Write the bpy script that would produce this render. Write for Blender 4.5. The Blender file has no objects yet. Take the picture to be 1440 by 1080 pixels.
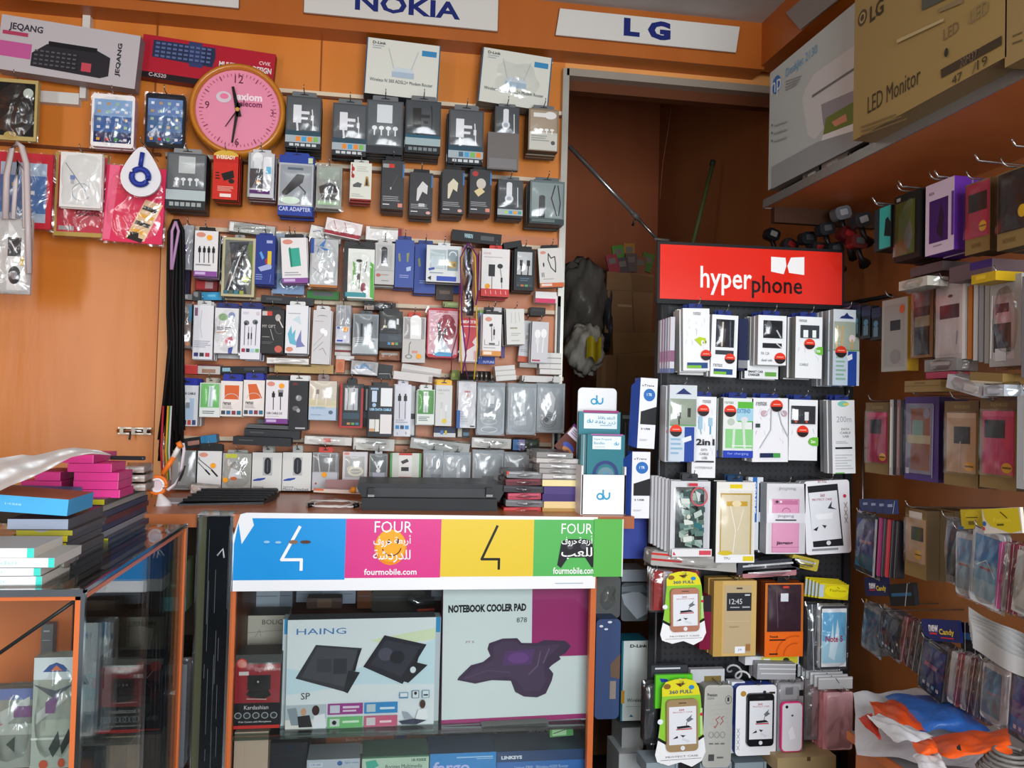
import bpy, math, random
from mathutils import Vector, Matrix
random.seed(7)
SC = bpy.context.scene
COL = SC.collection
# ---------------------------------------------------------------- camera
F = 1200.0; HC = 1.30
_y = Vector((-195, 28, 1200)).normalized()
_d = Vector((-.026, 1, -.0276)).normalized()
_x = _d.cross(_y).normalized()
_d = _y.cross(_x).normalized()
_z = -_d                                   # world axes seen in camera space (x right, y down, z forward)
cam_d = bpy.data.cameras.new('camera'); cam = bpy.data.objects.new('camera', cam_d); COL.objects.link(cam)
cam_d.sensor_width = 36; cam_d.lens = 36 * F / 1440; cam_d.clip_start = .02
def _w(v): return Vector((v.dot(_x), v.dot(_y), v.dot(_z)))
rx, ry, rz = _w(Vector((1, 0, 0))), _w(Vector((0, -1, 0))), _w(Vector((0, 0, -1)))
cam.matrix_world = Matrix(((rx.x, ry.x, rz.x, 0), (rx.y, ry.y, rz.y, 0), (rx.z, ry.z, rz.z, HC), (0, 0, 0, 1)))
SC.camera = cam
# ---------------------------------------------------------------- world, daylight, exposure
SC.view_settings.view_transform = 'Standard'; SC.view_settings.look = 'None'
SC.view_settings.gamma = 1; SC.view_settings.use_curve_mapping = False
SC.view_settings.exposure = 0.2
wd = bpy.data.worlds.new('daylight'); SC.world = wd; wd.use_nodes = True
wd.node_tree.nodes['Background'].inputs[0].default_value = (.85, .93, 1, 1)
wd.node_tree.nodes['Background'].inputs[1].default_value = 0.2
def area(name, loc, rot, sx, sy, power, col=(1, 1, 1)):
    l = bpy.data.lights.new(name, 'AREA'); l.shape = 'RECTANGLE'; l.size = sx; l.size_y = sy
    l.energy = power; l.color = col
    o = bpy.data.objects.new(name, l); o.location = loc; o.rotation_euler = rot; COL.objects.link(o); return o
# daylight through the open shop front behind the camera
area('shop_front_daylight', (.48, -1.0, 1.5), (math.radians(90), 0, 0), 1.3, 1.3, 76, (.92, .965, 1))
area('side_window_daylight', (-1.95, -1.0, 1.5), (math.radians(90), 0, 0), .35, 1.8, 20, (1, .98, .95))
area('ceiling_light', (-.3, 1.0, 2.5), (0, 0, 0), 1.2, .12, 5, (.95, 1, .98))
# ---------------------------------------------------------------- helpers
def wdir(px, py):
    return _w(Vector(((px - 720) / F, (py - 540) / F, 1)))
def P(px, py, Y=None, X=None, Z=None):
    d = wdir(px, py)
    if Y is not None: k = Y / d.y
    elif X is not None: k = X / d.x
    else: k = (Z - HC) / d.z
    return Vector((0, 0, HC)) + d * k
CR = {'A': (0, 0, 3.6), 'B': (380, 0, 3.4286), 'C': (220, 300, 4.8), 'D': (500, 300, 4.8), 'E': (220, 500, 4.8), 'F': (500, 500, 4.8),
      'G': (900, 340, 3.375), 'H': (900, 640, 4.5), 'J': (900, 840, 4.5), 'K': (1180, 240, 4.154), 'M': (1180, 480, 4.154), 'N': (1160, 720, 3.0),
      'O': (780, 540, 5.4), 'Q': (300, 700, 4.5), 'R': (600, 700, 4.5), 'S': (300, 860, 4.5), 'T': (600, 860, 4.5), 'U': (0, 600, 4.235),
      'V': (0, 800, 3.856), 'W': (0, 640, 5.686), 'Z': (780, 340, 2.7), 'X': (1180, 700, 5.4), 'Y': (1180, 900, 5.54), 'L': (0, 180, 2.346), '1': (0, 0, 1)}
def cp(c, x, y):
    a = CR[c]; return a[0] + x / a[2], a[1] + y / a[2]
NAMED = dict(w='f2f2ee', k='17181a', g='8d9194', lg='c6cacb', dg='3a3d40', r='d62a22', b='2450a8', nb='1f2f7c', o='e8692a', y='f2d21c', gr='5cae3e',
             p='8a3f9e', pk='e0408c', t='43c3ae', cy='2a94d8', oj='f8a51c', br='5a3a22', gold='c9a24a', mg='8b2462', pa='d9e6e4')
def lin(h):
    h = NAMED.get(h, h)
    c = [int(h[i:i + 2], 16) / 255 for i in (0, 2, 4)]
    return tuple(((v + .055) / 1.055) ** 2.4 if v > .04045 else v / 12.92 for v in c) + (1,)
MC = {}
def M(c, rough=.42, metal=0.0, bump=0.0, bs=60, emis=0):
    key = (c, rough, metal, bump, bs, emis)
    if key in MC: return MC[key]
    m = bpy.data.materials.new('surface_' + str(c)); m.use_nodes = True; nt = m.node_tree; n = nt.nodes; pr = n['Principled BSDF']
    col = lin(c); pr.inputs['Metallic'].default_value = metal
    no = n.new('ShaderNodeTexNoise'); no.inputs['Scale'].default_value = 14; no.inputs['Detail'].default_value = 2
    tc = n.new('ShaderNodeTexCoord'); nt.links.new(tc.outputs['Object'], no.inputs['Vector'])
    mr = n.new('ShaderNodeMapRange'); mr.inputs['To Min'].default_value = max(.02, rough - .06); mr.inputs['To Max'].default_value = rough + .06
    nt.links.new(no.outputs['Fac'], mr.inputs['Value']); nt.links.new(mr.outputs['Result'], pr.inputs['Roughness'])
    pr.inputs['Base Color'].default_value = col
    if rough >= .3 and metal < .3: pr.inputs['Specular IOR Level'].default_value = .22
    if bump:
        b2 = n.new('ShaderNodeTexNoise'); b2.inputs['Scale'].default_value = bs; b2.inputs['Detail'].default_value = 3
        nt.links.new(tc.outputs['Object'], b2.inputs['Vector'])
        bu = n.new('ShaderNodeBump'); bu.inputs['Strength'].default_value = bump; bu.inputs['Distance'].default_value = .01
        nt.links.new(b2.outputs['Fac'], bu.inputs['Height']); nt.links.new(bu.outputs['Normal'], pr.inputs['Normal'])
    if emis:
        pr.inputs['Emission Color'].default_value = col; pr.inputs['Emission Strength'].default_value = emis
    MC[key] = m; return m
def clear(tint='ffffff', fac=.16, rough=.12, bump=.6, bs=30, milky=.0):
    key = ('clear', tint, fac, rough, bump, bs, milky)
    if key in MC: return MC[key]
    m = bpy.data.materials.new('clear_plastic'); m.use_nodes = True; nt = m.node_tree; n = nt.nodes; n.clear()
    out = n.new('ShaderNodeOutputMaterial'); tr = n.new('ShaderNodeBsdfTransparent'); tr.inputs[0].default_value = lin(tint)
    gl = n.new('ShaderNodeBsdfGlossy'); gl.inputs['Roughness'].default_value = rough
    lw = n.new('ShaderNodeLayerWeight'); lw.inputs['Blend'].default_value = .25
    ma = n.new('ShaderNodeMath'); ma.operation = 'MULTIPLY_ADD'; ma.inputs[1].default_value = .6; ma.inputs[2].default_value = fac; ma.use_clamp = True
    nt.links.new(lw.outputs['Fresnel'], ma.inputs[0])
    mx = n.new('ShaderNodeMixShader'); nt.links.new(ma.outputs[0], mx.inputs[0]); nt.links.new(tr.outputs[0], mx.inputs[1]); nt.links.new(gl.outputs[0], mx.inputs[2])
    last = mx
    if bump:
        tc = n.new('ShaderNodeTexCoord'); no = n.new('ShaderNodeTexNoise'); no.inputs['Scale'].default_value = bs; no.inputs['Detail'].default_value = 1; no.inputs['Distortion'].default_value = 1.0
        nt.links.new(tc.outputs['Object'], no.inputs['Vector'])
        bu = n.new('ShaderNodeBump'); bu.inputs['Strength'].default_value = bump; bu.inputs['Distance'].default_value = .02
        nt.links.new(no.outputs['Fac'], bu.inputs['Height']); nt.links.new(bu.outputs['Normal'], gl.inputs['Normal']); nt.links.new(bu.outputs['Normal'], lw.inputs['Normal'])
    if milky:
        df = n.new('ShaderNodeBsdfDiffuse'); df.inputs[0].default_value = (.8, .84, .86, 1)
        m2 = n.new('ShaderNodeMixShader'); m2.inputs[0].default_value = milky
        nt.links.new(mx.outputs[0], m2.inputs[1]); nt.links.new(df.outputs[0], m2.inputs[2]); last = m2
    nt.links.new(last.outputs[0], out.inputs[0]); MC[key] = m; return m
BAG = clear(fac=.10, rough=.2, bump=.55, bs=20)
BAGM = clear(fac=.1, rough=.22, bump=.45, bs=14, milky=.16)
GLASS = clear('fbfdfc', fac=.03, rough=.015, bump=0)
WIN = clear(fac=.06, rough=.16, bump=.12, bs=12)

class MB:                                    # mesh builder: faces with their own material
    def __init__(s): s.v = []; s.f = []; s.m = []; s.mats = []; s.sm = []
    def mi(s, m):
        if m not in s.mats: s.mats.append(m)
        return s.mats.index(m)
    def add(s, vs, fs, m, smooth=False):
        o = len(s.v); s.v += [tuple(v) for v in vs]; i = s.mi(m)
        for f in fs: s.f.append([o + k for k in f]); s.m.append(i); s.sm.append(smooth)
    def box(s, x0, y0, z0, x1, y1, z1, m, mfront=None, mtop=None, mside=None):
        vs = [(x0, y0, z0), (x1, y0, z0), (x1, y1, z0), (x0, y1, z0), (x0, y0, z1), (x1, y0, z1), (x1, y1, z1), (x0, y1, z1)]
        for f, mm in (((0, 1, 5, 4), mfront or m), ((1, 2, 6, 5), mside or m), ((2, 3, 7, 6), m), ((3, 0, 4, 7), mside or m), ((4, 5, 6, 7), mtop or m), ((3, 2, 1, 0), mtop or m)):
            s.add([vs[k] for k in f], [(0, 1, 2, 3)], mm)
    def prism(s, pts, y0, y1, m, mside=None):   # pts (x,z) outline extruded along y
        n = len(pts)
        a = sum(pts[i][0] * pts[(i + 1) % n][1] - pts[(i + 1) % n][0] * pts[i][1] for i in range(n))
        if a < 0: pts = pts[::-1]
        vs = [(x, y0, z) for x, z in pts] + [(x, y1, z) for x, z in pts]
        s.add(vs, [tuple(range(n)), tuple(range(2 * n - 1, n - 1, -1))], m)
        s.add(vs, [((i + 1) % n, i, n + i, n + (i + 1) % n)[::1] for i in range(n)], mside or m)
    def tube(s, pts, r, m, seg=6, closed=False):
        pts = [Vector(p) for p in pts]; n = len(pts); rings = []
        for i, p in enumerate(pts):
            a = pts[max(i - 1, 0)]; b = pts[min(i + 1, n - 1)]; d = (b - a)
            d = d.normalized() if d.length > 1e-9 else Vector((0, 0, 1))
            up = Vector((0, 0, 1)) if abs(d.z) < .9 else Vector((1, 0, 0))
            u = d.cross(up).normalized(); w = d.cross(u)
            rr = r[i] if isinstance(r, (list, tuple)) else r
            rings.append([p + (u * math.cos(2 * math.pi * k / seg) + w * math.sin(2 * math.pi * k / seg)) * rr for k in range(seg)])
        vs = [q for ring in rings for q in ring]
        fs = [(i * seg + k, i * seg + (k + 1) % seg, (i + 1) * seg + (k + 1) % seg, (i + 1) * seg + k) for i in range(n - 1) for k in range(seg)]
        fs += [tuple(range(seg))[::-1], tuple((n - 1) * seg + k for k in range(seg))]
        s.add(vs, fs, m, True)
    def grid(s, fn, nu, nv, m, smooth=True):
        vs = [fn(i / nu, j / nv) for j in range(nv + 1) for i in range(nu + 1)]
        s.add(vs, [(j * (nu + 1) + i, (j + 1) * (nu + 1) + i, (j + 1) * (nu + 1) + i + 1, j * (nu + 1) + i + 1) for j in range(nv) for i in range(nu)], m, smooth)
    def mesh(s, name):
        me = bpy.data.meshes.new(name); me.from_pydata(s.v, [], s.f)
        for m in s.mats: me.materials.append(m)
        me.polygons.foreach_set('material_index', s.m); me.polygons.foreach_set('use_smooth', s.sm); me.update(); return me
    def obj(s, name, parent=None):
        o = bpy.data.objects.new(name, s.mesh(name)); COL.objects.link(o)
        if parent: o.parent = parent
        return o
def tag(o, label, cat, group=None):
    o['label'] = label; o['category'] = cat
    if group: o['group'] = group
    return o
def struct(o): o['kind'] = 'structure'; return o
def empty(name, loc, label, cat, group=None):
    o = bpy.data.objects.new(name, None); COL.objects.link(o); o.location = loc; return tag(o, label, cat, group)
def copy_tree(o, parent=None):
    c = o.copy(); COL.objects.link(c)
    if parent: c.parent = parent
    for ch in list(o.children): copy_tree(ch, c)
    return c
# text as geometry, normalised to a unit box
TC = {}
def text_geo(s, bold=0):
    if (s, bold) in TC: return TC[(s, bold)]
    cu = bpy.data.curves.new('t', 'FONT'); cu.body = s; cu.resolution_u = 2; cu.offset = bold
    ob = bpy.data.objects.new('t', cu); me = bpy.data.meshes.new_from_object(ob)
    vs = [(v.co.x, v.co.y) for v in me.vertices]; fs = [tuple(p.vertices) for p in me.polygons]
    bpy.data.objects.remove(ob); bpy.data.curves.remove(cu); bpy.data.meshes.remove(me)
    x0 = min(v[0] for v in vs); x1 = max(v[0] for v in vs); y0 = min(v[1] for v in vs); y1 = max(v[1] for v in vs)
    vs = [((x - x0) / (x1 - x0), (y - y0) / max(1e-6, y1 - y0)) for x, y in vs]
    TC[(s, bold)] = (vs, fs); return vs, fs
def ops_on(mb, ops, w, h, y=0.0, step=.00022, fn=None, rough=.4):
    """draw flat printed shapes on the front of a card: u right 0..1, v down 0..1"""
    fn = fn or (lambda u, v, k: ((u - .5) * w, y - .0003 - k * step, (.0 - v) * h))
    for k, op in enumerate(ops):
        t = op[0]; col = op[6] if t in 'tT' else op[-1]; m = M(col, rough) if isinstance(col, str) else col
        q = lambda u, v: fn(u, v, k)
        if t == 'r':
            _, a, b, c, d, _c = op; mb.add([q(a, b), q(a, d), q(c, d), q(c, b)], [(0, 1, 2, 3)], m)
        elif t == 'e':
            _, cu, cv, ru, rv, _c = op; n = 20
            mb.add([q(cu + ru * math.cos(2 * math.pi * i / n), cv - rv * math.sin(2 * math.pi * i / n)) for i in range(n)], [tuple(range(n))], m)
        elif t == 'p':
            pts = op[1]; a = sum(pts[i][0] * pts[(i + 1) % len(pts)][1] - pts[(i + 1) % len(pts)][0] * pts[i][1] for i in range(len(pts)))
            if a > 0: pts = pts[::-1]
            mb.add([q(u, v) for u, v in pts], [tuple(range(len(pts)))], m)
        elif t == 'l':
            pts, lw = op[1], op[2]
            for si, ((a, b), (c, d)) in enumerate(zip(pts, pts[1:])):
                q = lambda u, v, _k=k + si * .03: fn(u, v, _k)
                dx, dz = (c - a) * w, (d - b) * h; L = math.hypot(dx, dz) or 1; eu, ev = dx / L * lw * .3, dz / L * lw * .3 * w / h; a -= eu; b -= ev; c += eu; d += ev; nu, nv = -dz / L * lw / 2, dx / L * lw * w / 2 / h
                mb.add([q(a + nu, b + nv), q(c + nu, d + nv), q(c - nu, d - nv), q(a - nu, b - nv)], [(0, 3, 2, 1)], m)
        elif t in ('t', 'T'):
            s, a, b, c, d = op[1:6]; bold = op[7] if len(op) > 7 else 0
            vs, fs = text_geo(s, bold)
            if t == 't': pv = [q(a + x * (c - a), d + yv * (b - d)) for x, yv in vs]
            else: pv = [q(c - yv * (c - a), b + (x) * (d - b)) for x, yv in vs] if False else [q(a + (1 - yv) * (c - a), d - x * (d - b)) for x, yv in vs]
            mb.add(pv, fs, m)
def ring(cu, cv, ru, rv, lw, c, a0=0, a1=360, n=20):
    return ('l', [(cu + ru * math.cos(math.radians(a0 + (a1 - a0) * i / n)), cv - rv * math.sin(math.radians(a0 + (a1 - a0) * i / n))) for i in range(n + 1)], lw, c)
def lines(u0, v0, u1, v1, n, c):
    rnd = random.Random(int(u0 * 100 + v0 * 977 + n)); st = (v1 - v0) / n
    return [('r', u0, v0 + i * st, u0 + (u1 - u0) * rnd.uniform(.6, 1), v0 + i * st + st * .42, c) for i in range(n)]
def plug(u, v, s, c, L=.25, a=0.06):
    return [('r', u - a * s, v, u + a * s, v + .1 * s, c), ('r', u - a * .5 * s, v - .04 * s, u + a * .5 * s, v, c), ('l', [(u, v + .1 * s), (u + .01, v + .1 * s + L)], .035 * s, c)]
def bud(u, v, s, c, L=.3):
    return [('e', u, v, .09 * s, .045 * s, c), ('e', u - .05 * s, v + .01, .05 * s, .03 * s, 'g'), ('l', [(u + .03 * s, v), (u + .04 * s, v + L * .5), (u, v + L)], .035 * s, c)]
def charger(u, v, s, c):
    return [('r', u - .1 * s, v, u + .1 * s, v + .3 * s, c), ('r', u + .1 * s, v + .1 * s, u + .3 * s, v + .15 * s, c), ('r', u + .1 * s, v + .2 * s, u + .26 * s, v + .24 * s, c),
            ('l', [(u, v + .3 * s), (u + .02, v + .42 * s), (u - .03, v + .5 * s)], .05 * s, c)]
def icons(v0, v1, cols, u0=.08, u1=.92):
    n = len(cols); st = (u1 - u0) / n
    return [('r', u0 + i * st + st * .12, v0, u0 + i * st + st * .88, v1, c) for i, c in enumerate(cols)]
PLACED = []
SIDE = Matrix.Rotation(math.radians(-90), 4, 'Z')
def card_body(mb, w, h, t, body, ops, side=None, top=None, rad=0):
    if rad:
        pts = rr(w, h, rad)
        mb.prism(pts, 0, t, M(body), M(side or body))
    else:
        mb.box(-w / 2, 0, -h, w / 2, t, 0, M(side or body), M(body), M(top or side or body))
    ops_on(mb, ops, w, h)
def rr(w, h, r, n=5, cx=0, ztop=0):
    pts = []
    for ox, oz, a in ((w / 2 - r, -h + r, -90), (w / 2 - r, -r, 0), (-w / 2 + r, -r, 90), (-w / 2 + r, -h + r, 180)):
        for i in range(n + 1):
            an = math.radians(a + 90 * i / n); pts.append((cx + ox + r * math.cos(an), ztop + oz + r * math.sin(an)))
    return pts
def pillow(mb, w, h, t, m, seed=0, amp=.004, flare=0.0, y0=-.002, nu=12, nv=16, back=True):
    rnd = random.Random(seed); ph = [rnd.uniform(0, 6.28) for _ in range(8)]; fr = [rnd.uniform(5, 16) for _ in range(8)]
    def bulge(u, v): return (max(0, math.sin(math.pi * min(max(u, 0), 1)) * math.sin(math.pi * v))) ** .45
    def fr_(u, v):
        x = (u - .5) * w * (1 + flare * (math.sin(ph[6] + v * 7) * .5)); z = -v * h
        wr = math.sin(fr[0] * u + fr[1] * v + ph[0]) * .5 + math.sin(fr[2] * u * 1.4 - fr[3] * v + ph[1]) * .35 + math.sin(fr[4] * v * 2 + fr[5] * u + ph[2]) * .3
        return (x, y0 + t * .5 - (t * .5) * bulge(u, v) - amp * wr * (.3 + bulge(u, v)), z)
    mb.grid(fr_, nu, nv, m)
    if back:
        mb.grid(lambda u, v: (lambda q: (q[0], y0 + t * .5 + (t * .5) * bulge(1 - u, v), q[2]))(fr_(1 - u, v)), 4, 5, m)
def rect_world(c, x0, y0, x1, y1, Yf, Xf):
    ax, ay = cp(c, x0, y0); bx, by = cp(c, x1, y1); mx, my = (ax + bx) / 2, (ay + by) / 2
    if Xf is None:
        l, r = P(ax, my, Y=Yf), P(bx, my, Y=Yf); t, b = P(mx, ay, Y=Yf), P(mx, by, Y=Yf); w = r.x - l.x
    else:
        l, r = P(ax, my, X=Xf), P(bx, my, X=Xf); t, b = P(mx, ay, X=Xf), P(mx, by, X=Xf); w = l.y - r.y
    return (l + r) / 2, t, w, t.z - b.z
def I(c, x0, y0, x1, y1, name, cat, label, body, ops=(), n=1, t=.018, tab=None, tabh=.09, tabw=.7, tilt=0, bag=0, st=None, win=None, yf=2.525, xf=None,
      side=None, top=None, rad=0, group=None, hook=True, parts=None, yaw=0, noav=False, ex=None, hooklab=None, stl='orange'):
    """one hanging pack (and the packs behind it on the same hook) whose front face fills the given rectangle"""
    for tries in range(12):
        mid, topp, w, h = rect_world(c, x0, y0, x1, y1, yf, xf)
        if noav or xf is not None: break
        X0, X1, Z0, Z1 = mid.x - w / 2 + .003, mid.x + w / 2 - .003, topp.z - h + .003, topp.z - .003
        hit = [b for b in PLACED if b[0] < X1 and b[1] > X0 and b[2] < Z1 and b[3] > Z0 and b[4] < yf + n * t - .0005 and b[5] > yf + .0005]
        if not hit: break
        front = min(b[4] for b in hit)
        if n > 1 and front - t * n < 2.44: n -= 1; continue
        yf = front - t * n - .001
    if xf is None: PLACED.append((mid.x - w / 2, mid.x + w / 2, topp.z - h, topp.z, yf, yf + n * t))
    mb = MB(); card_body(mb, w, h, t * .96, body, list(ops), side, top, rad)
    o = mb.obj(name); tag(o, label, cat, group)
    if tab:
        tb = MB(); tw = w * tabw; th = h * tabh
        pts = rr(tw, th + .004, min(th, tw) * .25, ztop=th)
        tb.prism([(x, z - .002 + .002) for x, z in pts], t * .3, t * .3 + .001, M(tab))
        ops_on(tb, [('p', [(.3, .62), (.36, .45), (.46, .42), (.5, .25), (.54, .42), (.64, .45), (.7, .62)], 'k')], tw, th, y=t * .3, fn=lambda u, v, k: ((u - .5) * tw, t * .3 - .0004, th - v * th))
        tb.obj('hang_tab', o)
    if win:
        for wn in (win if isinstance(win, list) else [win]):
            a, b, cc, d = wn[:4]; wb = MB(); ww, wh = (cc - a) * w, (d - b) * h
            pillow(wb, ww, wh, .012, WIN, seed=len(PLACED), amp=.0008, nu=6, nv=8, back=False, y0=-.008)
            q = wb.obj('clear_window', o); q.location = (((a + cc) / 2 - .5) * w, -.002, -b * h); q.location.y = -.0035
    if st:
        sb = MB(); r = .0075 if len(st) < 3 else st[2]
        sb.prism([(r * math.cos(i * .524), r * math.sin(i * .524)) for i in range(12)], -.0004, .0004, M('oj' if stl == 'orange' else stl, .5))
        q = sb.obj('price_sticker', o); q.location = ((st[0] - .5) * w, -.0048, -st[1] * h); q['label'] = ('orange' if stl == 'orange' else 'round') + ' price sticker'
    if bag:
        bb = MB(); e = .012 if bag == 1 else .004
        pillow(bb, w + e, h + e, t + .014, BAGM if bag == 3 else BAG, seed=int(x0 + y0), amp=.0022, y0=-.008, nu=12, nv=14)
        q = bb.obj('plastic_bag', o); q.location = (0, 0, e / 2)
    if parts: parts(o, w, h, t)
    rot = Matrix.Rotation(math.radians(tilt), 4, 'Y')
    base = Matrix.Translation(Vector((mid.x, yf, topp.z))) if xf is None else Matrix.Translation(Vector((xf, mid.y, topp.z))) @ SIDE
    if yaw: base = base @ Matrix.Rotation(math.radians(yaw), 4, 'Z')
    mid_m = Matrix.Translation((0, 0, -h / 2)); o.matrix_world = base @ mid_m @ rot @ mid_m.inverted()
    for k in range(1, n):
        q = copy_tree(o); dx = random.uniform(-.003, .003); dz = random.uniform(-.003, .002)
        q.matrix_world = Matrix.Translation(base.to_3x3() @ Vector((dx, k * t, dz))) @ o.matrix_world
        for ch in list(q.children):
            if ch.name.startswith(('price', 'plastic_bag', 'clear_window')): bpy.data.objects.remove(ch)
        q['label'] = 'pack behind the ' + (label if len(label.split()) < 14 else label.replace(' the ', ' ').replace(' a ', ' ')); q['group'] = 'packs behind the ' + label
    if hook:
        hz = (tabh * h if tab else 0) * .55 + .004; L = n * t + .012
        back = (2.645 - yf) if xf is None else (1.345 - xf)
        if hook == 'rack': back = 2.095 - yf
        hb = MB(); hb.tube([(0, back, hz), (0, -.012, hz), (0, -.02, hz + .004), (0, -.024, hz + .014)], .0016, M('9a9a98', .25, .9), 6)
        q = hb.obj('peg_hook'); q.matrix_world = base
        q['label'] = 'hook of the ' + (label if len(label.split()) < 14 else label.replace(' the ', ' ').replace(' a ', ' ')); q['category'] = 'hook'; q['group'] = 'metal peg hooks'
    return o
# ---------------------------------------------------------------- materials of the room
def laminate(name, c1, c2, rough=.3, streak=.12):
    m = bpy.data.materials.new(name); m.use_nodes = True; nt = m.node_tree; n = nt.nodes; pr = n['Principled BSDF']
    tc = n.new('ShaderNodeTexCoord'); mp = n.new('ShaderNodeMapping'); mp.inputs['Scale'].default_value = (5, 5, .9)
    nt.links.new(tc.outputs['Object'], mp.inputs['Vector'])
    no = n.new('ShaderNodeTexNoise'); no.inputs['Scale'].default_value = 1.6; no.inputs['Detail'].default_value = 5
    nt.links.new(mp.outputs[0], no.inputs['Vector'])
    cr = n.new('ShaderNodeValToRGB'); cr.color_ramp.elements[0].position = .35; cr.color_ramp.elements[1].position = .7
    cr.color_ramp.elements[0].color = lin(c1); cr.color_ramp.elements[1].color = lin(c2)
    nt.links.new(no.outputs['Fac'], cr.inputs[0]); nt.links.new(cr.outputs[0], pr.inputs['Base Color'])
    pr.inputs['Roughness'].default_value = rough
    bu = n.new('ShaderNodeBump'); bu.inputs['Strength'].default_value = streak; bu.inputs['Distance'].default_value = .02
    nt.links.new(no.outputs['Fac'], bu.inputs['Height']); nt.links.new(bu.outputs[0], pr.inputs['Normal']); return m
ORANGE = laminate('orange_laminate', 'd07a2c', 'd88436')
ORANGE_L = laminate('orange_laminate_light', 'e49c56', 'e8a460')
FASC = laminate('orange_fascia', 'a85818', 'b0601e', .4, .05)
SALMON = laminate('salmon_laminate', 'ca7a4c', 'd08252', .45, .05)
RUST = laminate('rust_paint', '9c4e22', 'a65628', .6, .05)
WOOD = laminate('worktop_wood', 'a35a30', 'b4683a', .3, .05)
CEIL = laminate('ceiling_paint', 'a8a09a', 'b0a8a2', .8, .02)
CHROME = M('c8ccd0', .12, 1.0); STEEL = M('8a8c8e', .3, .9); DMIR = M('23272c', .08, .6, .05, 8)
XR = 1.35                                                      # right wall plane
def sbox(name, x0, y0, z0, x1, y1, z1, m):
    b = MB(); b.box(x0, y0, z0, x1, y1, z1, m); return struct(b.obj(name))
XL = P(0, 300, Y=2.65).x
xd = P(789, 330, Y=2.65).x                                      # doorway's left edge
zd = P(935, 118, Y=2.65).z                                      # doorway's head
ZC = 2.56
sbox('floor', -2.6, -1.6, -.02, XR + .05, 4.1, 0, laminate('grey_tiles', '4a4844', '56534e', .35, .05))
sbox('ceiling', -2.6, -1.6, ZC, XR + .05, 2.66, ZC + .04, CEIL)
sbox('wall_back', -2.6, 2.65, 0, xd, 2.72, ZC, ORANGE)
sbox('wall_back_header', xd, 2.65, zd, XR, 2.72, ZC, ORANGE_L)
sbox('wall_right', XR, -.2, 0, XR + .05, 4.1, 3.2, laminate('brown_orange', '945a30', '9e6236', .4, .05))
sbox('wall_left', -2.65, -1.6, 0, -2.6, 4.1, ZC, ORANGE)
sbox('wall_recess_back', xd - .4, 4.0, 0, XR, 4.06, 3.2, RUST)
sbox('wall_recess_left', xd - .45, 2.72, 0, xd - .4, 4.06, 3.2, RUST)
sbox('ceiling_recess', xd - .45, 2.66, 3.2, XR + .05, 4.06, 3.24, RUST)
# fascia boards carrying the brand signs
zf = P(600, 57, Y=2.58).z
sbox('trim_1', -2.6, 2.56, zf, 1.21, 2.65, ZC, FASC)
sbox('trim_2', 1.2, .2, zf + .01, XR, 2.6, ZC, FASC)
# lighter panel left of the pegboard, joints, salmon slatwall
xs0 = P(237, 500, Y=2.64).x; xs1 = P(791, 500, Y=2.64).x
zt, zb = P(500, 318, Y=2.64).z, 1.03
sbox('wall_slat_panel', xs0, 2.642, zb, xs1, 2.65, zt, SALMON)
xq = P(222, 500, Y=2.64).x
sbox('trim_3', xq, 2.635, .9, xs0, 2.65, zt + .02, ORANGE_L)
sbox('trim_4', xq - .004, 2.64, .9, xq, 2.65, zt, M('8a4a1c'))
for i, (xa, ya) in enumerate(((219, 20), (451, 40))):
    x = P(xa, ya + 60, Y=2.64).x
    sbox('trim_%d' % (5 + i), x - .002, 2.646, zt + .02, x + .002, 2.65, zf, M('8a4a1c'))
cream = M('e2cfb4', .4)
rails = [(380, 792, 145), (232, 792, 243), (240, 792, 340), (240, 792, 432), (240, 792, 527), (240, 792, 622)]
for i, (a, b, py) in enumerate(rails):
    z = P(600, py, Y=2.645).z
    sbox('trim_%d' % (7 + i), P(a, py, Y=2.64).x, 2.636, z - .006, P(b, py, Y=2.64).x, 2.65, z + .006, cream)
    sbox('trim_%d' % (27 + i), P(a, py, Y=2.64).x, 2.641, z - .012, P(b, py, Y=2.64).x, 2.65, z - .006, M('6b3a1e'))
z = P(60, 206, Y=2.645).z; sbox('trim_13', XL - .2, 2.637, z - .005, P(226, 210, Y=2.64).x, 2.65, z + .003, M('6b3a1e'))
# doorway frame: metal strip
sbox('trim_14', xd - .012, 2.62, .9, xd + .008, 2.66, zd + .01, M('b9b7ae', .3, .5))
sbox('trim_15', xd, 2.62, zd - .012, XR, 2.66, zd + .012, M('a39a8c', .4, .4))
sbox('trim_16', xd, 2.66, zd - .045, XR, 2.70, zd - .012, M('5a3018', .6))
x = P(783, 520, Y=2.6).x; sbox('trim_17', x - .004, 2.62, 1.06, x + .012, 2.66, P(783, 415, Y=2.6).z, M('efe9df', .4))
sbox('trim_18', x + .003, 2.615, 1.2, x + .009, 2.62, P(783, 430, Y=2.6).z, M('2c3a44', .2))
# white cable trunking
tw = M('d8d6d0', .5)
def trunk(i, x0, y0, x1, y1):
    a = P(x0, y1, Y=2.64); b = P(x1, y0, Y=2.64); sbox('trim_%d' % i, a.x, 2.625, a.z, b.x, 2.65, b.z, tw)
trunk(19, 118, 11, 130, 42); trunk(20, 114, 106, 124, 140); trunk(21, 52, 134, 113.5, 145)
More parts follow.
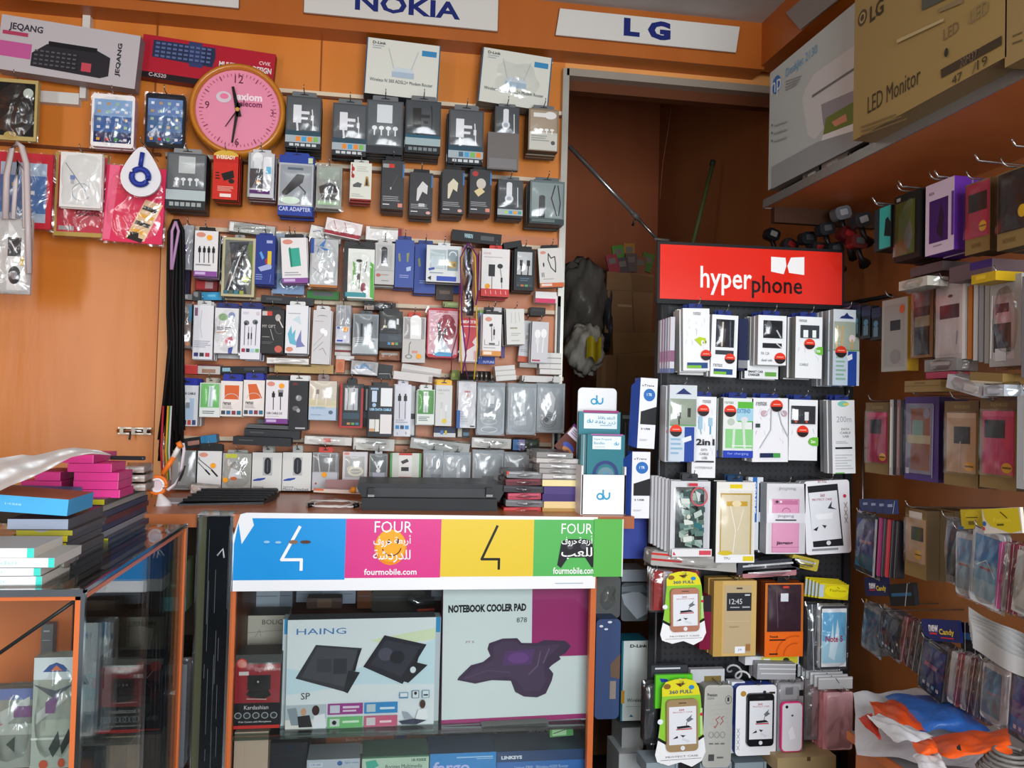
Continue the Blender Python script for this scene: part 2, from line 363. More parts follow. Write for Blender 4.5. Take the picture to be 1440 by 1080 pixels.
# ---------------------------------------------------------------- signs on the fascia
def sign(x0, y0, x1, y1, ops, name, label, skew=0, Y=2.558):
    mid, t, w, h = rect_world('1', x0, y0, x1, y1, Y, None)
    mb = MB(); k = skew * w
    pts = [(-w / 2, 0), (w / 2 + k, 0), (w / 2, -h), (-w / 2 - k, -h)] if skew else [(-w / 2, 0), (w / 2, 0), (w / 2, -h), (-w / 2, -h)]
    mb.prism(pts, -.008, 0, M('d0cec8', .35)); mb.prism([(p[0] * 1.006, p[1] * 1.04 + .002) for p in pts], -.003, .0, M('7a4a2a'))
    ops_on(mb, ops, w, h, y=-.008)
    o = mb.obj(name); o.location = (mid.x, Y, t.z); return tag(o, label, 'sign', 'white letter signs on the orange fascia')
nav = '1f2a6c'
sign(428, -18, 700, 32, [('t', 'NOKIA', .255, .3, .8, .8, nav, .03)], 'fascia_sign', 'white sign with five dark blue letters on the orange fascia')
sign(786, 26, 1034, 63, [('t', 'L', .355, .1, .445, .78, nav, .06), ('t', 'G', .49, .1, .62, .82, nav, .06)], 'fascia_sign', 'white sign with two dark blue letters above the doorway', .02)
sign(150, -38, 337, 4, [], 'fascia_sign', 'white sign cut off by the top edge at upper left')
b = MB(); a0, a1, a2, a3 = [P(x, y, X=1.195) for x, y in ((1105, 18), (1125, 42), (1185, -6), (1160, -30))]
b.add([a0, a1, a2, a3], [(0, 1, 2, 3)], M('8f8a86', .3)); b.add([q + Vector((.004, 0, 0)) for q in (a0, a1, a2, a3)], [(3, 2, 1, 0)], M('8f8a86', .3))
tag(b.obj('fascia_sign'), 'grey slanted sign on the right wall fascia above the white printer box', 'sign', 'white letter signs on the orange fascia')
# barrel bolt
mid, t, w, h = rect_world('1', 165, 601, 212, 611, 2.63, None); b = MB()
b.box(-w / 2, .005, -h, w / 2, .016, 0, M('b8b2a8', .3, .8)); b.tube([(-w / 2, 0, -h / 2), (w / 2, 0, -h / 2)], h * .28, CHROME, 8); b.tube([(-w * .1, 0, -h / 2), (-w * .1, -.01, -h * 1.7)], .003, M('3a3430'), 6)
for k in (-.35, .0, .35): b.box(k * w - .006, -.006, -h, k * w + .004, .01, 0, M('8c867c', .3, .8))
o = b.obj('barrel_bolt'); o.location = (mid.x, 2.63, t.z); tag(o, 'silver barrel bolt on the bare orange wall at left', 'bolt')
# ---------------------------------------------------------------- wall clock
c0 = P(334.7, 155.5, Y=2.55); R = .1355
ck = empty('wall_clock', c0, 'round wall clock with orange-brown rim and pink face', 'clock')
b = MB(); n = 40
prof = [(R, .04), (R * 1.01, .01), (R * .985, -.012), (R * .93, -.018), (R * .88, -.012), (R * .87, .0)]
b.grid(lambda u, v: (lambda p: (p[0] * math.cos(u * 2 * math.pi), p[1], p[0] * math.sin(u * 2 * math.pi)))(prof[min(len(prof) - 1, round(v * (len(prof) - 1)))]), n, len(prof) - 1, M('c07722', .25))
b.obj('rim', ck)
b = MB(); b.prism([(R * .88 * math.cos(i * .1571), R * .88 * math.sin(i * .1571)) for i in range(40)], .0, .03, M('e08ca6', .5))
def ctxt(s, x, z, w, h, c, bold=.02): return ('t', s, x - w / 2 + .5, .5 - z - h / 2, x + w / 2 + .5, .5 - z + h / 2, c, bold)
W2 = R * 1.76
ops = [ctxt('12', 0, .385, .1, .1, '5a2436', .0), ctxt('3', .4, 0, .04, .09, '8a4460', 0), ctxt('6', .0, -.385, .05, .09, '5a2436', 0), ctxt('9', -.36, .04, .05, .09, '5a2436', 0),
       ctxt('axiom', .13, .17, .3, .09, 'f0dfe6', .04), ctxt('telecom', .13, .09, .3, .075, '7a2a50', .02), ('e', .33, .35, .09, .07, 'd2c6cf'), ('e', .335, .34, .05, .035, 'e67a9c')]
for i in range(60):
    a = math.radians(i * 6); L = .42 if i % 5 else .40
    ops.append(('l', [(.5 + L * math.cos(a), .5 - L * math.sin(a)), (.5 + .45 * math.cos(a), .5 - .45 * math.sin(a))], .006 if i % 5 else .012, '8a3a58'))
ops_on(b, ops, W2, W2, y=-.001, fn=lambda u, v, k: ((u - .5) * W2, -.0012 - min(k, 9) * .0002, (.5 - v) * W2)); b.obj('dial', ck)
for nm, ang, L, lw, cc in (('hour_hand', 103, .5, .007, '1c1418'), ('minute_hand', 263, .72, .005, '2a2020'), ('second_hand', 238, .45, .0022, '3a2a2a')):
    b = MB(); a = math.radians(ang); dx, dz = math.cos(a), math.sin(a); l = R * L
    b.prism([(-dz * lw - dx * .02, dx * lw - dz * .02), (-dz * lw * .5 + dx * l, dx * lw * .5 + dz * l), (dz * lw * .5 + dx * l, -dx * lw * .5 + dz * l), (dz * lw - dx * .02, -dx * lw - dz * .02)], -.009, -.007, M(cc)); b.obj(nm, ck)
b = MB(); b.prism([(.006 * math.cos(i * .6), .006 * math.sin(i * .6)) for i in range(10)], -.012, -.006, M('c8a04a', .3, .8)); b.obj('spindle_cap', ck)
b = MB(); b.prism([(R * .87 * math.cos(i * .1571), R * .87 * math.sin(i * .1571)) for i in range(40)], -.0145, -.0135, clear(fac=-.035, rough=.03, bump=0)); b.obj('glass_cover', ck)
# ---------------------------------------------------------------- upper left wall
kb = [('r', 0, .47, .235, .75, 'c05a96'), ('t', 'JEQANG', .06, .12, .3, .28, '3a3440', .03), ('r', .02, .28, .2, .35, 'b04060')]
kb += [('p', [(.34, .42), (.7, .40), (.8, .5), (.8, .84), (.74, .9), (.24, .86), (.24, .62)], '2c2b30'), ('r', .35, .36, .7, .45, '1c1c20'), ('r', .6, .66, .67, .82, 'c44a5a'), ('T', 'JEQANG', .845, .2, .885, .82, '2a2830', .03)]
kb += [('r', .26 + .04 * i, .55 + .08 * j, .285 + .04 * i, .58 + .08 * j, '5a5a60') for i in range(8) for j in range(4)]
I('A', -10, 125, 700, 400, 'keyboard_box', 'box', 'grey keyboard box with a pink patch at the upper left', 'bdb8bc', kb, t=.05, yf=2.56, tilt=4.2, hook=False, side='8e8a90')
kr = [('r', 0, .86, 1, 1, '231a1e'), ('t', 'C-K520', .07, .87, .2, .96, 'c8b8b8', .02), ('t', 'MULTIMEDIA DESIGN', .58, .36, .98, .5, 'e8d8d8', .04), ('t', 'CVVK', .88, .22, .97, .31, 'e8c8c8', .02),
      ('p', [(.08, .1), (.54, .08), (.55, .3), (.53, .55), (.08, .5)], '2a3350'), ('p', [(.34, .02), (.44, .02), (.46, .6), (.36, .6)], '35406a')]
kr += [('r', .1 + .043 * i, .14 + .1 * j, .13 + .043 * i, .19 + .1 * j, '5a6a96') for i in range(10) for j in range(4)]
I('A', 712, 222, 1388, 436, 'keyboard_box', 'box', 'red multimedia keyboard box behind the round clock', 'b01c30', kr, t=.035, yf=2.608, tilt=4, hook=False, side='7c1222', noav=True)
def tablet_ops(fr, s1='8fb2d8', s2='3a6aa8', s3='1c2c60'):
    o = [('r', .06, .1, .94, .92, s3), ('r', .06, .1, .94, .72, s2), ('r', .06, .1, .94, .42, s1)]
    for j in range(4):
        for i in range(4): o.append(('r', .14 + .21 * i, .16 + .15 * j, .22 + .21 * i, .21 + .15 * j, ['e8eef4', 'c8a070', 'a8c8a8', 'd8d8e8'][(i + j) % 4]))
    o += [('r', .14 + .21 * i, .84, .22 + .21 * i, .89, ['d8a040', 'c83030', '50a050', 'd8d8e0'][i]) for i in range(4)]
    return o
I('A', -30, 400, 188, 710, 'tablet_case_pack', 'tablet case', 'black tablet case in a gold-edged clear pack at the left edge', 'b8a468', [('r', .0, .06, .94, .93, '18181a'), ('e', .78, .22, .12, .08, 'c4d0c4'), ('e', .4, .92, .15, .06, 'b09858')], bag=2, yf=2.54, t=.02)
I('A', 462, 478, 680, 745, 'tablet_case_pack', 'tablet case', 'white tablet case pack with a blue screen, left of the black one', 'f0eeee', tablet_ops('w'), bag=1, yf=2.53, n=2, t=.018, rad=.008, side='d8a0b0')
I('A', 735, 475, 935, 745, 'tablet_case_pack', 'tablet case', 'black tablet case pack with a blue screen, left of the clock', '1c1e26', tablet_ops('k', '6a8cc0', '4470a0', '2a4a7a'), bag=1, yf=2.53, rad=.008)
I('L', -20, 82, 172, 330, 'tablet_case_pack', 'tablet case', 'red-bordered tablet case in a clear bag below the black case', 'c02a3a', [('r', .1, .13, .9, .92, 'a8bcd0'), ('r', .1, .3, .9, .8, '4a78b0'), ('r', .3, .4, .4, .45, 'c8b060'), ('r', .6, .5, .7, .55, 'e0e8f0'), ('r', .55, .75, .66, .8, 'd0a040')], bag=1, yf=2.54, n=1, t=.02)
I('L', 180, 84, 350, 358, 'tablet_case_pack', 'tablet case', 'red tablet case with gold edging behind the white cable bag', 'b89a50', [('r', .06, .03, 1, .95, 'c03a4c'), ('t', 'GGGG', .42, .68, .88, .75, '5a2028', .03), ('r', .1, .88, .4, .93, 'a8a0a0')], bag=1, yf=2.55, t=.02)
def pinkart():
    o = [('p', [(.05, .0), (.22, 0), (.12, .98), (0, .98)], 'f06a8c'), ('p', [(.68, .42), (.98, .48), (.7, .98), (.38, .94)], 'e8c8a0')]
    for i in range(5): o.append(('p', [(.66 - i * .055, .5 + i * .1), (.9 - i * .055, .55 + i * .1), (.87 - i * .055, .6 + i * .1), (.63 - i * .055, .55 + i * .1)], ['2a2420', 'e8b030'][i % 2]))
    return o + [('r', .46, .86, .6, .94, '2a2420')]
I('L', 345, 128, 542, 378, 'tablet_case_pack', 'tablet case', 'bright pink tablet case with a black and yellow patterned strap', 'e0305c', pinkart(), bag=1, yf=2.53, t=.018, tilt=1.5)
b_ops = [('l', [(.12, .2), (.3, .38), (.62, .7)], .02, '5a6a78'), ('r', .24, .42, .36, .5, '2a6ac0'), ('r', .26, .5, .34, .58, 'a8b0b8'), ring(.52, .72, .22, .16, .02, '9aa4aa', 30, 330)]
I('L', 198, 82, 335, 262, 'cable_bag', 'cable', 'white zip bag with a blue-tipped usb cable over the red case', 'e6e4e0', b_ops, bag=3, yf=2.5, n=2, t=.01)
# round retractable charger shell
def drop(o, w, h, t):
    b = MB(); n = 26; pts = []
    for i in range(n):
        a = math.radians(-90 + 360 * i / n); r = w * .49; x = r * math.cos(a); z = -h * .62 + r * math.sin(a)
        if z > -h * .5: x *= max(.22, 1 - (z + h * .5) / (h * .5) * .75); z = z + (z + h * .5) * .9
        pts.append((x, min(z, -.002)))
    b.prism(pts, -.006, .004, M('e6e6ea', .25), M('c8c8d0')); o.data = b.mesh('white_shell')
    b = MB(); c = (0, -h * .62)
    b.tube([(c[0] + w * .2 * math.cos(i * .3), -.012, c[1] + w * .2 * math.sin(i * .3)) for i in range(22)], w * .075, M('2c3c98', .3), 8)
    b.tube([(0, -.012, -h * .42), (.004, -.012, -h * .17)], w * .06, M('2c3c98', .3), 8); b.obj('blue_charger', o)
I('L', 398, 55, 535, 232, 'charger_blister', 'charger', 'drop-shaped white blister with a round blue charger', 'd8d4da', [], yf=2.47, t=.004, parts=drop, rad=.03)
# hanging clear bag with white loops at the left edge
bgx = empty('loop_handle_bag', (0, 0, 0), 'clear bag with long white loop handles at the far left', 'bag')
def pl(b, c, pts, r, m, Y, seg=6): b.tube([P(*cp(c, x, y), Y=Y) for x, y in pts], r, m, seg)
b = MB(); pl(b, 'L', [(18, 300), (22, 160), (38, 70), (58, 50), (72, 62), (88, 120), (92, 300), (96, 480)], .008, M('c8bcbc', .3), 2.42); b.obj('handle', bgx)
b = MB(); pl(b, 'L', [(44, 300), (52, 180), (62, 110), (80, 150), (82, 330)], .006, M('d4cccc', .3), 2.43); b.obj('handle', bgx)
mid, t, w, h = rect_world('L', -60, 295, 98, 545, 2.43, None); b = MB(); b.box(-w / 2, 0, -h, w / 2, .012, 0, M('c8c6c4', .4))
ops_on(b, [('p', [(.5, .02), (.9, .4), (.9, .95), (.5, .95)], 'e6e4e2'), ('r', .5, .25, .78, .5, '28282c'), ('e', .66, .75, .13, .12, '2c2c30'), ('e', .66, .75, .07, .06, '8a8a90'), ('r', .78, .5, .85, .62, 'd8b040'), ('l', [(.55, .3), (.7, .45)], .03, 'd8d8dc')], w, h)
q = b.obj('printed_card', bgx); q.location = (mid.x, 2.44, t.z)
b = MB(); pillow(b, w, h, .04, BAG, 5, .003); q = b.obj('clear_bag', bgx); q.location = (mid.x, 2.42, t.z)
# ---------------------------------------------------------------- row of chargers (top)
def chg(c='e8eaee', band=True, plugs=('e88a30', '4aa0d0', 'e88a30', '7cb860')):
    return [('r', .04, .03, .96, .68, '55595d')] + charger(.32, .17, 1.15, c) + [('l', [(.74, .25), (.76, .4), (.78, .62)], .03, c), ('r', .71, .36, .79, .46, c), ('r', 0, .67, 1, .76, '2e4a58'), ('r', 0, .76, 1, .9, 'a4b2b8')] + icons(.78, .87, plugs, .28, .95) + [('r', 0, .9, 1, 1, '2a2e32')] + icons(.92, .97, ['c8d0d4'] * 5, .1, .9)
GRP = dict(tab='6a6e70', tabh=.1)
I('B', 75, 465, 245, 715, 'charger_box', 'charger', 'grey charger box with white plug, first from the clock', '44484c', chg(), n=5, t=.02, win=(.04, .03, .96, .66), side='1e1f22', **GRP)
I('B', 300, 500, 464, 752, 'charger_box', 'charger', 'grey charger box with white plug, second from the clock', '44484c', chg(), n=4, t=.02, win=(.04, .03, .96, .66), side='1e1f22', **GRP)
sq = [('r', .04, .03, .96, .86, '5a6064'), ('r', .28, .08, .7, .42, 'dde2e4')] + sum([[('e', .22 + .19 * i, .52, .07, .04, 'e8ecee'), ('r', .2 + .19 * i, .52, .24 + .19 * i, .66, 'e8ecee')] for i in range(4)], []) + [('r', 0, .86, 1, 1, '2e3236'), ('e', .78, .8, .05, .03, 'c0c8cc')]
I('B', 464, 485, 640, 742, 'charger_box', 'charger', 'grey charger box with square white adaptor and four tips', '4c5054', sq, n=4, t=.022, win=(.04, .03, .96, .84), side='26282b', **GRP)
bk = [('r', .04, .03, .96, .66, '43494d')] + charger(.32, .15, 1.2, '141518') + [('l', [(.72, .1), (.75, .3), (.74, .6)], .03, '141518'), ('r', 0, .66, 1, .72, '2b5a70'), ('r', 0, .72, 1, .86, '9eb2b6'), ('r', 0, .86, 1, 1, '22262a')] + icons(.9, .96, ['7a8488'] * 6)
I('B', 652, 485, 822, 738, 'charger_box', 'charger', 'grey charger box with a black plug, beneath the upright router box', '3e4246', bk, n=5, t=.022, win=(.04, .03, .96, .64), side='1e1f22', **GRP)
I('B', 860, 530, 1028, 792, 'charger_box', 'charger', 'grey charger box with white plug, beneath the bagged router box', '44484c', chg(plugs=('4a6a80', '4aa0d0', '7cb860', 'e88a30')), n=5, t=.02, win=(.04, .03, .96, .66), side='1e1f22', **GRP)
car = [('r', .04, .03, .96, .76, '4a5054'), ('r', .34, .1, .56, .42, 'e6e8ec'), ('e', .45, .1, .11, .04, 'e6e8ec'), ('e', .45, .5, .17, .11, 'dfe2e8'), ('e', .45, .5, .09, .06, 'a8b0ba'), ('l', [(.78, .2), (.8, .7)], .04, 'd8dce0'), ('r', 0, .78, 1, .94, 'a8b8bc')] + icons(.82, .9, ['a8d080', '4aa0d0', 'e8a040', '50a0a0'], .25, .97) + [('r', 0, .94, 1, 1, '26292c')]
I('B', 1083, 515, 1200, 692, 'charger_box', 'charger', 'small grey car charger box with white lighter plug, top row', '44484c', car, n=4, t=.02, win=(.04, .03, .96, .74), side='1e1f22', **GRP)
I('B', 1048, 640, 1198, 818, 'charger_box', 'charger', 'grey card pack half hidden beneath the small car charger box', '6e6a68', [('r', .06, .7, .94, .96, '7c7a7c')], n=1, t=.02, yf=2.6, hook=False)
brn = [('r', .06, .04, .94, .7, 'a89884'), ('r', .16, .1, .6, .2, 'e8e6e4'), ('e', .72, .15, .2, .09, 'e8e6e4'), ('r', .04, .56, .96, .98, 'c8c8be'), ('e', .82, .8, .07, .05, '5a5c5a')] + sum([[('e', .24 + .18 * i, .5, .07, .03, 'f0eeec'), ('r', .22 + .18 * i, .5, .26 + .18 * i, .6, 'f0eeec')] for i in range(4)], []) + lines(.1, .64, .7, .8, 3, 'a0a49c')
I('B', 1245, 525, 1390, 728, 'charger_box', 'charger', 'brown and beige car charger box at the right end, top row', '8a7862', brn, n=4, t=.022, win=(.06, .04, .94, .62), side='1e1f22', **GRP)
# ---------------------------------------------------------------- second row
sqw = [('r', .04, .03, .96, .64, '6a6e70'), ('r', .3, .06, .72, .36, 'c4cac8')] + sum([[('e', .26 + .17 * i, .47, .06, .03, 'e8ecee'), ('r', .24 + .17 * i, .47, .28 + .17 * i, .58, 'e8ecee')] for i in range(4)], []) + [('r', 0, .66, 1, .84, 'b4c2c4'), ('r', 0, .84, 1, 1, '2a2d30')] + icons(.88, .95, ['a0a8a8'] * 6)
I('A', 842, 775, 1042, 1060, 'charger_box', 'charger', 'grey adaptor box with pale square adaptor, below the clock left side', '50545a', sqw, n=4, t=.022, win=(.04, .03, .96, .62), side='2a2a2c', tab='8a8c8c')
ev = [('e', .5, .06, .5, .12, 'd8b040'), ('r', .0, .06, 1, .2, 'c02218'), ('t', 'EVEREADY', .12, .05, .88, .13, 'f2e8c8', .04), ('p', [(.32, .45), (.8, .36), (.85, .52), (.45, .6)], '161616'), ('e', .74, .6, .12, .05, '1c1c1c')] + lines(.1, .42, .3, .6, 3, '2a1a18') + lines(.2, .72, .85, .84, 4, 'e8b0a0') + [('r', .3, .88, .75, .95, 'f0e0d8')]
I('A', 1078, 775, 1205, 1010, 'battery_torch_pack', 'torch', 'red battery torch pack hanging right below the clock', 'cc2a1c', ev, n=4, t=.022, side='4a2018', tab='1a1a1c', tabh=.05)
wp = [('r', 0, 0, .1, 1, '9aa0a0'), ('e', .36, .12, .2, .13, 'eceef0'), ('r', .22, .12, .5, .34, 'e8eaec'), ('r', .58, .08, .9, .6, 'f0f0f2'), ('r', .68, .3, .88, .46, '70c0e0'), ('r', .08, .36, .58, .8, '4a4a50'), ('e', .4, .66, .08, .05, 'e8a040'), ('r', .08, .84, .85, .92, '5a2a6a'), ('r', .2, .8, .7, .84, 'd0d0d4')]
I('A', 1255, 775, 1388, 1000, 'car_holder_pack', 'phone holder', 'white and purple car holder pack, right of the red battery pack', 'c6c8cc', wp, n=5, t=.02, side='4a2a5a', tab='c8c8cc', bag=2)
ca = [('r', .0, .13, 1, .84, 'b8bcc0'), ('r', .04, .16, .96, .8, '9aa0a6'), ('r', .25, .2, .7, .24, '5a6a7a'), ('p', [(.1, .62), (.52, .3), (.74, .32), (.7, .44), (.26, .66), (.12, .68)], '1c1c20'), ('l', [(.6, .5), (.78, .6), (.74, .72)], .04, '26262a'), ('e', .35, .75, .28, .06, 'd8ecd8'), ('r', .84, .03, .97, .12, 'c8d8b0'), ('t', 'CAR ADAPTER', .03, .86, .95, .93, 'c8d0f0', .02)]
I('B', 40, 750, 207, 1040, 'car_adapter_box', 'charger', 'blue CAR ADAPTER box in the second row', '27409a', ca, n=3, t=.024, side='1c2c78', tab='2a4298', tabh=.06, win=(.03, .15, .97, .82))
sv = [('r', .1, .05, .9, .32, 'a4b0a4'), ('p', [(.1, .5), (.5, .38), (.9, .5), (.85, .62), (.15, .66)], '383a3c'), ('r', .2, .68, .8, .8, '50524e'), ('r', .06, .84, .9, .92, 'a8c8a0')]
I('B', 222, 800, 345, 1005, 'silver_bag_pack', 'cable', 'silver bagged cable pack right of the blue car adapter box', '9a9e98', sv, n=3, t=.018, bag=1)
gg = [('T', '8989', .04, .03, .2, .42, 'b02828', .08), ('p', [(.12, .6), (.35, .52), (.55, .56), (.5, .66), (.14, .66)], '5a605c'), ('p', [(.66, .62), (.72, .36), (.84, .36), (.92, .62)], 'b09058'), ('p', [(.72, .6), (.76, .42), (.8, .42), (.84, .6)], '2a2826'), ('r', 0, .97, 1, 1, 'a02020')] + lines(.3, .1, .9, .26, 3, 'c0c4bc') + lines(.08, .84, .7, .94, 2, 'b8bcb4')
I('B', 386, 785, 488, 965, 'adapter_box', 'charger', 'white and red adapter box with gold jack plugs, second row', 'dcdfd4', gg, n=4, t=.02, side='7a1820', tab='c8ccc8')
def blk(shape, st=None):
    return [('r', .93, .06, 1.0, .34, '3a78b4')] + shape + lines(.06, .74, .85, .86, 3, '9a9c9e') + lines(.06, .9, .5, .95, 1, 'd8d8d8') + ([('e', .82, .93, .1, .035, 'd8a8a0')] if st is None else [('r', .74, .88, .94, .96, 'd88a78')])
whp = [('p', [(.32, .38), (.55, .2), (.78, .3), (.76, .5), (.55, .44), (.38, .66), (.3, .66)], 'd4d4d4')]
I('B', 538, 775, 645, 1008, 'black_charger_box', 'charger', 'narrow black charger box with a red and grey logo, second row', '3c3d40', blk([('r', .03, .07, .3, .15, '9a9c9e'), ('r', .3, .07, .55, .15, 'c83a30'), ('l', [(.4, .6), (.7, .3)], .01, '707274'), ('r', .38, .55, .43, .6, 'c8c8c8')], 1), n=5, t=.021, side='1a1a1c', tab='1e1e20')
I('B', 672, 832, 783, 1040, 'black_charger_box', 'charger', 'narrow black box showing a silver plug with a barcode, second row', '3c3d40', blk(whp + [('r', .4, .72, .66, .8, 'e0e0e0')]), n=4, t=.021, side='1a1a1c', tab='1e1e20')
I('B', 828, 818, 935, 1030, 'black_charger_box', 'charger', 'narrow black box showing a cream plug, second row', '3c3d40', blk([('p', [(.26, .34), (.5, .2), (.72, .3), (.68, .5), (.5, .44), (.34, .66), (.26, .66)], 'd8d0b8')]), n=5, t=.021, side='1a1a1c', tab='1e1e20')
I('B', 962, 818, 1066, 1030, 'black_charger_box', 'charger', 'narrow black box with a red dot and round silver plug, second row', '3c3d40', blk([('e', .24, .1, .14, .06, 'b03a38'), ('e', .52, .32, .22, .12, 'c8c4b8'), ('p', [(.2, .5), (.5, .4), (.7, .5), (.4, .62)], 'd8c898')], 1), n=4, t=.021, side='1a1a1c', tab='1e1e20')
I('B', 1097, 868, 1218, 1050, 'charger_box', 'charger', 'small grey car charger box with white lighter plug, second row', '44484c', car, n=4, t=.02, win=(.04, .03, .96, .74), side='1e1f22', **GRP)
gb = [('r', .05, .05, .95, .86, '8a9898'), ('r', .26, .38, .44, .86, '2a2c2e'), ('e', .35, .38, .09, .04, '2a2c2e'), ('l', [(.72, .1), (.62, .4), (.78, .8)], .035, '2c2e30'), ('l', [(.8, .1), (.88, .5), (.84, .8)], .03, '2c2e30'), ('r', .0, .88, 1, 1, '3a4648')] + lines(.06, .9, .9, .97, 2, '8a9898')
I('B', 1252, 872, 1418, 1080, 'car_charger_blister', 'charger', 'large grey blister with a black car charger beside the doorway', '667274', gb, n=4, t=.024, win=(.05, .05, .95, .84), side='1c1e20', tab='5a6466')
# ---------------------------------------------------------------- router boxes
rt = [('t', 'D-Link', .08, .05, .26, .1, '1c2a30', .03), ('r', .75, .12, .95, .22, '3c86b8')] + [('r', .08, .12, .24, .14, 'a8b0b0'), ('r', .08, .16, .2, .18, 'a8b0b0'), ('p', [(.36, .56), (.4, .48), (.62, .48), (.66, .56)], 'c8d4dc'), ('r', .36, .56, .66, .66, 'a8bccc'), ('l', [(.38, .5), (.3, .16)], .01, 'b4bcc0'), ('l', [(.62, .5), (.7, .16)], .01, 'b4bcc0'), ('t', 'Wireless N 300 ADSL2+ Modem Router', .07, .71, .92, .77, '3a464c'), ('r', 0, .0, .015, 1, '30506a'), ('r', .985, 0, 1, 1, '30607a')]
I('B', 458, 200, 815, 468, 'router_box', 'box', 'white wireless router box standing upright without a bag', 'd8dad0', rt, t=.06, yf=2.56, hook=False, side='26424e', tilt=2, n=1)
I('B', 1012, 252, 1350, 512, 'router_box', 'box', 'white router box wrapped in a shiny plastic bag', 'd4d6cc', rt, t=.06, yf=2.56, hook=False, side='6c6a60', tilt=4, bag=1)
# ================================================================ third row (first row of the slat panel)
def lay(c, x0, y0, x1, y1, name, cat, label, body, ops=(), t=.04, yf=2.55, tilt=0, **k):
    return I(c, x0, y0, x1, y1, name, cat, label, body, ops, t=t, yf=yf, tilt=tilt, hook=False, **k)
red1 = ('e', .26, .09, .2, .055, 'd8907c')
def base(c, s='c8b0d8'): return [('r', 0, .89, 1, 1, c), ('r', .06, .91, .5, .97, s)]
# lying packs sitting on the hooks above the row
lay('C', 490, 72, 800, 138, 'clear_tube_pack', 'cable', 'silver clear tube pack lying above the gold-edged pack', 'b8bab6', [('r', .02, .1, .1, .9, 'e8e8e4'), ('r', .1, .3, .9, .6, '90948e')], tilt=4, bag=1, t=.03)
lay('C', 1035, 100, 1250, 185, 'white_roll_pack', 'cable', 'white rolled pack with blue print lying above the silver star pack', 'e0e0dc', [('l', [(.1, .5), (.3, .3), (.4, .7), (.7, .4)], .02, '4a6a9a')], tilt=10, bag=1, t=.03)
lay('C', 1140, 50, 1385, 160, 'red_white_pack', 'cable', 'red and white wrapped pack lying crossways, left of its twin', 'e6dcdc', [('p', [(.0, .75), (1, .7), (1, .95), (0, .95)], '9c2838'), ('l', [(.2, .1), (.3, .6)], .015, 'b03040'), ('l', [(.5, .1), (.6, .6)], .015, 'b03040')], tilt=9, bag=1, t=.03)
lay('D', 70, 95, 310, 185, 'red_white_pack', 'cable', 'white wrapped pack with dark red end above the black plug box', 'eceae8', [('r', .9, 0, 1, 1, '8a2430'), ('r', .1, .0, .9, .16, 'a89a8a')], tilt=1, bag=1, t=.03)
lay('D', 650, 125, 985, 200, 'speaker_bar_box', 'speaker', 'long black box with a pale logo lying over the slat rows', '1e1f22', [('t', 'WINIBON', .25, .25, .42, .65, 'a8d0d8', .03), ('r', .58, .3, .85, .7, '505458')], tilt=3, t=.05, side='131315')
lay('D', 1000, 190, 1122, 232, 'black_stick_box', 'box', 'short black box end poking out over the red earphone box', '232427', [], tilt=-12, t=.05)
I('C', 182, 80, 248, 380, 'silver_bag_pack', 'cable', 'narrow silver pack with a purple stripe beside the lanyards', 'b4b4b8', [('r', 0, .44, .3, .66, '7a3a9a'), ('r', .3, .1, .9, .4, 'c8cacc')], bag=1, yf=2.56)
I('C', 150, 375, 225, 560, 'dark_pouch_pack', 'pouch', 'dark purple pouch beside the lanyards above the cyan stick', '2c2440', [('l', [(.5, 0), (.7, 1)], .03, '6a6470')], yf=2.58, hook=False)
I('C', 262, 425, 412, 522, 'red_memory_pack', 'card', 'small red blister with a card below the micro usb cable box', '8c2a30', [('r', .05, .1, .5, .9, 'c03a3c'), ('r', .45, .4, .8, .85, 'c8a0a0'), ('r', .1, .1, .9, .2, '5a4a4c')], yf=2.6, hook=False)
I('C', 256, 118, 414, 425, 'cable_box', 'cable', 'white cable box with four black jacks and a purple base', 'e4e2e2', [red1] + sum([plug(.22 + .2 * i, .38, 1, '1a1a1c', .22) for i in range(4)], []) + lines(.08, .74, .8, .8, 1, '8a8a90') + base('8a4a9c'), n=5, t=.02, tab='1c1c1e', st=(.64, .15), side='3a3a40')
gp = [('r', .08, .04, .92, .96, '70726c'), ('p', [(.2, .08), (.8, .06), (.6, .5), (.78, .95), (.08, .95), (.3, .5)], '3c4048'), ('p', [(.5, .12), (.75, .1), (.5, .6), (.3, .9), (.22, .86)], '1c2028'), ('p', [(.78, .1), (.92, .1), (.92, .9)], '66783e'), ('e', .72, .7, .12, .05, 'd8e078'), ('l', [(.55, .3), (.2, .9)], .03, 'd8dcdc')] + icons(.9, .96, ['3a6a80', '50685a', '3a8090', 'a0a84a'], .05, .7)
I('C', 442, 165, 665, 562, 'selfie_clamp_pack', 'phone holder', 'gold-edged clear pack holding a dark clamp', 'c0b890', gp, n=2, t=.03, bag=1, tab='9a9a94', tabw=.3, tabh=.06)
nb_ops = [('r', .55, .1, .85, .16, 'a8b0d8'), ('p', [(.2, .36), (.3, .33), (.45, .46), (.35, .5)], '5aa0e0'), ('p', [(.5, .5), (.62, .45), (.66, .55), (.54, .6)], 'b0303a'), ('r', .62, .32, .82, .6, 'e0c030'), ('p', [(.15, .66), (.7, .58), (.85, .62), (.82, .68), (.3, .74)], 'a8b4dc')] + lines(.05, .8, .45, .93, 3, '8898d0') + [('l', [(.82, .8), (.78, .96)], .02, '8898d0')]
I('C', 667, 148, 800, 480, 'usb_adapter_box', 'adaptor', 'dark blue box with a yellow chip beside the gold-edged pack', '26398a', nb_ops, n=4, t=.02, side='1a2560', tab='26398a', tabh=.05)
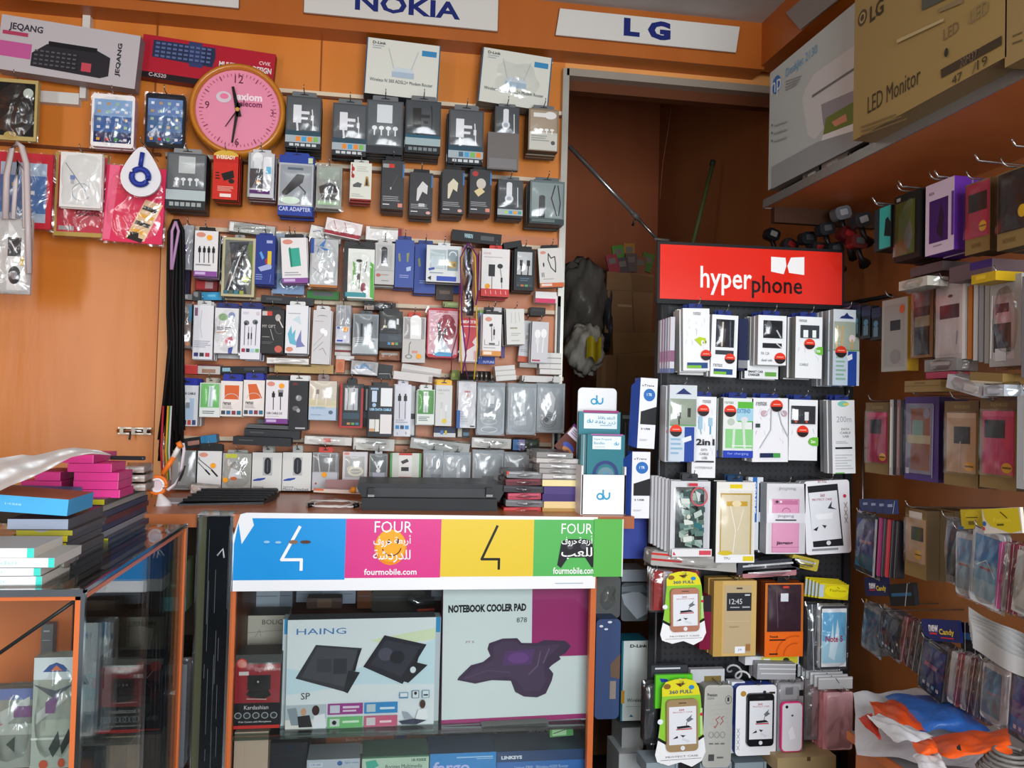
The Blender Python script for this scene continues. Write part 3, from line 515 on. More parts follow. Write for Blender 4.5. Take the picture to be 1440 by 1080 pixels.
I('C', 788, 140, 1003, 545, 'blue_bag_pack', 'cable', 'pale blue bag with a coiled cord behind the teal phone box', 'a8b8cc', [('r', 0, .66, 1, 1, '88a4c8'), ring(.4, .8, .2, .08, .02, '4a5a70', 90, 360), ('r', .1, .05, .9, .6, '9aa2a8')], bag=1, yf=2.60, noav=True)
I('C', 845, 165, 1018, 470, 'phone_case_box', 'phone case', 'tilted white box with a teal phone and purple base', 'e6e4e4', [red1, ('p', [(.28, .24), (.7, .22), (.75, .62), (.34, .65)], '35a890'), ('p', [(.3, .22), (.36, .21), (.42, .64), (.36, .65)], '1f7a68')] + lines(.1, .76, .9, .86, 2, 'a0a0a8') + base('8a4a9c'), n=3, t=.018, tab='2a2a2c', tilt=-4, side='b0b0b4', yf=2.52, noav=True)
star = [('r', .05, .28, .85, .95, 'c8ccce')] + [('p', [(.3 + .02 * math.cos(a), .16 + .02 * math.sin(a)), (.42 + .34 * math.cos(a + .1), .2 + .22 * math.sin(a + .1)), (.4 + .1 * math.cos(a + .6), .2 + .06 * math.sin(a + .6))], '3a7ac0') for a in (0, 1.1, 2.2, 3.4, 5.0)] + [('r', 0, .0, .12, .3, '2c50a0'), ('r', 0, .95, 1, 1, 'b06a28'), ('l', [(.1, .6), (.8, .9)], .015, '8a8e92')]
I('C', 1038, 175, 1225, 500, 'silver_star_pack', 'cable', 'silver pack with a bright blue splash', 'b8bcbe', star, n=2, t=.02, bag=1, side='707070')
lay('C', 1015, 525, 1235, 580, 'green_tray_pack', 'cable', 'green-edged pack end showing below the silver splash pack', '3a8040', [('r', .2, .1, .8, .6, '606468')], t=.03, yf=2.6)
gh = [('r', .0, 0, .14, 1, '2a2c2e'), ('p', [(.3, .25), (.38, .3), (.42, .75), (.3, .7)], '70a858'), ('p', [(.86, .25), (.98, .3), (1, 1), (.88, .96)], '58b040'), ('l', [(.55, .3), (.52, .8)], .02, '3a3c3e'), ('l', [(.75, .25), (.7, .45)], .03, '2a2c2e'), ('e', .5, .24, .1, .03, '1c1c1e'), ('e', .66, .78, .09, .1, '8a2a40'), ('r', .08, .88, .75, .97, '38909a'), ('r', .44, .5, .52, .62, '2a2a2e')]
I('C', 1262, 240, 1470, 575, 'green_earphone_pack', 'earphones', 'white and green earphone pack with a black header', 'e4e8e2', gh, n=3, t=.02, tab='2c2c2c', tabw=1.0, tabh=.15, bag=2, side='508a48')
I('C', 245, 525, 305, 590, 'black_clip_pack', 'clip', 'grey clip end beside the cyan stick', '56585a', [('r', .1, .1, .6, .6, 'a0a0a0')], yf=2.6, hook=False)
lay('C', 305, 532, 440, 585, 'cyan_stick_pack', 'stick', 'cyan wrapped stick end, one of the small ones near the lanyards', '3a9ccc', [('r', .3, .3, .7, .6, '70c0e0')], tilt=-3, t=.05, yf=2.57)
lay('C', 140, 545, 240, 582, 'grey_stick_pack', 'stick', 'grey and white stick end nearest the lanyards', '8a8c8e', [('r', .1, .1, .7, .8, 'c0c0c0')], t=.04, yf=2.57)
lay('C', 705, 562, 1060, 612, 'black_bar_box', 'box', 'long dark grey box lying over the black earphone box', '2e3034', [('r', .1, .3, .4, .6, '4a4c50')], tilt=1.5, t=.045, yf=2.55)
plugb = [('r', .08, .05, .86, .65, 'b8bab8'), ('e', .46, .16, .16, .07, '1a1a20'), ('r', .32, .14, .62, .5, '222430'), ('r', .3, .5, .66, .56, 'e8e8e8'), ('e', .18, .78, .12, .04, 'b86058'), ('r', .0, .66, 1, .67, '9a9a98')] + lines(.3, .76, .9, .8, 1, 'b08880') + lines(.35, .9, .9, .94, 1, '8a8a8a')
I('D', 132, 200, 262, 480, 'car_charger_box', 'charger', 'grey-white box with a short black charger, in the third row', 'c0c0be', plugb, n=4, t=.022, side='8a8884', tab='c8c8c6', win=(.08, .05, .86, .65))
blu = [('p', [(.15, .3), (.25, .28), (.3, .45), (.2, .46)], '8a9058'), ('p', [(.6, .28), (.75, .26), (.7, .46), (.62, .46)], '8a9058'), ('p', [(.6, .58), (.85, .55), (.84, .64), (.62, .66)], 'b0c0e0')] + lines(.25, .74, .8, .82, 2, '90a0d0')
I('D', 267, 180, 393, 500, 'blue_cable_box', 'cable', 'blue cable box with two tan plugs beside the black charger box', '3a529e', blu, n=5, t=.02, side='22306a', tab='2a3c80')
I('D', 398, 210, 540, 540, 'blue_cable_box', 'cable', 'blue cable box mostly covered by the white headset box', '3850a0', blu + [('r', .7, .05, .85, .1, 'e0e0f0')], n=3, t=.02, side='22306a', tab='2a3c80', yf=2.57)
I('D', 542, 480, 660, 585, 'dark_round_pack', 'adaptor', 'dark brown rounded pack below the white headset box', '3c302c', [('r', .2, .4, .8, .62, '6a5248'), ('r', 0, 0, 1, .3, '2a2220')], yf=2.58, hook=False)
I('D', 640, 480, 712, 540, 'blue_cable_box', 'cable', 'blue box corner showing right of the dark rounded pack', '2c4a9c', [], yf=2.6, hook=False)
sam = [('r', .1, .12, .56, .64, 'b4c4c8'), ('r', .14, .3, .5, .62, 'c4d4d8'), ('r', .6, .1, .9, .68, '8e9ea6'), ring(.75, .26, .1, .1, .03, 'e8ecec', 0, 180), ('l', [(.5, .3), (.5, .66)], .02, 'e8ecec'), ('r', .62, .42, .86, .6, 'b89a48'), ('e', .8, .52, .05, .05, '8a7030'), ('p', [(.06, .64), (.22, .6), (.24, .66), (.08, .7)], '2c48a0'), ('r', .3, .84, .86, .97, '2a48b0'), ('p', [(.04, .9), (.14, .84), (.14, .96)], '202024')] + lines(.1, .74, .6, .8, 1, '8a9aa8')
I('D', 478, 218, 714, 465, 'headset_box', 'headset', 'square white box with a gold chip and blue bar', 'd8dcde', sam, n=3, t=.024, side='98a0a4', tab='d8dcde', tabw=.35, win=(.1, .12, .9, .66))
red = [('t', 'LEWEI', .06, .08, .32, .12, 'c89a98', .02)] + lines(.08, .17, .92, .2, 1, 'b0a8a8') + [('r', .25, .33, .48, .58, '1c1c1e'), ('l', [(.38, .58), (.38, .85)], .02, '2a2a2a'), ('e', .66, .36, .1, .05, '2a2a2c'), ('l', [(.66, .38), (.72, .6), (.74, .82)], .018, '2a2a2a'), ('r', .69, .6, .76, .7, '1c1c1e'), ('r', 0, .84, 1, 1, 'cc3030')] + [('l', [(.15 + .18 * i, .88), (.17 + .18 * i, .95)], .02, 'f0c0c0') for i in range(5)]
I('D', 850, 240, 1038, 562, 'earphone_box', 'earphones', 'white and red earphone box with an orange dot', 'e6e4e2', red, n=4, t=.022, side='c02828', tab='d03a30', tabw=.45, tabh=.08, st=(.22, .79))
ucb = [('r', .14, .06, .86, .62, 'c6cacc'), ('r', .26, .26, .42, .4, '16181a'), ('l', [(.34, .4), (.36, .66)], .06, '16181a'), ('r', .6, .26, .76, .4, '16181a'), ('l', [(.68, .4), (.66, .66)], .06, '16181a'), ('r', .12, .66, .9, .92, '2e3a44')] + lines(.3, .7, .85, .8, 2, '5a7080') + icons(.86, .91, ['4a4c50', 'c06a48', '60a058', '4a4c50'], .1, .9)
I('D', 1070, 245, 1210, 520, 'cable_box', 'cable', 'black framed box with two black plugs, in the third row', '1e2124', ucb, n=4, t=.022, side='141517', tab='1c1c1e', win=(.14, .06, .86, .62))
hs = [('e', .2, .11, .12, .04, 'd8907c'), ('l', [(.42, .14), (.4, .3), (.5, .5), (.68, .62), (.7, .4), (.68, .22), (.52, .26), (.42, .14)], .04, '202022'), ('e', .2, .42, .03, .06, '1c1c1e'), ('t', 'II', .1, .62, .2, .74, '505058', 0)] + lines(.14, .78, .8, .82, 1, 'a8a0a0') + base('d86a38', 'e8d8d0')
I('D', 1238, 235, 1400, 498, 'neckband_box', 'earphones', 'tilted white box with a black neckband and orange base', 'dcdad6', hs, n=2, t=.022, tab='1c1c1e', tilt=-5, side='8a8884')
lay('D', 1215, 530, 1358, 605, 'pink_white_box', 'box', 'white box with a pink edge on top of the metal strip', 'f0ecec', [('r', 0, .6, .95, 1, 'd83a6a')], tilt=0, t=.04, yf=2.56)
# long bagged black cable with coloured lanyards
cb = empty('hanging_cable_bag', (0, 0, 0), 'long dark cable in a clear sleeve among the coloured cords', 'cable')
b = MB(); b.tube([P(*cp('D', x, y), Y=2.47) for x, y in ((765, 235), (755, 330), (770, 420), (760, 520), (775, 610), (770, 690))], .011, M('1e1f2c', .35), 8); b.obj('black_cable', cb)
b = MB(); b.tube([P(*cp('D', x, y), Y=2.455) for x, y in ((740, 215), (745, 340), (780, 430), (750, 540))], .004, M('8a92a8', .3), 6); b.obj('grey_cord', cb)
mid, t, w, h = rect_world('D', 722, 205, 808, 700, 2.46, None); b = MB(); pillow(b, w, h, .03, BAG, 9, .002, nv=22); q = b.obj('clear_sleeve', cb); q.location = (mid.x, 2.45, t.z)
def cord(label, c, pts, col, r=.0022, Y=2.45, name='hanging_string', group='coloured cords hanging in front of the packs'):
    b = MB(); b.tube([P(*cp(c, x, y), Y=Y) for x, y in pts], r, M(col, .6), 5); tag(b.obj(name), label, 'cord', group)
cord('yellow cord hanging in front of the packs, left of the red pack', 'D', [(755, 205), (716, 300), (712, 500), (705, 800), (716, 1080)], 'd8b030')
cord('yellow cord hanging right of the dark cable sleeve', 'D', [(775, 205), (808, 300), (815, 600), (822, 900), (800, 1120)], 'd8b030', Y=2.452)
cord('purple cord hanging right of the dark cable sleeve', 'D', [(765, 200), (822, 290), (826, 520), (812, 620)], '6a2a78', Y=2.448)
cord('purple cord crossing the small red and white pack', 'D', [(760, 200), (708, 300), (716, 700), (745, 960), (720, 1080)], '6a2a78', Y=2.446)
cord('thin purple cord ending beside the blue box', 'D', [(770, 700), (768, 800), (735, 1000), (760, 1120)], '70305a', .0016, Y=2.444)
cord('dark red cord hanging at the edge of the pink blister', 'D', [(705, 480), (690, 800), (650, 950), (645, 1080)], '7a2840', .0016, Y=2.444)
# ---------------------------------------------------------------- fourth row
I('C', 82, 605, 235, 908, 'silver_earphone_pack', 'earphones', 'silver brown bag pack with earphones, behind the lanyard ends', '8a7a74', [('r', .05, .05, .6, .95, 'a8a8a4'), ring(.6, .7, .25, .2, .03, 'c8c8c4', 90, 200), ('r', .88, .05, 1, .4, '4a90b0'), ('e', .85, .9, .1, .05, 'd89070')] + lines(.05, .7, .5, .8, 2, 'd8d8d8'), n=3, t=.02, bag=1, side='3a3638')
I('C', 248, 620, 382, 985, 'white_earphone_box', 'earphones', 'white box with faint prints and three coloured squares', 'e2e2e6', [('l', [(.4, .1), (.35, .4), (.45, .6)], .03, 'b8b8c0'), ('r', .05, .05, .2, .2, '8a5a78')] + lines(.05, .66, .95, .8, 4, 'a8a8b4') + icons(.88, .95, ['3a3a7a', '3a3438', 'b8384a'], .04, .9), n=4, t=.02, tab='d0d0d0', side='a8a8ac')
I('C', 392, 640, 552, 945, 'white_earphone_box', 'earphones', 'white box with green and red prints under a blue header', 'e2e2e4', [('e', .35, .2, .2, .08, '8ab07a'), ('e', .7, .16, .14, .08, '7a88b8'), ring(.5, .35, .3, .2, .02, 'b8bcc4', 0, 200), ('p', [(.45, .68), (.75, .62), (.8, .74), (.5, .8)], 'c86a80'), ('p', [(.6, .88), (.8, .85), (.75, 1), (.6, 1)], '4a5aa8'), ('l', [(.1, .55), (.5, .52)], .03, 'd8905a')] + lines(.1, .42, .9, .5, 2, '505058'), n=4, t=.02, tab='2a3470', tabw=.9, tabh=.12, side='9a9aa0', bag=1)
lay('C', 415, 950, 560, 980, 'white_flat_box', 'box', 'white box bottom showing under the green and red printed pack', 'dcdcdc', [], t=.04, yf=2.6)
ep = [('t', 'SONY', .1, .06, .4, .11, 'b8b0b8', .02), ('e', .84, .09, .1, .04, 'd8c8cc'), ('e', .28, .28, .14, .05, '6a7070'), ('e', .24, .3, .06, .03, '2a2c2e'), ('e', .72, .26, .14, .05, '6a7070'), ('e', .76, .27, .06, .03, '2a2c2e'), ('l', [(.2, .3), (.2, .72)], .03, '2a2c2e'), ('l', [(.78, .28), (.76, .72)], .03, '2a2c2e'), ('l', [(.4, .36), (.4, .72)], .02, '2a2c2e'), ('l', [(.55, .36), (.55, .72)], .02, '2a2c2e'), ('r', .37, .48, .44, .6, '1a1a1c'), ('r', .52, .48, .58, .6, '1a1a1c')] + icons(.79, .86, ['a02848', '2a3a48', 'a8d0e0', '70b060'], .05, .98)
I('C', 568, 645, 702, 985, 'earphone_box', 'earphones', 'white box with black earbuds under a dark blue header', 'e6e6ee', ep, n=5, t=.02, tab='24306e', tabw=1, tabh=.13, side='3a4690')
I('C', 708, 650, 860, 945, 'black_earphone_box', 'earphones', 'black earphone box with a red tag', '2b2a2c', [('r', .02, .04, .24, .14, 'c8c0bc'), ('r', .24, .04, .46, .14, 'd04030'), ('e', .72, .18, .12, .08, 'b8b4b0'), ('l', [(.74, .2), (.95, .4)], .05, 'd8d4d0'), ('t', 'MY GIFT', .04, .35, .62, .42, 'c8c4c0', 0), ('l', [(.4, .45), (.55, .7)], .03, 'a0a0a0'), ring(.8, .4, .2, .15, .015, '8a8888', 180, 300), ('e', .78, .9, .17, .08, 'c86050')] + lines(.05, .62, .45, .66, 1, '98948f') + lines(.05, .74, .6, .8, 2, '6a6866'), n=5, t=.02, tab='1c1c1c', side='17171a')
spl = [('p', [(.1, .6), (.25, .42), (.3, .6), (.45, .5), (.42, .7), (.6, .85), (.2, .8)], '6ab8d0'), ('p', [(.5, .75), (.7, .5), (.72, .75), (.9, .85), (.5, .88)], '7a80b8'), ('p', [(.3, .3), (.6, .2), (.7, .4)], 'c8dce4'), ('e', .2, .92, .16, .05, 'd89078')] + lines(.1, .16, .9, .2, 1, 'a8b0b4')
I('C', 872, 622, 1022, 945, 'splatter_earphone_box', 'earphones', 'white box with a blue paint splatter', 'e6e8ec', spl, n=5, t=.02, tab='e0e0e0', side='55555a')
wf = [('l', [(.35, .1), (.62, .1)], .03, 'a8a8a8'), ('e', .55, .38, .14, .05, 'f8f8f8'), ('e', .72, .42, .1, .06, 'f8f8f8'), ('l', [(.6, .46), (.1, .66)], .03, 'b0b0b0'), ('l', [(.6, .58), (.1, .76)], .03, 'a0a0a0'), ('l', [(.4, .74), (.6, .7), (.8, .82)], .02, '707070'), ring(.5, .12, .25, .03, .02, '8a8a8a', 0, 180)] + lines(.1, .2, .9, .22, 1, 'a8a8a8')
I('C', 1052, 655, 1176, 1018, 'white_earphone_box', 'earphones', 'tall off-white box with white earphones, lower than its neighbours', 'd0d0d2', wf, n=4, t=.02, tab='d8d8d8', side='9a9a9e', tilt=1)
I('C', 1210, 620, 1310, 880, 'grey_clip_pack', 'cable', 'narrow grey bag with two cords and an orange dot', 'a0a4aa', [('l', [(.3, .0), (.3, .5)], .04, 'd0d4d8'), ('l', [(.6, .0), (.65, .5)], .04, 'd0d4d8'), ('r', .05, .55, .95, .97, 'd8dce6'), ('r', .1, .9, .5, .95, '3a50b0'), ('r', .1, .56, .3, .62, '4a70c0')], n=2, t=.02, bag=1, st=(.68, .63))
lay('C', 1205, 885, 1312, 960, 'red_white_small_pack', 'cable', 'small white and red pack under the narrow grey bag', 'dcd8d4', [('r', 0, .5, 1, .7, '8a3434'), ('e', .3, .3, .2, .15, 'e8e8e8')], t=.03, yf=2.58)
lay('C', 1212, 962, 1335, 992, 'white_flat_box', 'box', 'thin white box edge under the small white and red pack', 'd8d8d8', [], t=.05, yf=2.57)
gbl = [('r', .05, .04, .95, .6, '6c767c'), ('l', [(.34, .26), (.34, .55)], .09, '1a1c1e'), ('l', [(.52, .3), (.5, .55)], .06, '1a1c1e'), ('l', [(.74, .2), (.68, .5)], .07, '22262a'), ('r', .0, .6, 1, 1, 'b0b8bc')] + lines(.1, .62, .9, .76, 3, '50585e')
I('D', -18, 680, 153, 948, 'grey_cable_blister', 'cable', 'grey blister with three black cable ends', '8a949a', gbl, n=4, t=.022, side='505458', tab='4a4c4e', win=(.05, .04, .95, .98), tabw=.5)
I('D', 162, 660, 315, 908, 'black_cable_blister', 'cable', 'black blister box with coloured icons right of the grey blister', '26282a', [('r', .06, .04, .94, .6, '202224'), ('r', .16, .4, .32, .46, 'c8c4a8'), ('r', .74, .2, .84, .36, 'e0e4e8'), ('l', [(.78, .36), (.76, .6)], .04, '0c0c0e'), ('r', .0, .62, 1, .84, '39434c')] + lines(.4, .68, .95, .8, 3, '506068') + icons(.85, .92, ['4a90c0', 'd08a40', '60a060'], .35, .85), n=3, t=.024, side='161618', win=(.06, .04, .94, .6), tab='222224')
lay('D', 160, 930, 298, 990, 'orange_bag_pack', 'cable', 'copper bagged pack under the black blister box', 'a86a48', [('r', .1, .2, .9, .45, 'c0c0b8')], bag=1, t=.03, yf=2.59)
lay('D', 60, 600, 272, 655, 'black_tube_pack', 'cable', 'black and silver wrapped pack lying over the blister boxes', '1e1c1e', [('r', .0, .5, .3, 1, 'a89890'), ('r', .5, .1, .6, .6, '707070')], tilt=1, bag=1, t=.03)
I('D', 318, 700, 472, 1008, 'desk_lamp_box', 'cable', 'white and grey box with an orange dot under a red tab', 'c4c2be', [('r', .06, .02, .94, .48, '9a9896'), ('e', .55, .06, .24, .1, 'f2f2f0'), ('r', .32, .06, .8, .48, 'eeeeec'), ('l', [(.36, .55), (.3, .6), (.28, .85)], .03, '4a4a4a'), ('e', .28, .87, .16, .05, '8a8a88'), ('e', .28, .87, .09, .03, 'c4c2be'), ('r', .42, .74, .66, .79, 'd08878')], n=3, t=.024, side='26262a', tab='c83a24', tabw=.55, tabh=.11, st=(.72, .86), win=(.06, .02, .94, .5))
pkb = [('r', .04, .05, .96, .93, 'd4a8b4'), ('e', .62, .4, .3, .28, '9c2840'), ('e', .24, .58, .17, .08, 'd8b0b8'), ring(.24, .58, .17, .08, .015, 'f0d8dc'), ('p', [(.34, .3), (.42, .28), (.48, .9), (.36, .9)], '2a2a30'), ('p', [(.6, .38), (.66, .4), (.48, .64), (.42, .6)], '38383e'), ('p', [(.5, .6), (.85, .95), (.2, .95)], 'd8e4ec'), ('p', [(.2, .88), (.85, .9), (.8, .97), (.3, .97)], '4aa0d0'), ('t', 'LEWEI', .3, .06, .65, .1, 'c83040', .02), ('l', [(.1, .1), (.95, .12)], .02, 'e8d0d4')]
I('D', 482, 640, 694, 975, 'pink_stylus_blister', 'stylus', 'red and pink blister with a dark clip and white triangle', 'b82838', pkb, n=3, t=.02, side='8c2030', bag=1, rad=.012)
lay('D', 590, 598, 700, 636, 'green_strip_box', 'box', 'small olive green box end lying over the pink blister', '8aa060', [('r', .3, .2, .9, .6, 'a8b880')], t=.04, yf=2.57)
rw = [('r', 0, 0, 1, .18, 'cc3038'), ('t', 'BEATS', .06, .05, .9, .12, 'f0d8d8', .06), ('p', [(.1, .2), (.9, .2), (.95, .4), (.7, .55), (.85, .62), (.4, .75), (.2, .5), (.35, .42)], 'c83c48'), ('r', .8, .75, .95, .95, 'e0a8b0')]
I('D', 702, 708, 824, 1000, 'red_white_pack', 'earphones', 'small red and white pack hanging behind the coloured cords', 'e8dede', rw, n=2, t=.02, side='b02838', hook=False)
I('D', 832, 655, 945, 1018, 'blue_box', 'cable', 'tall blue box mostly covered by the orange-based white box', '2a48a8', [('r', 0, 0, .25, .06, '8ab060'), ('r', .02, .05, .2, .9, 'b8c8e8'), ('l', [(.1, .1), (.12, .9)], .06, '1c2a50'), ('t', 'FUTURE', .3, .94, .95, .98, 'c8d0f0', .03)], n=2, t=.02, side='1c2a70', yf=2.57)
I('D', 870, 635, 1005, 740, 'black_header_pack', 'cable', 'black pack top with a white barcode behind the orange-based box', '1a1a1c', [('r', .45, .0, .85, .3, 'c8c8c8'), ('r', .1, .2, .3, .35, 'e8e8e8')], yf=2.6)
I('D', 985, 740, 1010, 975, 'purple_pack', 'cable', 'narrow purple edge of a pack right of the orange-based box', '5a4488', [], yf=2.6, hook=False)
mic = [('e', .3, .12, .18, .055, 'd8907c'), ('p', [(.34, .24), (.52, .22), (.54, .28), (.36, .3)], '1a1a1c'), ('l', [(.46, .28), (.5, .64)], .035, '2a2a2c'), ('r', .56, .36, .66, .5, '1a1a1c'), ('l', [(.6, .3), (.61, .6)], .02, '2a2a2c'), ('l', [(.12, .62), (.12, .74), (.88, .74), (.88, .64)], .02, '505258'), ('r', .35, .69, .66, .73, '505258'), ('r', 0, .88, 1, 1, 'd89038'), ('r', .06, .9, .5, .97, 'f0e0d0')] + lines(.08, .8, .8, .83, 1, '909090')
I('D', 857, 682, 984, 962, 'microphone_box', 'microphone', 'white box with a lapel microphone and orange base', 'e4e2e2', mic, n=3, t=.022, side='b8b8bc', tab='1c1c1e')
I('D', 1018, 645, 1140, 885, 'white_earphone_box', 'earphones', 'plain tilted white box with faint earphones, right of the microphone box', 'dcdcd8', [('l', [(.3, .1), (.28, .4)], .02, 'a8a8a4'), ('l', [(.5, .1), (.52, .4)], .02, 'a8a8a4'), ('l', [(.7, .1), (.74, .36)], .02, 'a8a8a4'), ('r', .2, .52, .6, .56, 'a09a80')] + lines(.25, .68, .85, .78, 2, 'b0b0ac') + lines(.25, .88, .85, .93, 1, 'b0b0ac'), n=4, t=.024, side='3a302a', tilt=-3)
I('D', 1110, 725, 1195, 1005, 'white_earphone_box', 'earphones', 'white box with an orange foot hanging behind the last white box', 'd6d6d8', [('e', .6, .38, .16, .1, 'f4f4f4'), ('e', .5, .4, .1, .06, 'b0b0b0'), ('r', 0, .86, 1, 1, 'c85a38')] + lines(.1, .7, .8, .78, 2, 'a8a8a8'), n=1, t=.024, tilt=5, yf=2.58)
I('D', 1188, 732, 1300, 1008, 'white_earphone_box', 'earphones', 'grey-white box with big white earbuds, last in the fourth row', 'd0d0d4', [('e', .35, .3, .18, .11, 'f6f6f6'), ('e', .72, .28, .18, .11, 'f6f6f6'), ('l', [(.35, .3), (.38, .75)], .06, 'f2f2f2'), ('l', [(.72, .3), (.66, .75)], .06, 'f2f2f2'), ('e', .34, .48, .12, .08, 'e4e4e4'), ('r', .06, .93, .55, .97, 'b04858')], n=3, t=.022, side='a8a8ac', tilt=1)
lay('D', 1180, 635, 1282, 690, 'black_tube_pack', 'cable', 'short black roll above the last white box of the fourth row', '1e1e20', [('r', .1, .2, .9, .5, '2e2e30')], t=.05, yf=2.54)
lay('D', 1108, 1010, 1225, 1040, 'grey_flat_box', 'box', 'grey box end under the orange-footed white box', 'a8a8a4', [], t=.05, yf=2.55)
# ================================================================ fifth row
lay('E', 95, 60, 275, 122, 'red_tube_box', 'box', 'red box end lying left over the fifth row', 'c83c38', [('r', .02, .0, .98, .12, 'd8605a')], t=.06, yf=2.54)
lay('E', 277, 58, 430, 125, 'silver_box', 'box', 'silver and brown box end beside the red box end', 'c4c0bc', [('r', .0, .0, 1, .2, '6a2a2a'), ('r', .2, .5, .8, .9, 'a07a68')], t=.05, yf=2.55)
lay('E', 435, 72, 748, 122, 'black_bar_box', 'box', 'long black box lying over the orange picture boxes', '1c1d20', [('r', .03, .2, .2, .7, '8ab8c8'), ('r', .5, .2, .95, .6, '3a3c40')], tilt=-2, t=.05, yf=2.55)
lay('E', 797, 58, 1195, 118, 'tan_box', 'box', 'long tan cardboard box lying over the fifth row', 'b89a62', [('l', [(.5, .2), (.7, .3)], .01, 'a08450')], t=.06, yf=2.56)
lay('E', 745, 18, 1028, 56, 'white_paper_roll', 'packaging', 'crumpled white wrapper on top of the tan box', 'e8e6e2', [('p', [(.0, .4), (.3, .1), (.6, .5), (.9, .2), (1, .8), (.2, .9)], 'd0cecc')], bag=1, t=.03, yf=2.54)
lay('E', 1210, 25, 1270, 115, 'copper_cap_box', 'box', 'copper coloured box end right of the tan box', 'c87850', [('e', .5, .5, .3, .3, 'b86840')], t=.04, yf=2.56)
ins = [('t', 'remax', .06, .04, .36, .09, '2a2a30', .02), ('t', 'MICRO USB CABLE', .06, .17, .9, .23, '2a2a30', .03), ('r', .38, .32, .86, .84, 'b0c4dc'), ('e', .32, .56, .1, .13, 'd8dce0'), ('l', [(.32, .46), (.32, .38)], .03, '8a8e92'), ('e', .62, .4, .09, .08, 'e4e8ec'), ('r', .56, .42, .7, .56, '8a8e94')] + icons(.85, .97, ['34406a', '3a3e60', 'c05048', '3a4a78'], .28, .96)
I('E', 95, 200, 280, 475, 'cable_box', 'cable', 'white MICRO USB CABLE box under a blue header at left', 'dcdee2', ins, n=5, t=.021, tab='24309a', tabw=.9, tabh=.18, side='b0b4b8')
grn = [('r', .04, .02, .96, .72, '74c070'), ('p', [(.45, .1), (.7, .08), (.64, .7), (.4, .7)], 'dce8e8'), ('l', [(.55, .1), (.5, .7)], .06, 'b0c8d0')] + lines(.15, .82, .9, .93, 2, '606870')
I('E', 292, 185, 430, 415, 'green_cable_box', 'cable', 'green and white cable box, left of the two orange picture boxes', 'dfe4e0', grn, n=4, t=.021, side='a8b0ac', tab='b0a898', tabw=.5, tabh=.15, win=(.04, .02, .96, .7))
def ori(v): return [('e', .5, .38, .4, .32, 'f0e6e0'), ('r', .18, .12, .84, .52, 'd8642c') if v else ('p', [(.2, .12), (.6, .1), (.9, .5), (.3, .55)], 'd8642c'), ring(.5, .5, .32, .14, .03, 'c8c0bc', 0, 180), ('t', 'remax', .12, .6, .5, .68, '2a2a30', .02)] + lines(.1, .7, .7, .8, 3, 'a0a0a4') + icons(.84, .95, ['3a4450', '3a6a9a', '8a3a48', '2a6a8a'], .03, .98)
I('E', 432, 172, 580, 410, 'orange_cable_box', 'cable', 'white box with an orange coiled cable picture, left one of two', 'e8e2dc', ori(1), n=5, t=.02, tab='24309a', tabw=.85, tabh=.2, side='b8b8bc')
I('E', 586, 166, 728, 408, 'orange_cable_box', 'cable', 'white box with an orange coiled cable picture, right one of two', 'e8e2dc', ori(0), n=5, t=.02, tab='24309a', tabw=.85, tabh=.2, side='b8b8bc')
uc = [('e', .22, .09, .17, .055, 'd8907c')] + plug(.34, .3, 1, '141416', .28, .07) + plug(.66, .28, 1, '141416', .3, .1) + [('r', .54, .22, .78, .28, '8a8c8e'), ('t', 'USB CABLE 2.0', .06, .74, .75, .79, '4a4a50', .02)] + lines(.06, .83, .9, .85, 1, 'b8b8bc') + base('7a3a90')
I('E', 737, 166, 888, 458, 'cable_box', 'cable', 'white USB CABLE box with two black plugs and a purple base', 'e6e4e8', uc, n=4, t=.021, tab='1e1e20', tabw=.9, tabh=.11, st=(.7, .13), side='48484c')
lay('E', 680, 430, 740, 460, 'grey_flat_box', 'box', 'thin grey box edge left of the purple USB cable base', '5a5c60', [], t=.04, yf=2.58)
I('E', 897, 170, 1020, 505, 'black_earphone_box', 'earphones', 'tall black box with a white header and silver earbud', '222226', [('t', 'JBL', .15, .04, .45, .1, '8a2a30', .02), ('e', .5, .35, .17, .06, '8a8a90'), ('r', .4, .3, .46, .36, 'c8c8cc'), ('e', .35, .56, .18, .05, '6a6a70'), ('e', .5, .6, .1, .04, 'a8a8b0'), ('l', [(.3, .62), (.12, .8)], .02, '0c0c0e'), ('r', .36, .94, .9, .97, 'b8b8bc')], n=4, t=.021, tab='e0e0e0', tabw=1, tabh=.11, side='141416')
bei = [('r', .0, .6, 1, 1, 'b4c8dc'), ('p', [(.0, .45), (1, .5), (1, .68), (0, .66)], 'd8cfae'), ('r', .25, .22, .36, .34, '8a7a78'), ('l', [(.3, .34), (.27, .62)], .03, 'f0ece8'), ('r', .56, .2, .72, .34, '7a7070'), ('r', .6, .22, .68, .3, 'f0f0f0'), ('l', [(.64, .34), (.6, .62)], .03, 'f0ece8'), ('t', 'HI-SPEED', .08, .66, .6, .72, '8ab0cc', .02), ('e', .8, .8, .08, .05, '5a6a7a')] + lines(.08, .86, .7, .9, 1, '8aa0b4')
I('E', 1030, 172, 1215, 435, 'beige_cable_box', 'cable', 'beige and pale blue cable box under a grey tab', 'd0c8b8', bei, n=4, t=.022, tab='8a7a78', tabw=.4, tabh=.17, side='8a8680', win=(.02, .02, .98, .62))
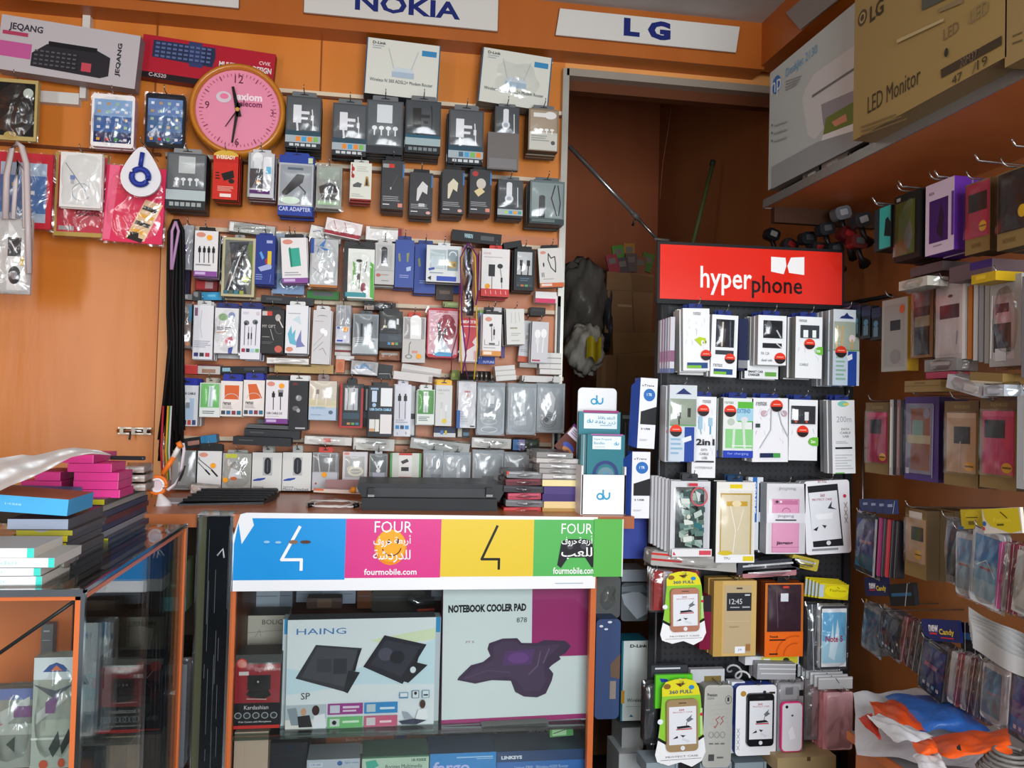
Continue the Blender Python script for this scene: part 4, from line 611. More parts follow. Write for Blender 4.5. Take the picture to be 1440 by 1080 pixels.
rbk = [('r', 0, 0, .1, 1, 'b02a28'), ('r', .9, .1, 1, 1, 'b02a28'), ('r', .14, .04, .84, .64, '24282c'), ('r', .2, .1, .76, .6, 'c4c8ca'), ('l', [(.34, .12), (.32, .6)], .05, '8a8e90'), ('l', [(.6, .12), (.58, .6)], .05, '8a8e90'), ('r', .14, .66, .84, .8, '2e4a58'), ('r', 0, .96, 1, 1, 'b82c2c')] + icons(.88, .93, ['c08a40', '6aa058', '4a80a0'], .3, .85)
I('E', 1238, 190, 1395, 488, 'cable_box', 'cable', 'black and red framed cable box in the fifth row', '26292c', rbk, n=4, t=.021, side='151618', tab='1a1a1c', tabw=.4, tabh=.14, win=(.14, .04, .84, .62))
I('E', 1402, 205, 1500, 480, 'cable_box', 'cable', 'thin black and silver cable box right of the red framed one', '22262a', [('r', .1, .08, .6, .6, 'c0c4c6'), ('r', .66, .05, .96, .95, '8a9092'), ('r', .0, .64, .6, .8, '2e4450')], n=4, t=.021, side='151618', yf=2.54)
lay('F', -30, 40, 150, 130, 'silver_wrap_pack', 'packaging', 'silver wrapped pack lying left above the USB DATA CABLE box', 'a8aaac', [('p', [(.1, .5), (.5, .1), (.8, .6), (.6, .9)], '6a90b8'), ('p', [(.0, .7), (.6, .5), (1, .9), (.2, 1)], 'e8eaec')], bag=1, t=.03, tilt=3)
lay('F', 150, 60, 248, 158, 'black_paper_box', 'box', 'black box end with a white outline above the USB DATA CABLE box', '26282a', [('l', [(.1, .7), (.85, .6), (.95, .9)], .03, 'c0c8c4')], t=.04, tilt=6, yf=2.56)
lay('F', 310, 72, 578, 128, 'white_flat_box', 'box', 'long white box lying slightly askew, upper of two', 'd6d4d0', [('r', 0, .6, 1, 1, 'b8b4b0')], tilt=7, t=.05)
lay('F', 255, 118, 520, 172, 'white_flat_box', 'box', 'long white box lying slightly askew, lower of two', 'd2cecc', [('r', .9, .2, 1, .9, 'a8a4a0')], tilt=5, t=.05)
lay('F', 645, 98, 700, 165, 'green_cap_box', 'box', 'olive green box end lying among the cord ends', '6a7a2a', [('e', .3, .5, .2, .2, '8a9a3a')], t=.05)
b = MB(); a0 = P(*cp('F', 705, 135), Y=2.5); a1 = P(*cp('F', 910, 140), Y=2.5); b.tube([a0, a1], .0145, M('242424', .35), 16)
for k in (.55, .7, .85): q = a0.lerp(a1, k); b.tube([q - Vector((.003, 0, 0)), q + Vector((.003, 0, 0))], .015, M('8a8478', .3, .8), 16)
tag(b.obj('black_speaker_cylinder'), 'black cylinder with silver rings lying above the grey bags', 'speaker')
for k in range(3):
    lay('F', 940 + k * 4, 68 + k * 34, 1075 + k * 5, 102 + k * 34, 'white_flat_box', 'box', ['top', 'middle', 'bottom'][k] + ' one of three tilted small white boxes above the grey bags', 'dcdad6', [('r', .0, .85, 1, 1, 'b0aca8')], tilt=-6, t=.05, yf=2.54, noav=True)
for k in range(4):
    lay('F', 1240 + (k % 2) * 4, -18 + k * 37, 1390, 17 + k * 37, 'white_flat_box', 'box', 'one of the small white boxes stacked at the panel edge', 'e0dedb', [('r', .0, .9, 1, 1, 'a8a4a0'), ('r', .48, 0, .49, 1, 'b0aca8')], t=.06, yf=2.54, noav=True, group='small white boxes stacked at the panel edge')
lay('F', 1125, 138, 1385, 180, 'white_flat_box', 'box', 'wide white box at the bottom of the right-hand pile', 'd8d6d4', [], t=.06, yf=2.55)
udc = [('r', .5, .04, .97, .4, 'e4e8ea'), ('r', .5, .56, .97, .94, 'e0dcdc'), ('r', .14, .1, .34, .32, 'c0d4ea'), ('e', .24, .38, .08, .04, 'a0c0e0'), ('r', .06, .66, .28, .9, 'dcdcd6'), ('r', .3, .66, .46, .9, 'e0e2da'), ('r', .06, .84, .28, .9, 'c89a70'), ('t', 'USB DATA CABLE', .06, .44, .94, .49, '9ad0ee', .04), ('r', .08, .04, .4, .08, '8aa8c0')]
I('F', 85, 205, 250, 548, 'cable_box', 'cable', 'black USB DATA CABLE box with white windows', '24262a', udc, n=4, t=.021, side='16181a', tab='1c1e20', tabw=.6, tabh=.07)
two = plug(.3, .22, 1, '16181a', .34, .1) + plug(.66, .22, 1, '16181a', .34, .1) + lines(.1, .68, .9, .76, 2, 'b0b0b8') + icons(.79, .86, ['2a8ac8', '1c4a78', '2a8ac8'], .06, .94) + [('l', [(.2, .93), (.24, .97)], .02, '6a6a70'), ('l', [(.74, .91), (.76, .96)], .03, '2a2a2c')]
I('F', 262, 195, 372, 545, 'cable_box', 'cable', 'slim white box with two black plugs and three blue squares', 'e2e2ea', two, n=4, t=.021, side='c0c0c8', tab='e0e0e8', tabw=.6, tabh=.08)
I('F', 374, 205, 410, 545, 'white_black_pack', 'cable', 'white pack with a black clip right of the slim white box', 'd8d8d6', [('r', 0, .55, 1, .66, '2a2a2c'), ('r', .7, .0, 1, 1, '3a3a3c')], yf=2.58, hook=False)
I('F', 415, 230, 532, 465, 'green_cable_box', 'cable', 'green and white cable box between the slim white and yellow-topped boxes', 'e2e8e2', [('r', .04, .02, .96, .7, '509848'), ('r', .36, .05, .64, .66, 'd8e0d8'), ('l', [(.5, .1), (.5, .65)], .06, 'b0b8b4')] + lines(.1, .78, .9, .92, 3, '5a6a70'), n=3, t=.021, side='a8b0a8', tab='e4e8e4', tabh=.14, win=(.04, .02, .96, .7))
yh = [('t', 'USB DATA', .1, .1, .85, .15, 'a8a8a8', .03), ('t', 'CABLE', .1, .18, .5, .22, 'c0c0a8', .02), ('r', .3, .42, .45, .58, 'c8ccc8'), ('l', [(.35, .58), (.35, .9)], .03, 'e8e8ea'), ('r', .58, .48, .72, .64, 'e8e8e8'), ('l', [(.65, .64), (.64, .9)], .04, 'c8c8ca'), ('e', .55, .88, .14, .06, 'e0c838')]
I('F', 540, 200, 650, 475, 'yellow_top_cable_box', 'cable', 'white USB DATA CABLE box with a yellow header', 'd6d8d6', yh, n=4, t=.021, side='c0c2c0', tab='eab424', tabw=.95, tabh=.13)
lay('F', 528, 482, 675, 550, 'blue_white_box', 'box', 'blue and white box end with yellow squares below the yellow-topped box', '2a3450', [('r', 0, .6, 1, 1, 'd4d6d8'), ('r', .3, .35, .44, .75, '4a78c0'), ('r', .5, .35, .6, .75, 'd8c030')], t=.03, yf=2.58)
lay('F', 682, 482, 770, 556, 'black_gold_box', 'box', 'black box end with pale icons below the white slim pack', '2c2622', [('r', .1, .1, .4, .9, 'c8c0b0'), ('r', .5, .5, .95, .8, '5a7a90')], t=.03, yf=2.58)
I('F', 692, 175, 812, 488, 'white_earphone_box', 'earphones', 'white slim pack with a red logo beside the grey bags', 'dfe0e4', [('t', 'REMAX', .35, .2, .68, .24, 'c04040', .04), ('e', .5, .3, .1, .03, 'd8a8a0'), ('r', .7, .95, .95, .98, '3a3a40')] + lines(.1, .64, .6, .9, 5, 'c8c8cc'), n=3, t=.02, side='8a8c90', tab='dcdcdc', bag=1)
I('F', 682, 370, 705, 490, 'blue_edge_pack', 'cable', 'bright blue pack edge left of the white slim pack', '2a5aa0', [], yf=2.6, hook=False)
def gbag(c, x0, y0, x1, y1, label, ops, n=2, **k):
    return I(c, x0, y0, x1, y1, 'grey_zip_bag', 'cable bag', label, 'a2acb2', [('r', .0, .0, 1, .08, '8e989e')] + ops, t=.012, n=n, bag=3, tab='3a3e40', tabw=.2, tabh=.04, rad=.01, side='8a9498', tilt=0, group='grey zip bags of cables', **k)
coil = [ring(.45, .74, .28, .06, .03, 'd4dadc'), ring(.45, .9, .3, .05, .03, 'd0d6d8')]
gbag('F', 822, 185, 1005, 535, 'grey zip bag with a white plug and coiled cable', [('e', .4, .25, .1, .06, 'e4e8ea'), ('r', .4, .24, .62, .4, 'eef0f2'), ('r', .3, .48, .7, .56, '7a868c')] + coil, 3)
gbag('F', 1028, 190, 1218, 532, 'grey zip bag in the middle of the three big ones', [('r', .45, .12, .6, .6, 'dde2e4'), ('r', .3, .45, .45, .55, '8a949a'), ('r', .42, .64, .66, .82, 'c4ccd0')], 4)
gbag('F', 1225, 190, 1410, 520, 'grey zip bag at the right end with a dark round plug', [('p', [(.25, .25), (.5, .15), (.66, .3), (.6, .6), (.35, .55)], 'eceef0'), ring(.42, .76, .28, .13, .03, '7a8286'), ring(.42, .76, .2, .09, .03, '6a7276'), ('e', .34, .74, .09, .05, '3a4044')], 3)
# ================================================================ sixth row
lay('E', 102, 560, 300, 632, 'speaker_box', 'speaker', 'dark box lying askew behind the round-headed fan', '1c1d20', [('r', .55, .3, .95, .7, 'a8786a')], tilt=-9, t=.05, yf=2.56)
lay('E', 296, 538, 405, 592, 'speaker_box', 'speaker', 'blue-ended box lying askew over the cable box', '2e7aa8', [('r', 0, 0, .02, 1, '1c1d20')], tilt=-8, t=.05, yf=2.56)
for k, (x0, y0, x1, y1, c_) in enumerate(((608, 468, 900, 500, '5a5c5e'), (592, 495, 968, 562, '2c2e32'), (515, 552, 908, 608, '24262a'))):
    lay('E', x0, y0, x1, y1, 'black_bar_box', 'box', ['thin grey', 'wide black', 'lowest black'][k] + ' bar box of the three lying over the headset boxes', c_, [('r', .1, .35, .35, .5, '4a4c50')], tilt=1.5, t=.06, yf=2.54, rad=.002)
for k, (c_, x0, y0, x1, y1, cc, lb) in enumerate((('E', 1000, 548, 1318, 602, 'd4d2ce', 'silver wrapped roll with a red mark lying over the round clear boxes'), ('F', -15, 560, 262, 640, 'c8c8c2', 'silver wrapped roll lying left of the white plug blister'), ('F', 370, 575, 770, 645, 'a4a8a6', 'long silver green crinkled roll over the grey bags'), ('F', 785, 558, 1050, 625, 'c0c0bc', 'silver roll beside the blue-banded roll'))):
    lay(c_, x0, y0, x1, y1, 'wrapped_roll_pack', 'cable', lb, cc, [('r', .4, .2, .56, .7, 'd0665a') if k == 0 else ('r', .2, .3, .8, .5, '8e928e'), ('r', .05, .1, .3, .4, 'e8eae8')], bag=1, t=.035, tilt=1.5 + (k == 2) * 4, yf=2.53)
lay('F', 1062, 568, 1240, 640, 'blue_band_roll_pack', 'cable', 'dark roll with blue and lilac bands at the right end', '2c342e', [('r', 0, 0, .22, 1, '3a6aa0'), ('r', .22, 0, .45, 1, '8a88b0'), ('r', .6, .2, .9, .5, '4a5a4a')], bag=1, t=.035, yf=2.53)
I('E', 105, 640, 265, 905, 'clear_stylus_box', 'stylus', 'clear grey box with a short black stick behind the fan', '8c9090', [('p', [(.42, .42), (.58, .38), (.5, .6), (.36, .8), (.28, .78)], '1a1a1c')] + lines(.05, .9, .9, .97, 2, '505458'), n=2, t=.03, win=(.02, .02, .98, .98), side='6a6c6c')
aux = [('e', .24, .1, .18, .06, 'd8907c'), ('l', [(.02, .3), (.36, .52)], .03, '1a1a1c'), ('l', [(.34, .5), (.52, .62)], .07, '1a1a1c'), ('l', [(.1, .2), (.02, .16)], .02, '1a1a1c'), ('l', [(.02, .2), (.62, .5)], .03, '1a1a1c'), ('l', [(.6, .5), (.84, .66)], .07, '1a1a1c'), ('t', 'AUX CABLE 3.5', .05, .91, .85, .96, '6a6a70', .02)]
I('E', 276, 645, 438, 900, 'cable_box', 'cable', 'white AUX CABLE box with two black jacks and orange dot', 'dadcdc', aux, n=2, t=.03, tab='1c1c1e', tabw=1, tabh=.2, st=(.66, .38), side='a0a0a0')
I('E', 446, 660, 638, 903, 'silver_bag_pack', 'cable', 'shiny bag with a yellow label and curled plug', 'a8aaa4', [('r', .1, .02, .5, .13, 'c4c838'), ring(.5, .4, .2, .15, .07, '8a8e90', 0, 270), ('p', [(.3, .4), (.6, .5), (.7, .7), (.2, .7)], 'dce0e2'), ('e', .4, .7, .12, .05, 'd87038')], n=2, t=.025, bag=1, st=(.12, .74), tab='9a9c98')
def samsung(big): return [('p', [(.04, .72), (.2, .68), (.46, .66), (.44, .7), (.28, .74), (.06, .75)], '2b4ca8'), ('r', .36, .12, .68, .6, 'b4b8ba'), ('e', .52, .24 + .0, .11 + big, .11, '24262c'), ('r', .41 - big, .24, .63 + big, .46, '24262c'), ('e', .52, .47, .11 + big * .7, .1, '24262c'), ('l', [(.52, .2), (.52, .5)], .03, '5a606c'), ('t', 'Samsung', .05, .88, .4, .93, '3a4458', .0), ('t', 'Mono Headset', .04, .93, .92, .99, '2a3448', .0)]
I('E', 645, 655, 845, 912, 'headset_box', 'headset', 'white mono headset box, left one of two', 'dde0dd', samsung(0), n=2, t=.035, side='a8acae', tab='a8aca8', tabw=.35, tabh=.18)
I('E', 850, 655, 1045, 912, 'headset_box', 'headset', 'white mono headset box, right one of two', 'dde0dd', samsung(.02), n=2, t=.035, side='a8acae', tab='a8aca8', tabw=.35, tabh=.18)
I('E', 1052, 655, 1222, 910, 'clear_round_box', 'cable', 'clear grey box with an orange dot under a red tab', '9a9c9e', [('r', .08, .05, .9, .5, '7c7e80'), ('l', [(.2, .05), (.3, .5)], .04, 'd0d2d4'), ('l', [(.7, .05), (.65, .5)], .04, 'd0d2d4'), ('r', .0, .52, 1, 1, 'c0c4ca'), ('e', .15, .82, .04, .03, 'b05040')], n=2, t=.03, win=(.02, .02, .98, .5), tab='c84030', tabw=.55, tabh=.14, st=(.48, .58), side='808284')
I('E', 1257, 650, 1420, 838, 'white_cable_blister', 'cable', 'white card with a coiled cream cable in a bubble', 'd4d2d6', [('e', .16, .07, .12, .05, 'd8907c'), ('r', .1, .16, .9, .9, 'b8bab8'), ring(.54, .7, .28, .14, .09, 'ecead8'), ring(.5, .62, .3, .1, .05, 'e0dccc')], n=2, t=.02, win=(.1, .16, .9, .92), side='9a9a9c')
I('F', 92, 665, 215, 840, 'silver_plug_blister', 'charger', 'small silver blister with a white plug', '8e9698', [('r', .05, .05, .95, .7, '6c7476'), ('l', [(.3, .3), (.5, .62)], .08, 'e8ecec'), ('l', [(.75, .25), (.5, .62)], .08, 'e8ecec'), ('e', .5, .64, .12, .08, 'f0f4f4'), ('r', .2, .72, .85, .98, 'c0c4d4')], n=2, t=.03, win=(.05, .05, .95, .95), tab='c0c4c4', tabw=.4, tabh=.18)
led = [('r', 0, 0, .07, 1, '5a9a60'), ('r', .93, 0, 1, 1, '5a9a60'), ('r', .28, .0, .7, .96, 'e2e2de'), ('r', .28, .0, .7, .08, 'c83a30'), ('p', [(.34, .3), (.54, .2), (.6, .3), (.4, .4)], '3a3a3c'), ('r', .36, .5, .6, .64, '2a2a2c'), ('r', .28, .84, .7, .96, 'd83a24'), ('t', 'LED', .3, .85, .56, .95, '26262a', .06)]
I('F', 232, 658, 443, 848, 'led_light_box', 'light', 'white LED box with green edges and a red foot', 'cfd4cc', led, n=2, t=.025, side='407a48')
gbag('F', 458, 640, 588, 868, 'first grey zip bag from the left in the bottom row', [('r', .1, .5, .9, .56, '8c969c'), ('r', .4, .7, .95, .8, '7a858c')], 2)
gbag('F', 590, 655, 775, 868, 'second grey zip bag from the left in the bottom row', [('r', .5, .3, .62, .8, 'd0d6da'), ('l', [(.2, .2), (.8, .4)], .02, 'c4b0b0')], 2)
gbag('F', 790, 640, 998, 878, 'third grey zip bag from the left in the bottom row', [('r', .3, .72, .7, .84, '6e7a80'), ('l', [(.2, .1), (.3, .6)], .03, 'd8dde0')], 2)
gbag('F', 1003, 655, 1212, 800, 'fourth grey zip bag in the bottom row, above the red packs', [('l', [(.6, .5), (.7, .8)], .03, 'dfe4e6')], 2)
# ================================================================ black lanyards at the left of the panel
ly = empty('lanyard_bundle', (0, 0, 0), 'thick bundle of black lanyards hanging beside the slat panel', 'lanyards')
rnd = random.Random(3)
b = MB(); bk_ = M('141416', .7)
for k in range(38):
    x = rnd.uniform(80, 190); y1 = rnd.uniform(1200, 1760); dx = rnd.uniform(-75, 10); Yk = 2.46 + rnd.uniform(0, .1); s = rnd.uniform(-12, 12)
    b.tube([P(*cp('C', 130 + (x - 130) * f + s * math.sin(k + f * 3) * f2, 45 + rnd.uniform(-4, 4) + (y1 - 45) * g), Y=Yk) for f, g, f2 in ((.25, 0, 0), (.9, .05, 1), (1, .2, 1), (.95, .4, 2), (.85, .55, 1))] + [P(*cp('C', x + dx, y1), Y=Yk)], .0042, bk_, 5)
b.obj('black_straps', ly)
b = MB()
for k in range(10):
    x = rnd.uniform(20, 110); y0 = rnd.uniform(1350, 1760); Yk = 2.44
    b.tube([P(*cp('C', x, y0), Y=Yk), P(*cp('C', x + rnd.uniform(-8, 8), y0 + rnd.uniform(60, 160)), Y=Yk)], .003, M(rnd.choice(['b8b8bc', 'c8c8cc', '8a8a8e']), .3, .7), 5)
b.obj('metal_clips', ly)
for col, nm in (('b02a38', 'red_strap'), ('3a8040', 'green_strap'), ('c8c0c8', 'white_strap'), ('d8a030', 'yellow_strap')):
    b = MB(); x = rnd.uniform(40, 120)
    b.tube([P(*cp('C', x, 1300), Y=2.435), P(*cp('C', x - 15, 1600), Y=2.435), P(*cp('C', x - 5, 1800), Y=2.435)], .0028, M(col, .7), 5); b.obj(nm, ly)
b = MB(); b.tube([P(*cp('C', x, y), Y=2.44) for x, y in ((130, 55), (105, 120), (100, 380))], .004, M('b890b8', .6), 5); b.tube([P(*cp('C', x, y), Y=2.44) for x, y in ((130, 55), (150, 120), (105, 380))], .004, M('b890b8', .6), 5); b.obj('lilac_strap', ly)
# ================================================================ worktop and centre display counter
zw = P(600, 724, Y=2.05).z
xc0, xc1 = P(322, 900, Y=2.05).x, P(837, 900, Y=2.05).x
xw0 = P(200, 705, Y=2.3).x; xw1 = P(882, 722, Y=2.1).x
b = MB(); b.box(xw0, 2.04, zw - .03, xw1, 2.64, zw, WOOD); tag(b.obj('worktop'), 'orange-brown worktop behind the colourful paper banner', 'worktop')
dc = empty('display_counter', ((xc0 + xc1) / 2, 2.05, 0), 'orange framed glass display counter below the worktop, between the pillar and rack', 'display counter')
def part(mb, nm, par): o = mb.obj(nm); o.parent = par; o.matrix_parent_inverse = Matrix.Translation(par.location).inverted(); return o
OR = M('c86a3a', .35)
for x0, x1 in ((xc0, xc0 + .012), (xc1 - .014, xc1)):
    b = MB(); b.box(x0, 2.05, 0, x1, 2.07, zw - .03, OR); part(b, 'post', dc)
b = MB(); b.box(xc0 - .006, 2.045, 0, xc0, 2.075, zw - .031, CHROME); part(b, 'chrome_edge', dc)
b = MB(); b.box(xc0, 2.6, 0, xc1, 2.62, zw - .03, M('5a3422', .6)); part(b, 'back_panel', dc)
b = MB(); b.box(xc0, 2.07, 0, xc0 + .008, 2.6, zw - .03, M('6a3a22', .5)); part(b, 'side_panel', dc)
b = MB(); b.box(xc1 - .004, 2.07, 0, xc1, 2.6, zw - .03, GLASS); part(b, 'side_glass', dc)
zs = P(600, 1029, Y=2.07).z; zs2 = zs - .30
for z in (zs, zs2):
    b = MB(); b.box(xc0 + .012, 2.075, z - .008, xc1 - .014, 2.6, z, clear('c8d8d4', fac=.1, rough=.05, bump=0)); part(b, 'glass_shelf', dc)
b = MB(); b.box(xc0 + .012, 2.062, .05, xc1 - .014, 2.066, zw - .03, GLASS); part(b, 'glass_front', dc)
# dark mirrored pillar between the cabinets
xp0, xp1 = P(271, 900, Y=2.02).x, P(320, 900, Y=2.02).x
pl_ = empty('mirror_pillar', ((xp0 + xp1) / 2, 2.02, 0), 'dark scratched mirror strip with chrome edges beside the display counter', 'pillar')
zp = P(300, 726, Y=2.02).z
b = MB(); b.box(xp0 + .02, 2.03, 0, xp1, 2.10, zp, DMIR); part(b, 'mirror_panel', pl_)
b = MB(); rnd = random.Random(11)
for k in range(16):
    x = rnd.uniform(xp0 + .024, xp1 - .006); z = rnd.uniform(.35, zp - .02); L = rnd.uniform(.02, .22); b.box(x, 2.0292, z - L, x + .0009, 2.03, z, M('5c6268', .5))
x = xp0 + .045; b.tube([(x, 2.029, zp - .09), (x + .012, 2.029, zp - .075), (x + .015, 2.029, zp - .095)], .0022, M('c8ccd0', .4), 5); part(b, 'scratches', pl_)
b = MB(); b.box(xp0, 2.02, 0, xp0 + .005, 2.06, zp, CHROME); b.box(xp1 - .003, 2.022, 0, xp1 + .003, 2.06, zp, CHROME); b.box(xp0, 2.02, zp, xp1, 2.10, zp + .003, CHROME); part(b, 'chrome_edge', pl_)
b = MB(); b.box(xp0 + .005, 2.035, 0, xp0 + .02, 2.1, zp, M('4a4c38', .2)); part(b, 'green_strip', pl_)
# ---- banner
def rectY(c, x0, y0, x1, y1, Y): return rect_world(c, x0, y0, x1, y1, Y, None)
mid, tp, w, h = rectY('1', 329, 722, 839, 829, 2.04)
AR4 = '\ufe94\ufecc\ufe91\ufead\ufe83'; HRF = '\ufed1\ufeed\ufeae\ufea3'
bo = [('p', [(.01, .13), (.0, .4), (.0, .86), (.293, .86), (.296, .07), (.045, .07), (.05, .16), (.035, .28), (.02, .4)], '1d93dc'),
      ('r', .293, .07, .553, .84, 'd83c88'), ('r', .553, .07, .815, .83, 'e2c43a'), ('r', .815, .07, 1, .83, '58b45c'),
      ('l', [(.17, .18), (.125, .6), (.177, .6), (.177, .73)], .008, 'f4f4f4'), ('l', [(.71, .16), (.668, .6), (.717, .6), (.717, .73)], .007, '1c1a12'),
      ('e', .415, .44, .044, .235, 'e8881c'), ('e', .415, .42, .04, .21, 'f0a824'), ('e', .41, .37, .0035, .035, '2a1a08'), ('e', .434, .36, .0035, .035, '2a1a08'), ring(.418, .42, .026, .13, .003, '6a2a10', 200, 345),
      ('t', 'FOUR', .37, .1, .473, .25, 'f6f2f4', 0), ('t', 'FOUR', .894, .12, .985, .26, 'f2f8f2', 0), ('t', HRF, .368, .3, .418, .44, 'f6f0f2', .01), ('t', AR4, .424, .28, .47, .42, 'f6f0f2', .01),
      ('t', '\ufe94\ufeb7\ufea9\ufead\ufeaa\ufee0\ufedf', .368, .47, .47, .64, 'f6f0f2', .01), ('t', 'fourmobile.com', .345, .72, .488, .8, 'f6f0f2', .02),
      ('p', [(.895, .36), (.915, .33), (.965, .33), (.985, .36), (.994, .68), (.985, .72), (.965, .58), (.915, .58), (.895, .72), (.884, .68)], '26262c'), ('e', .92, .42, .01, .05, '4a4a52'), ('e', .96, .42, .01, .05, '4a4a52'),
      ('t', HRF, .895, .3, .94, .43, 'f4f8f4', .01), ('t', AR4, .944, .28, .985, .42, 'f4f8f4', .01), ('t', '\ufe90\ufecc\ufee0\ufedf', .895, .44, .985, .6, 'f6faf6', .01), ('t', 'fourmobile.com', .872, .71, .995, .8, 'f4f8f4', .02),
      ('e', .085, .37, .008, .015, '9ac8e4'), ('e', .115, .375, .008, .015, '9ac8e4'), ('e', .155, .37, .012, .025, '8a6a50'), ('e', .187, .37, .014, .022, '5a3a2a'), ('r', .88, .92, .96, .93, 'a8b4c0')]
ban = empty('paper_banner', (mid.x, 2.036, tp.z), 'blue, pink, yellow and green paper banner across the counter front', 'banner')
b = MB(); pts = [(-w / 2 + .03 * w, -.0), (w / 2, -.006), (w / 2 - .003, -h), (-w / 2, -h), (-w / 2 - .002, -h * .3), (-w / 2 + .012, -.004)]
b.prism(pts, 0, .0012, M('eceef2', .45)); ops_on(b, bo, w, h, y=0, step=.00012, rough=.3)
o = b.obj('printed_sheet', ban)
mid2, tp2, w2, h2 = rectY('1', 835, 730, 875, 811, 2.032)
b = MB(); b.box(-w2 / 2, 0, -h2, w2 / 2, .001, 0, M('5cb452', .35)); b.box(w2 / 2 - .001, -.001, -h2, w2 / 2 + .002, .001, 0, M('d8e8d8', .3)); q = b.obj('green_flap', ban); q.location = (mid2.x - mid.x, -.004, tp2.z - tp.z)
def S(c, x0, y0, x1, y1, name, cat, label, body, ops=(), Y=2.1, t=.06, tilt=0, **k):
    return I(c, x0, y0, x1, y1, name, cat, label, body, ops, t=t, yf=Y, tilt=tilt, hook=False, noav=True, **k)
# ---- inside the display counter, upper shelf
lap = '34363e'
ha = [('p', [(0, .44), (.3, .5), (.6, .42), (1, .2), (1, .62), (.5, .6), (0, .68)], 'c8e0ea'), ('p', [(.55, .2), (.8, .14), (1, .1), (1, .2), (.7, .26)], 'd8e4c0'),
      ('t', 'HAING', .06, .08, .39, .135, '3a78b8', 0), ('p', [(.19, .23), (.5, .27), (.4, .67), (.06, .53)], lap), ('p', [(.2, .25), (.48, .285), (.39, .62), (.1, .52)], '45474f'), ('r', .2, .36, .3, .48, '3a3c44'), ('r', .31, .36, .4, .5, '2e3038'), ('p', [(.41, .47), (.49, .49), (.41, .68), (.38, .66)], '22242a'), ('l', [(.48, .29), (.45, .47)], .018, '1c1c22'),
      ('p', [(.65, .155), (.94, .25), (.78, .61), (.51, .44)], '23232f'), ('p', [(.66, .2), (.9, .27), (.77, .54), (.56, .42)], '32323f'), ('e', .66, .33, .05, .06, '4c4c5c'), ('e', .74, .36, .05, .06, '1a1a24'), ('p', [(.84, .4), (.95, .44), (.82, .6), (.76, .57)], '1c1c26'), ('l', [(.89, .3), (.86, .46)], .018, '14141c'), ('e', .85, .48, .02, .03, 'd8e0e8'),
      ('t', 'SP', .1, .66, .16, .72, '3a3a44', 0),
      ('r', .0, .77, .27, .985, 'b4c0c8'), ('r', .0, .9, .27, .985, 'e0dcd8'), ('p', [(.01, .8), (.07, .79), (.1, .95), (.04, .95)], '8a96a0'), ('e', .12, .83, .018, .035, 'c8987a'), ('p', [(.08, .87), (.16, .86), (.18, .97), (.09, .97)], '26262a'), ('e', .2, .82, .025, .045, '3a2018'), ('p', [(.19, .87), (.26, .85), (.27, .985), (.18, .985)], 'e8eaf0'),
      ('r', .28, .765, .515, .865, '9a3a8a'), ('r', .295, .78, .36, .85, 'c8ccd8'), ('r', .38, .79, .49, .81, 'e0c8dc'), ('r', .38, .825, .47, .84, 'e0c8dc'),
      ('r', .525, .765, .75, .865, '2a88c8'), ('r', .54, .78, .6, .85, 'b8c8d0'), ('r', .63, .81, .73, .83, 'd0e4f0'), ('r', .28, .885, .515, .985, '6ab870'), ('r', .295, .9, .36, .97, 'c8d4cc'), ('e', .325, .935, .015, .02, '1c1c1e'), ('r', .38, .92, .49, .94, 'd0ecd0'),
      ('r', .525, .885, .75, .985, 'c85a7a'), ('r', .54, .9, .6, .97, 'd0c8cc'), ('r', .63, .93, .71, .95, 'f0d0d8'),
      ('r', .76, .68, .82, .735, '5a90b8'), ('r', .765, .685, .815, .72, 'e0e8ee'), ('r', .845, .665, .895, .735, '4a6a88'), ('r', .85, .67, .89, .73, 'd8e0e6'), ('e', .87, .69, .01, .015, '1a1a20'), ('r', .915, .665, .965, .735, '5a90a8'), ('r', .92, .67, .96, .73, 'd8e4e8'), ('r', .925, .7, .955, .715, '2a3a50'),
      ('e', .92, .79, .02, .04, '4a2e20'), ('p', [(.89, .84), (.95, .83), (.96, .93), (.87, .94)], 'eceef2'), ('p', [(.76, .94), (.86, .92), (.95, .94), (.88, .975), (.78, .97)], '2a2c48'), ('p', [(.78, .85), (.82, .86), (.86, .92), (.8, .92)], 'a0a8b4')]
ops_h = ha
S('S', 463, 45, 1400, 735, 'laptop_stand_box', 'box', 'big white laptop stand box with two dark folding stands', 'dfe6ea', ops_h, Y=2.12, t=.06, side='b8c4cc', top='6a6e74', tilt=-.4)
S('S', 432, 48, 470, 738, 'thin_white_box', 'box', 'thin white box edge at the left of the laptop stand box', 'd0d8de', [('r', .2, 0, 1, .14, '3a9ad0')], Y=2.14, t=.05)
S('S', 1398, 35, 1432, 715, 'thin_white_box', 'box', 'thin white box edge between the laptop stand box and cooler pad box', 'c8d2d8', [('r', .1, 0, .9, .14, '3a9ad0')], Y=2.14, t=.05)
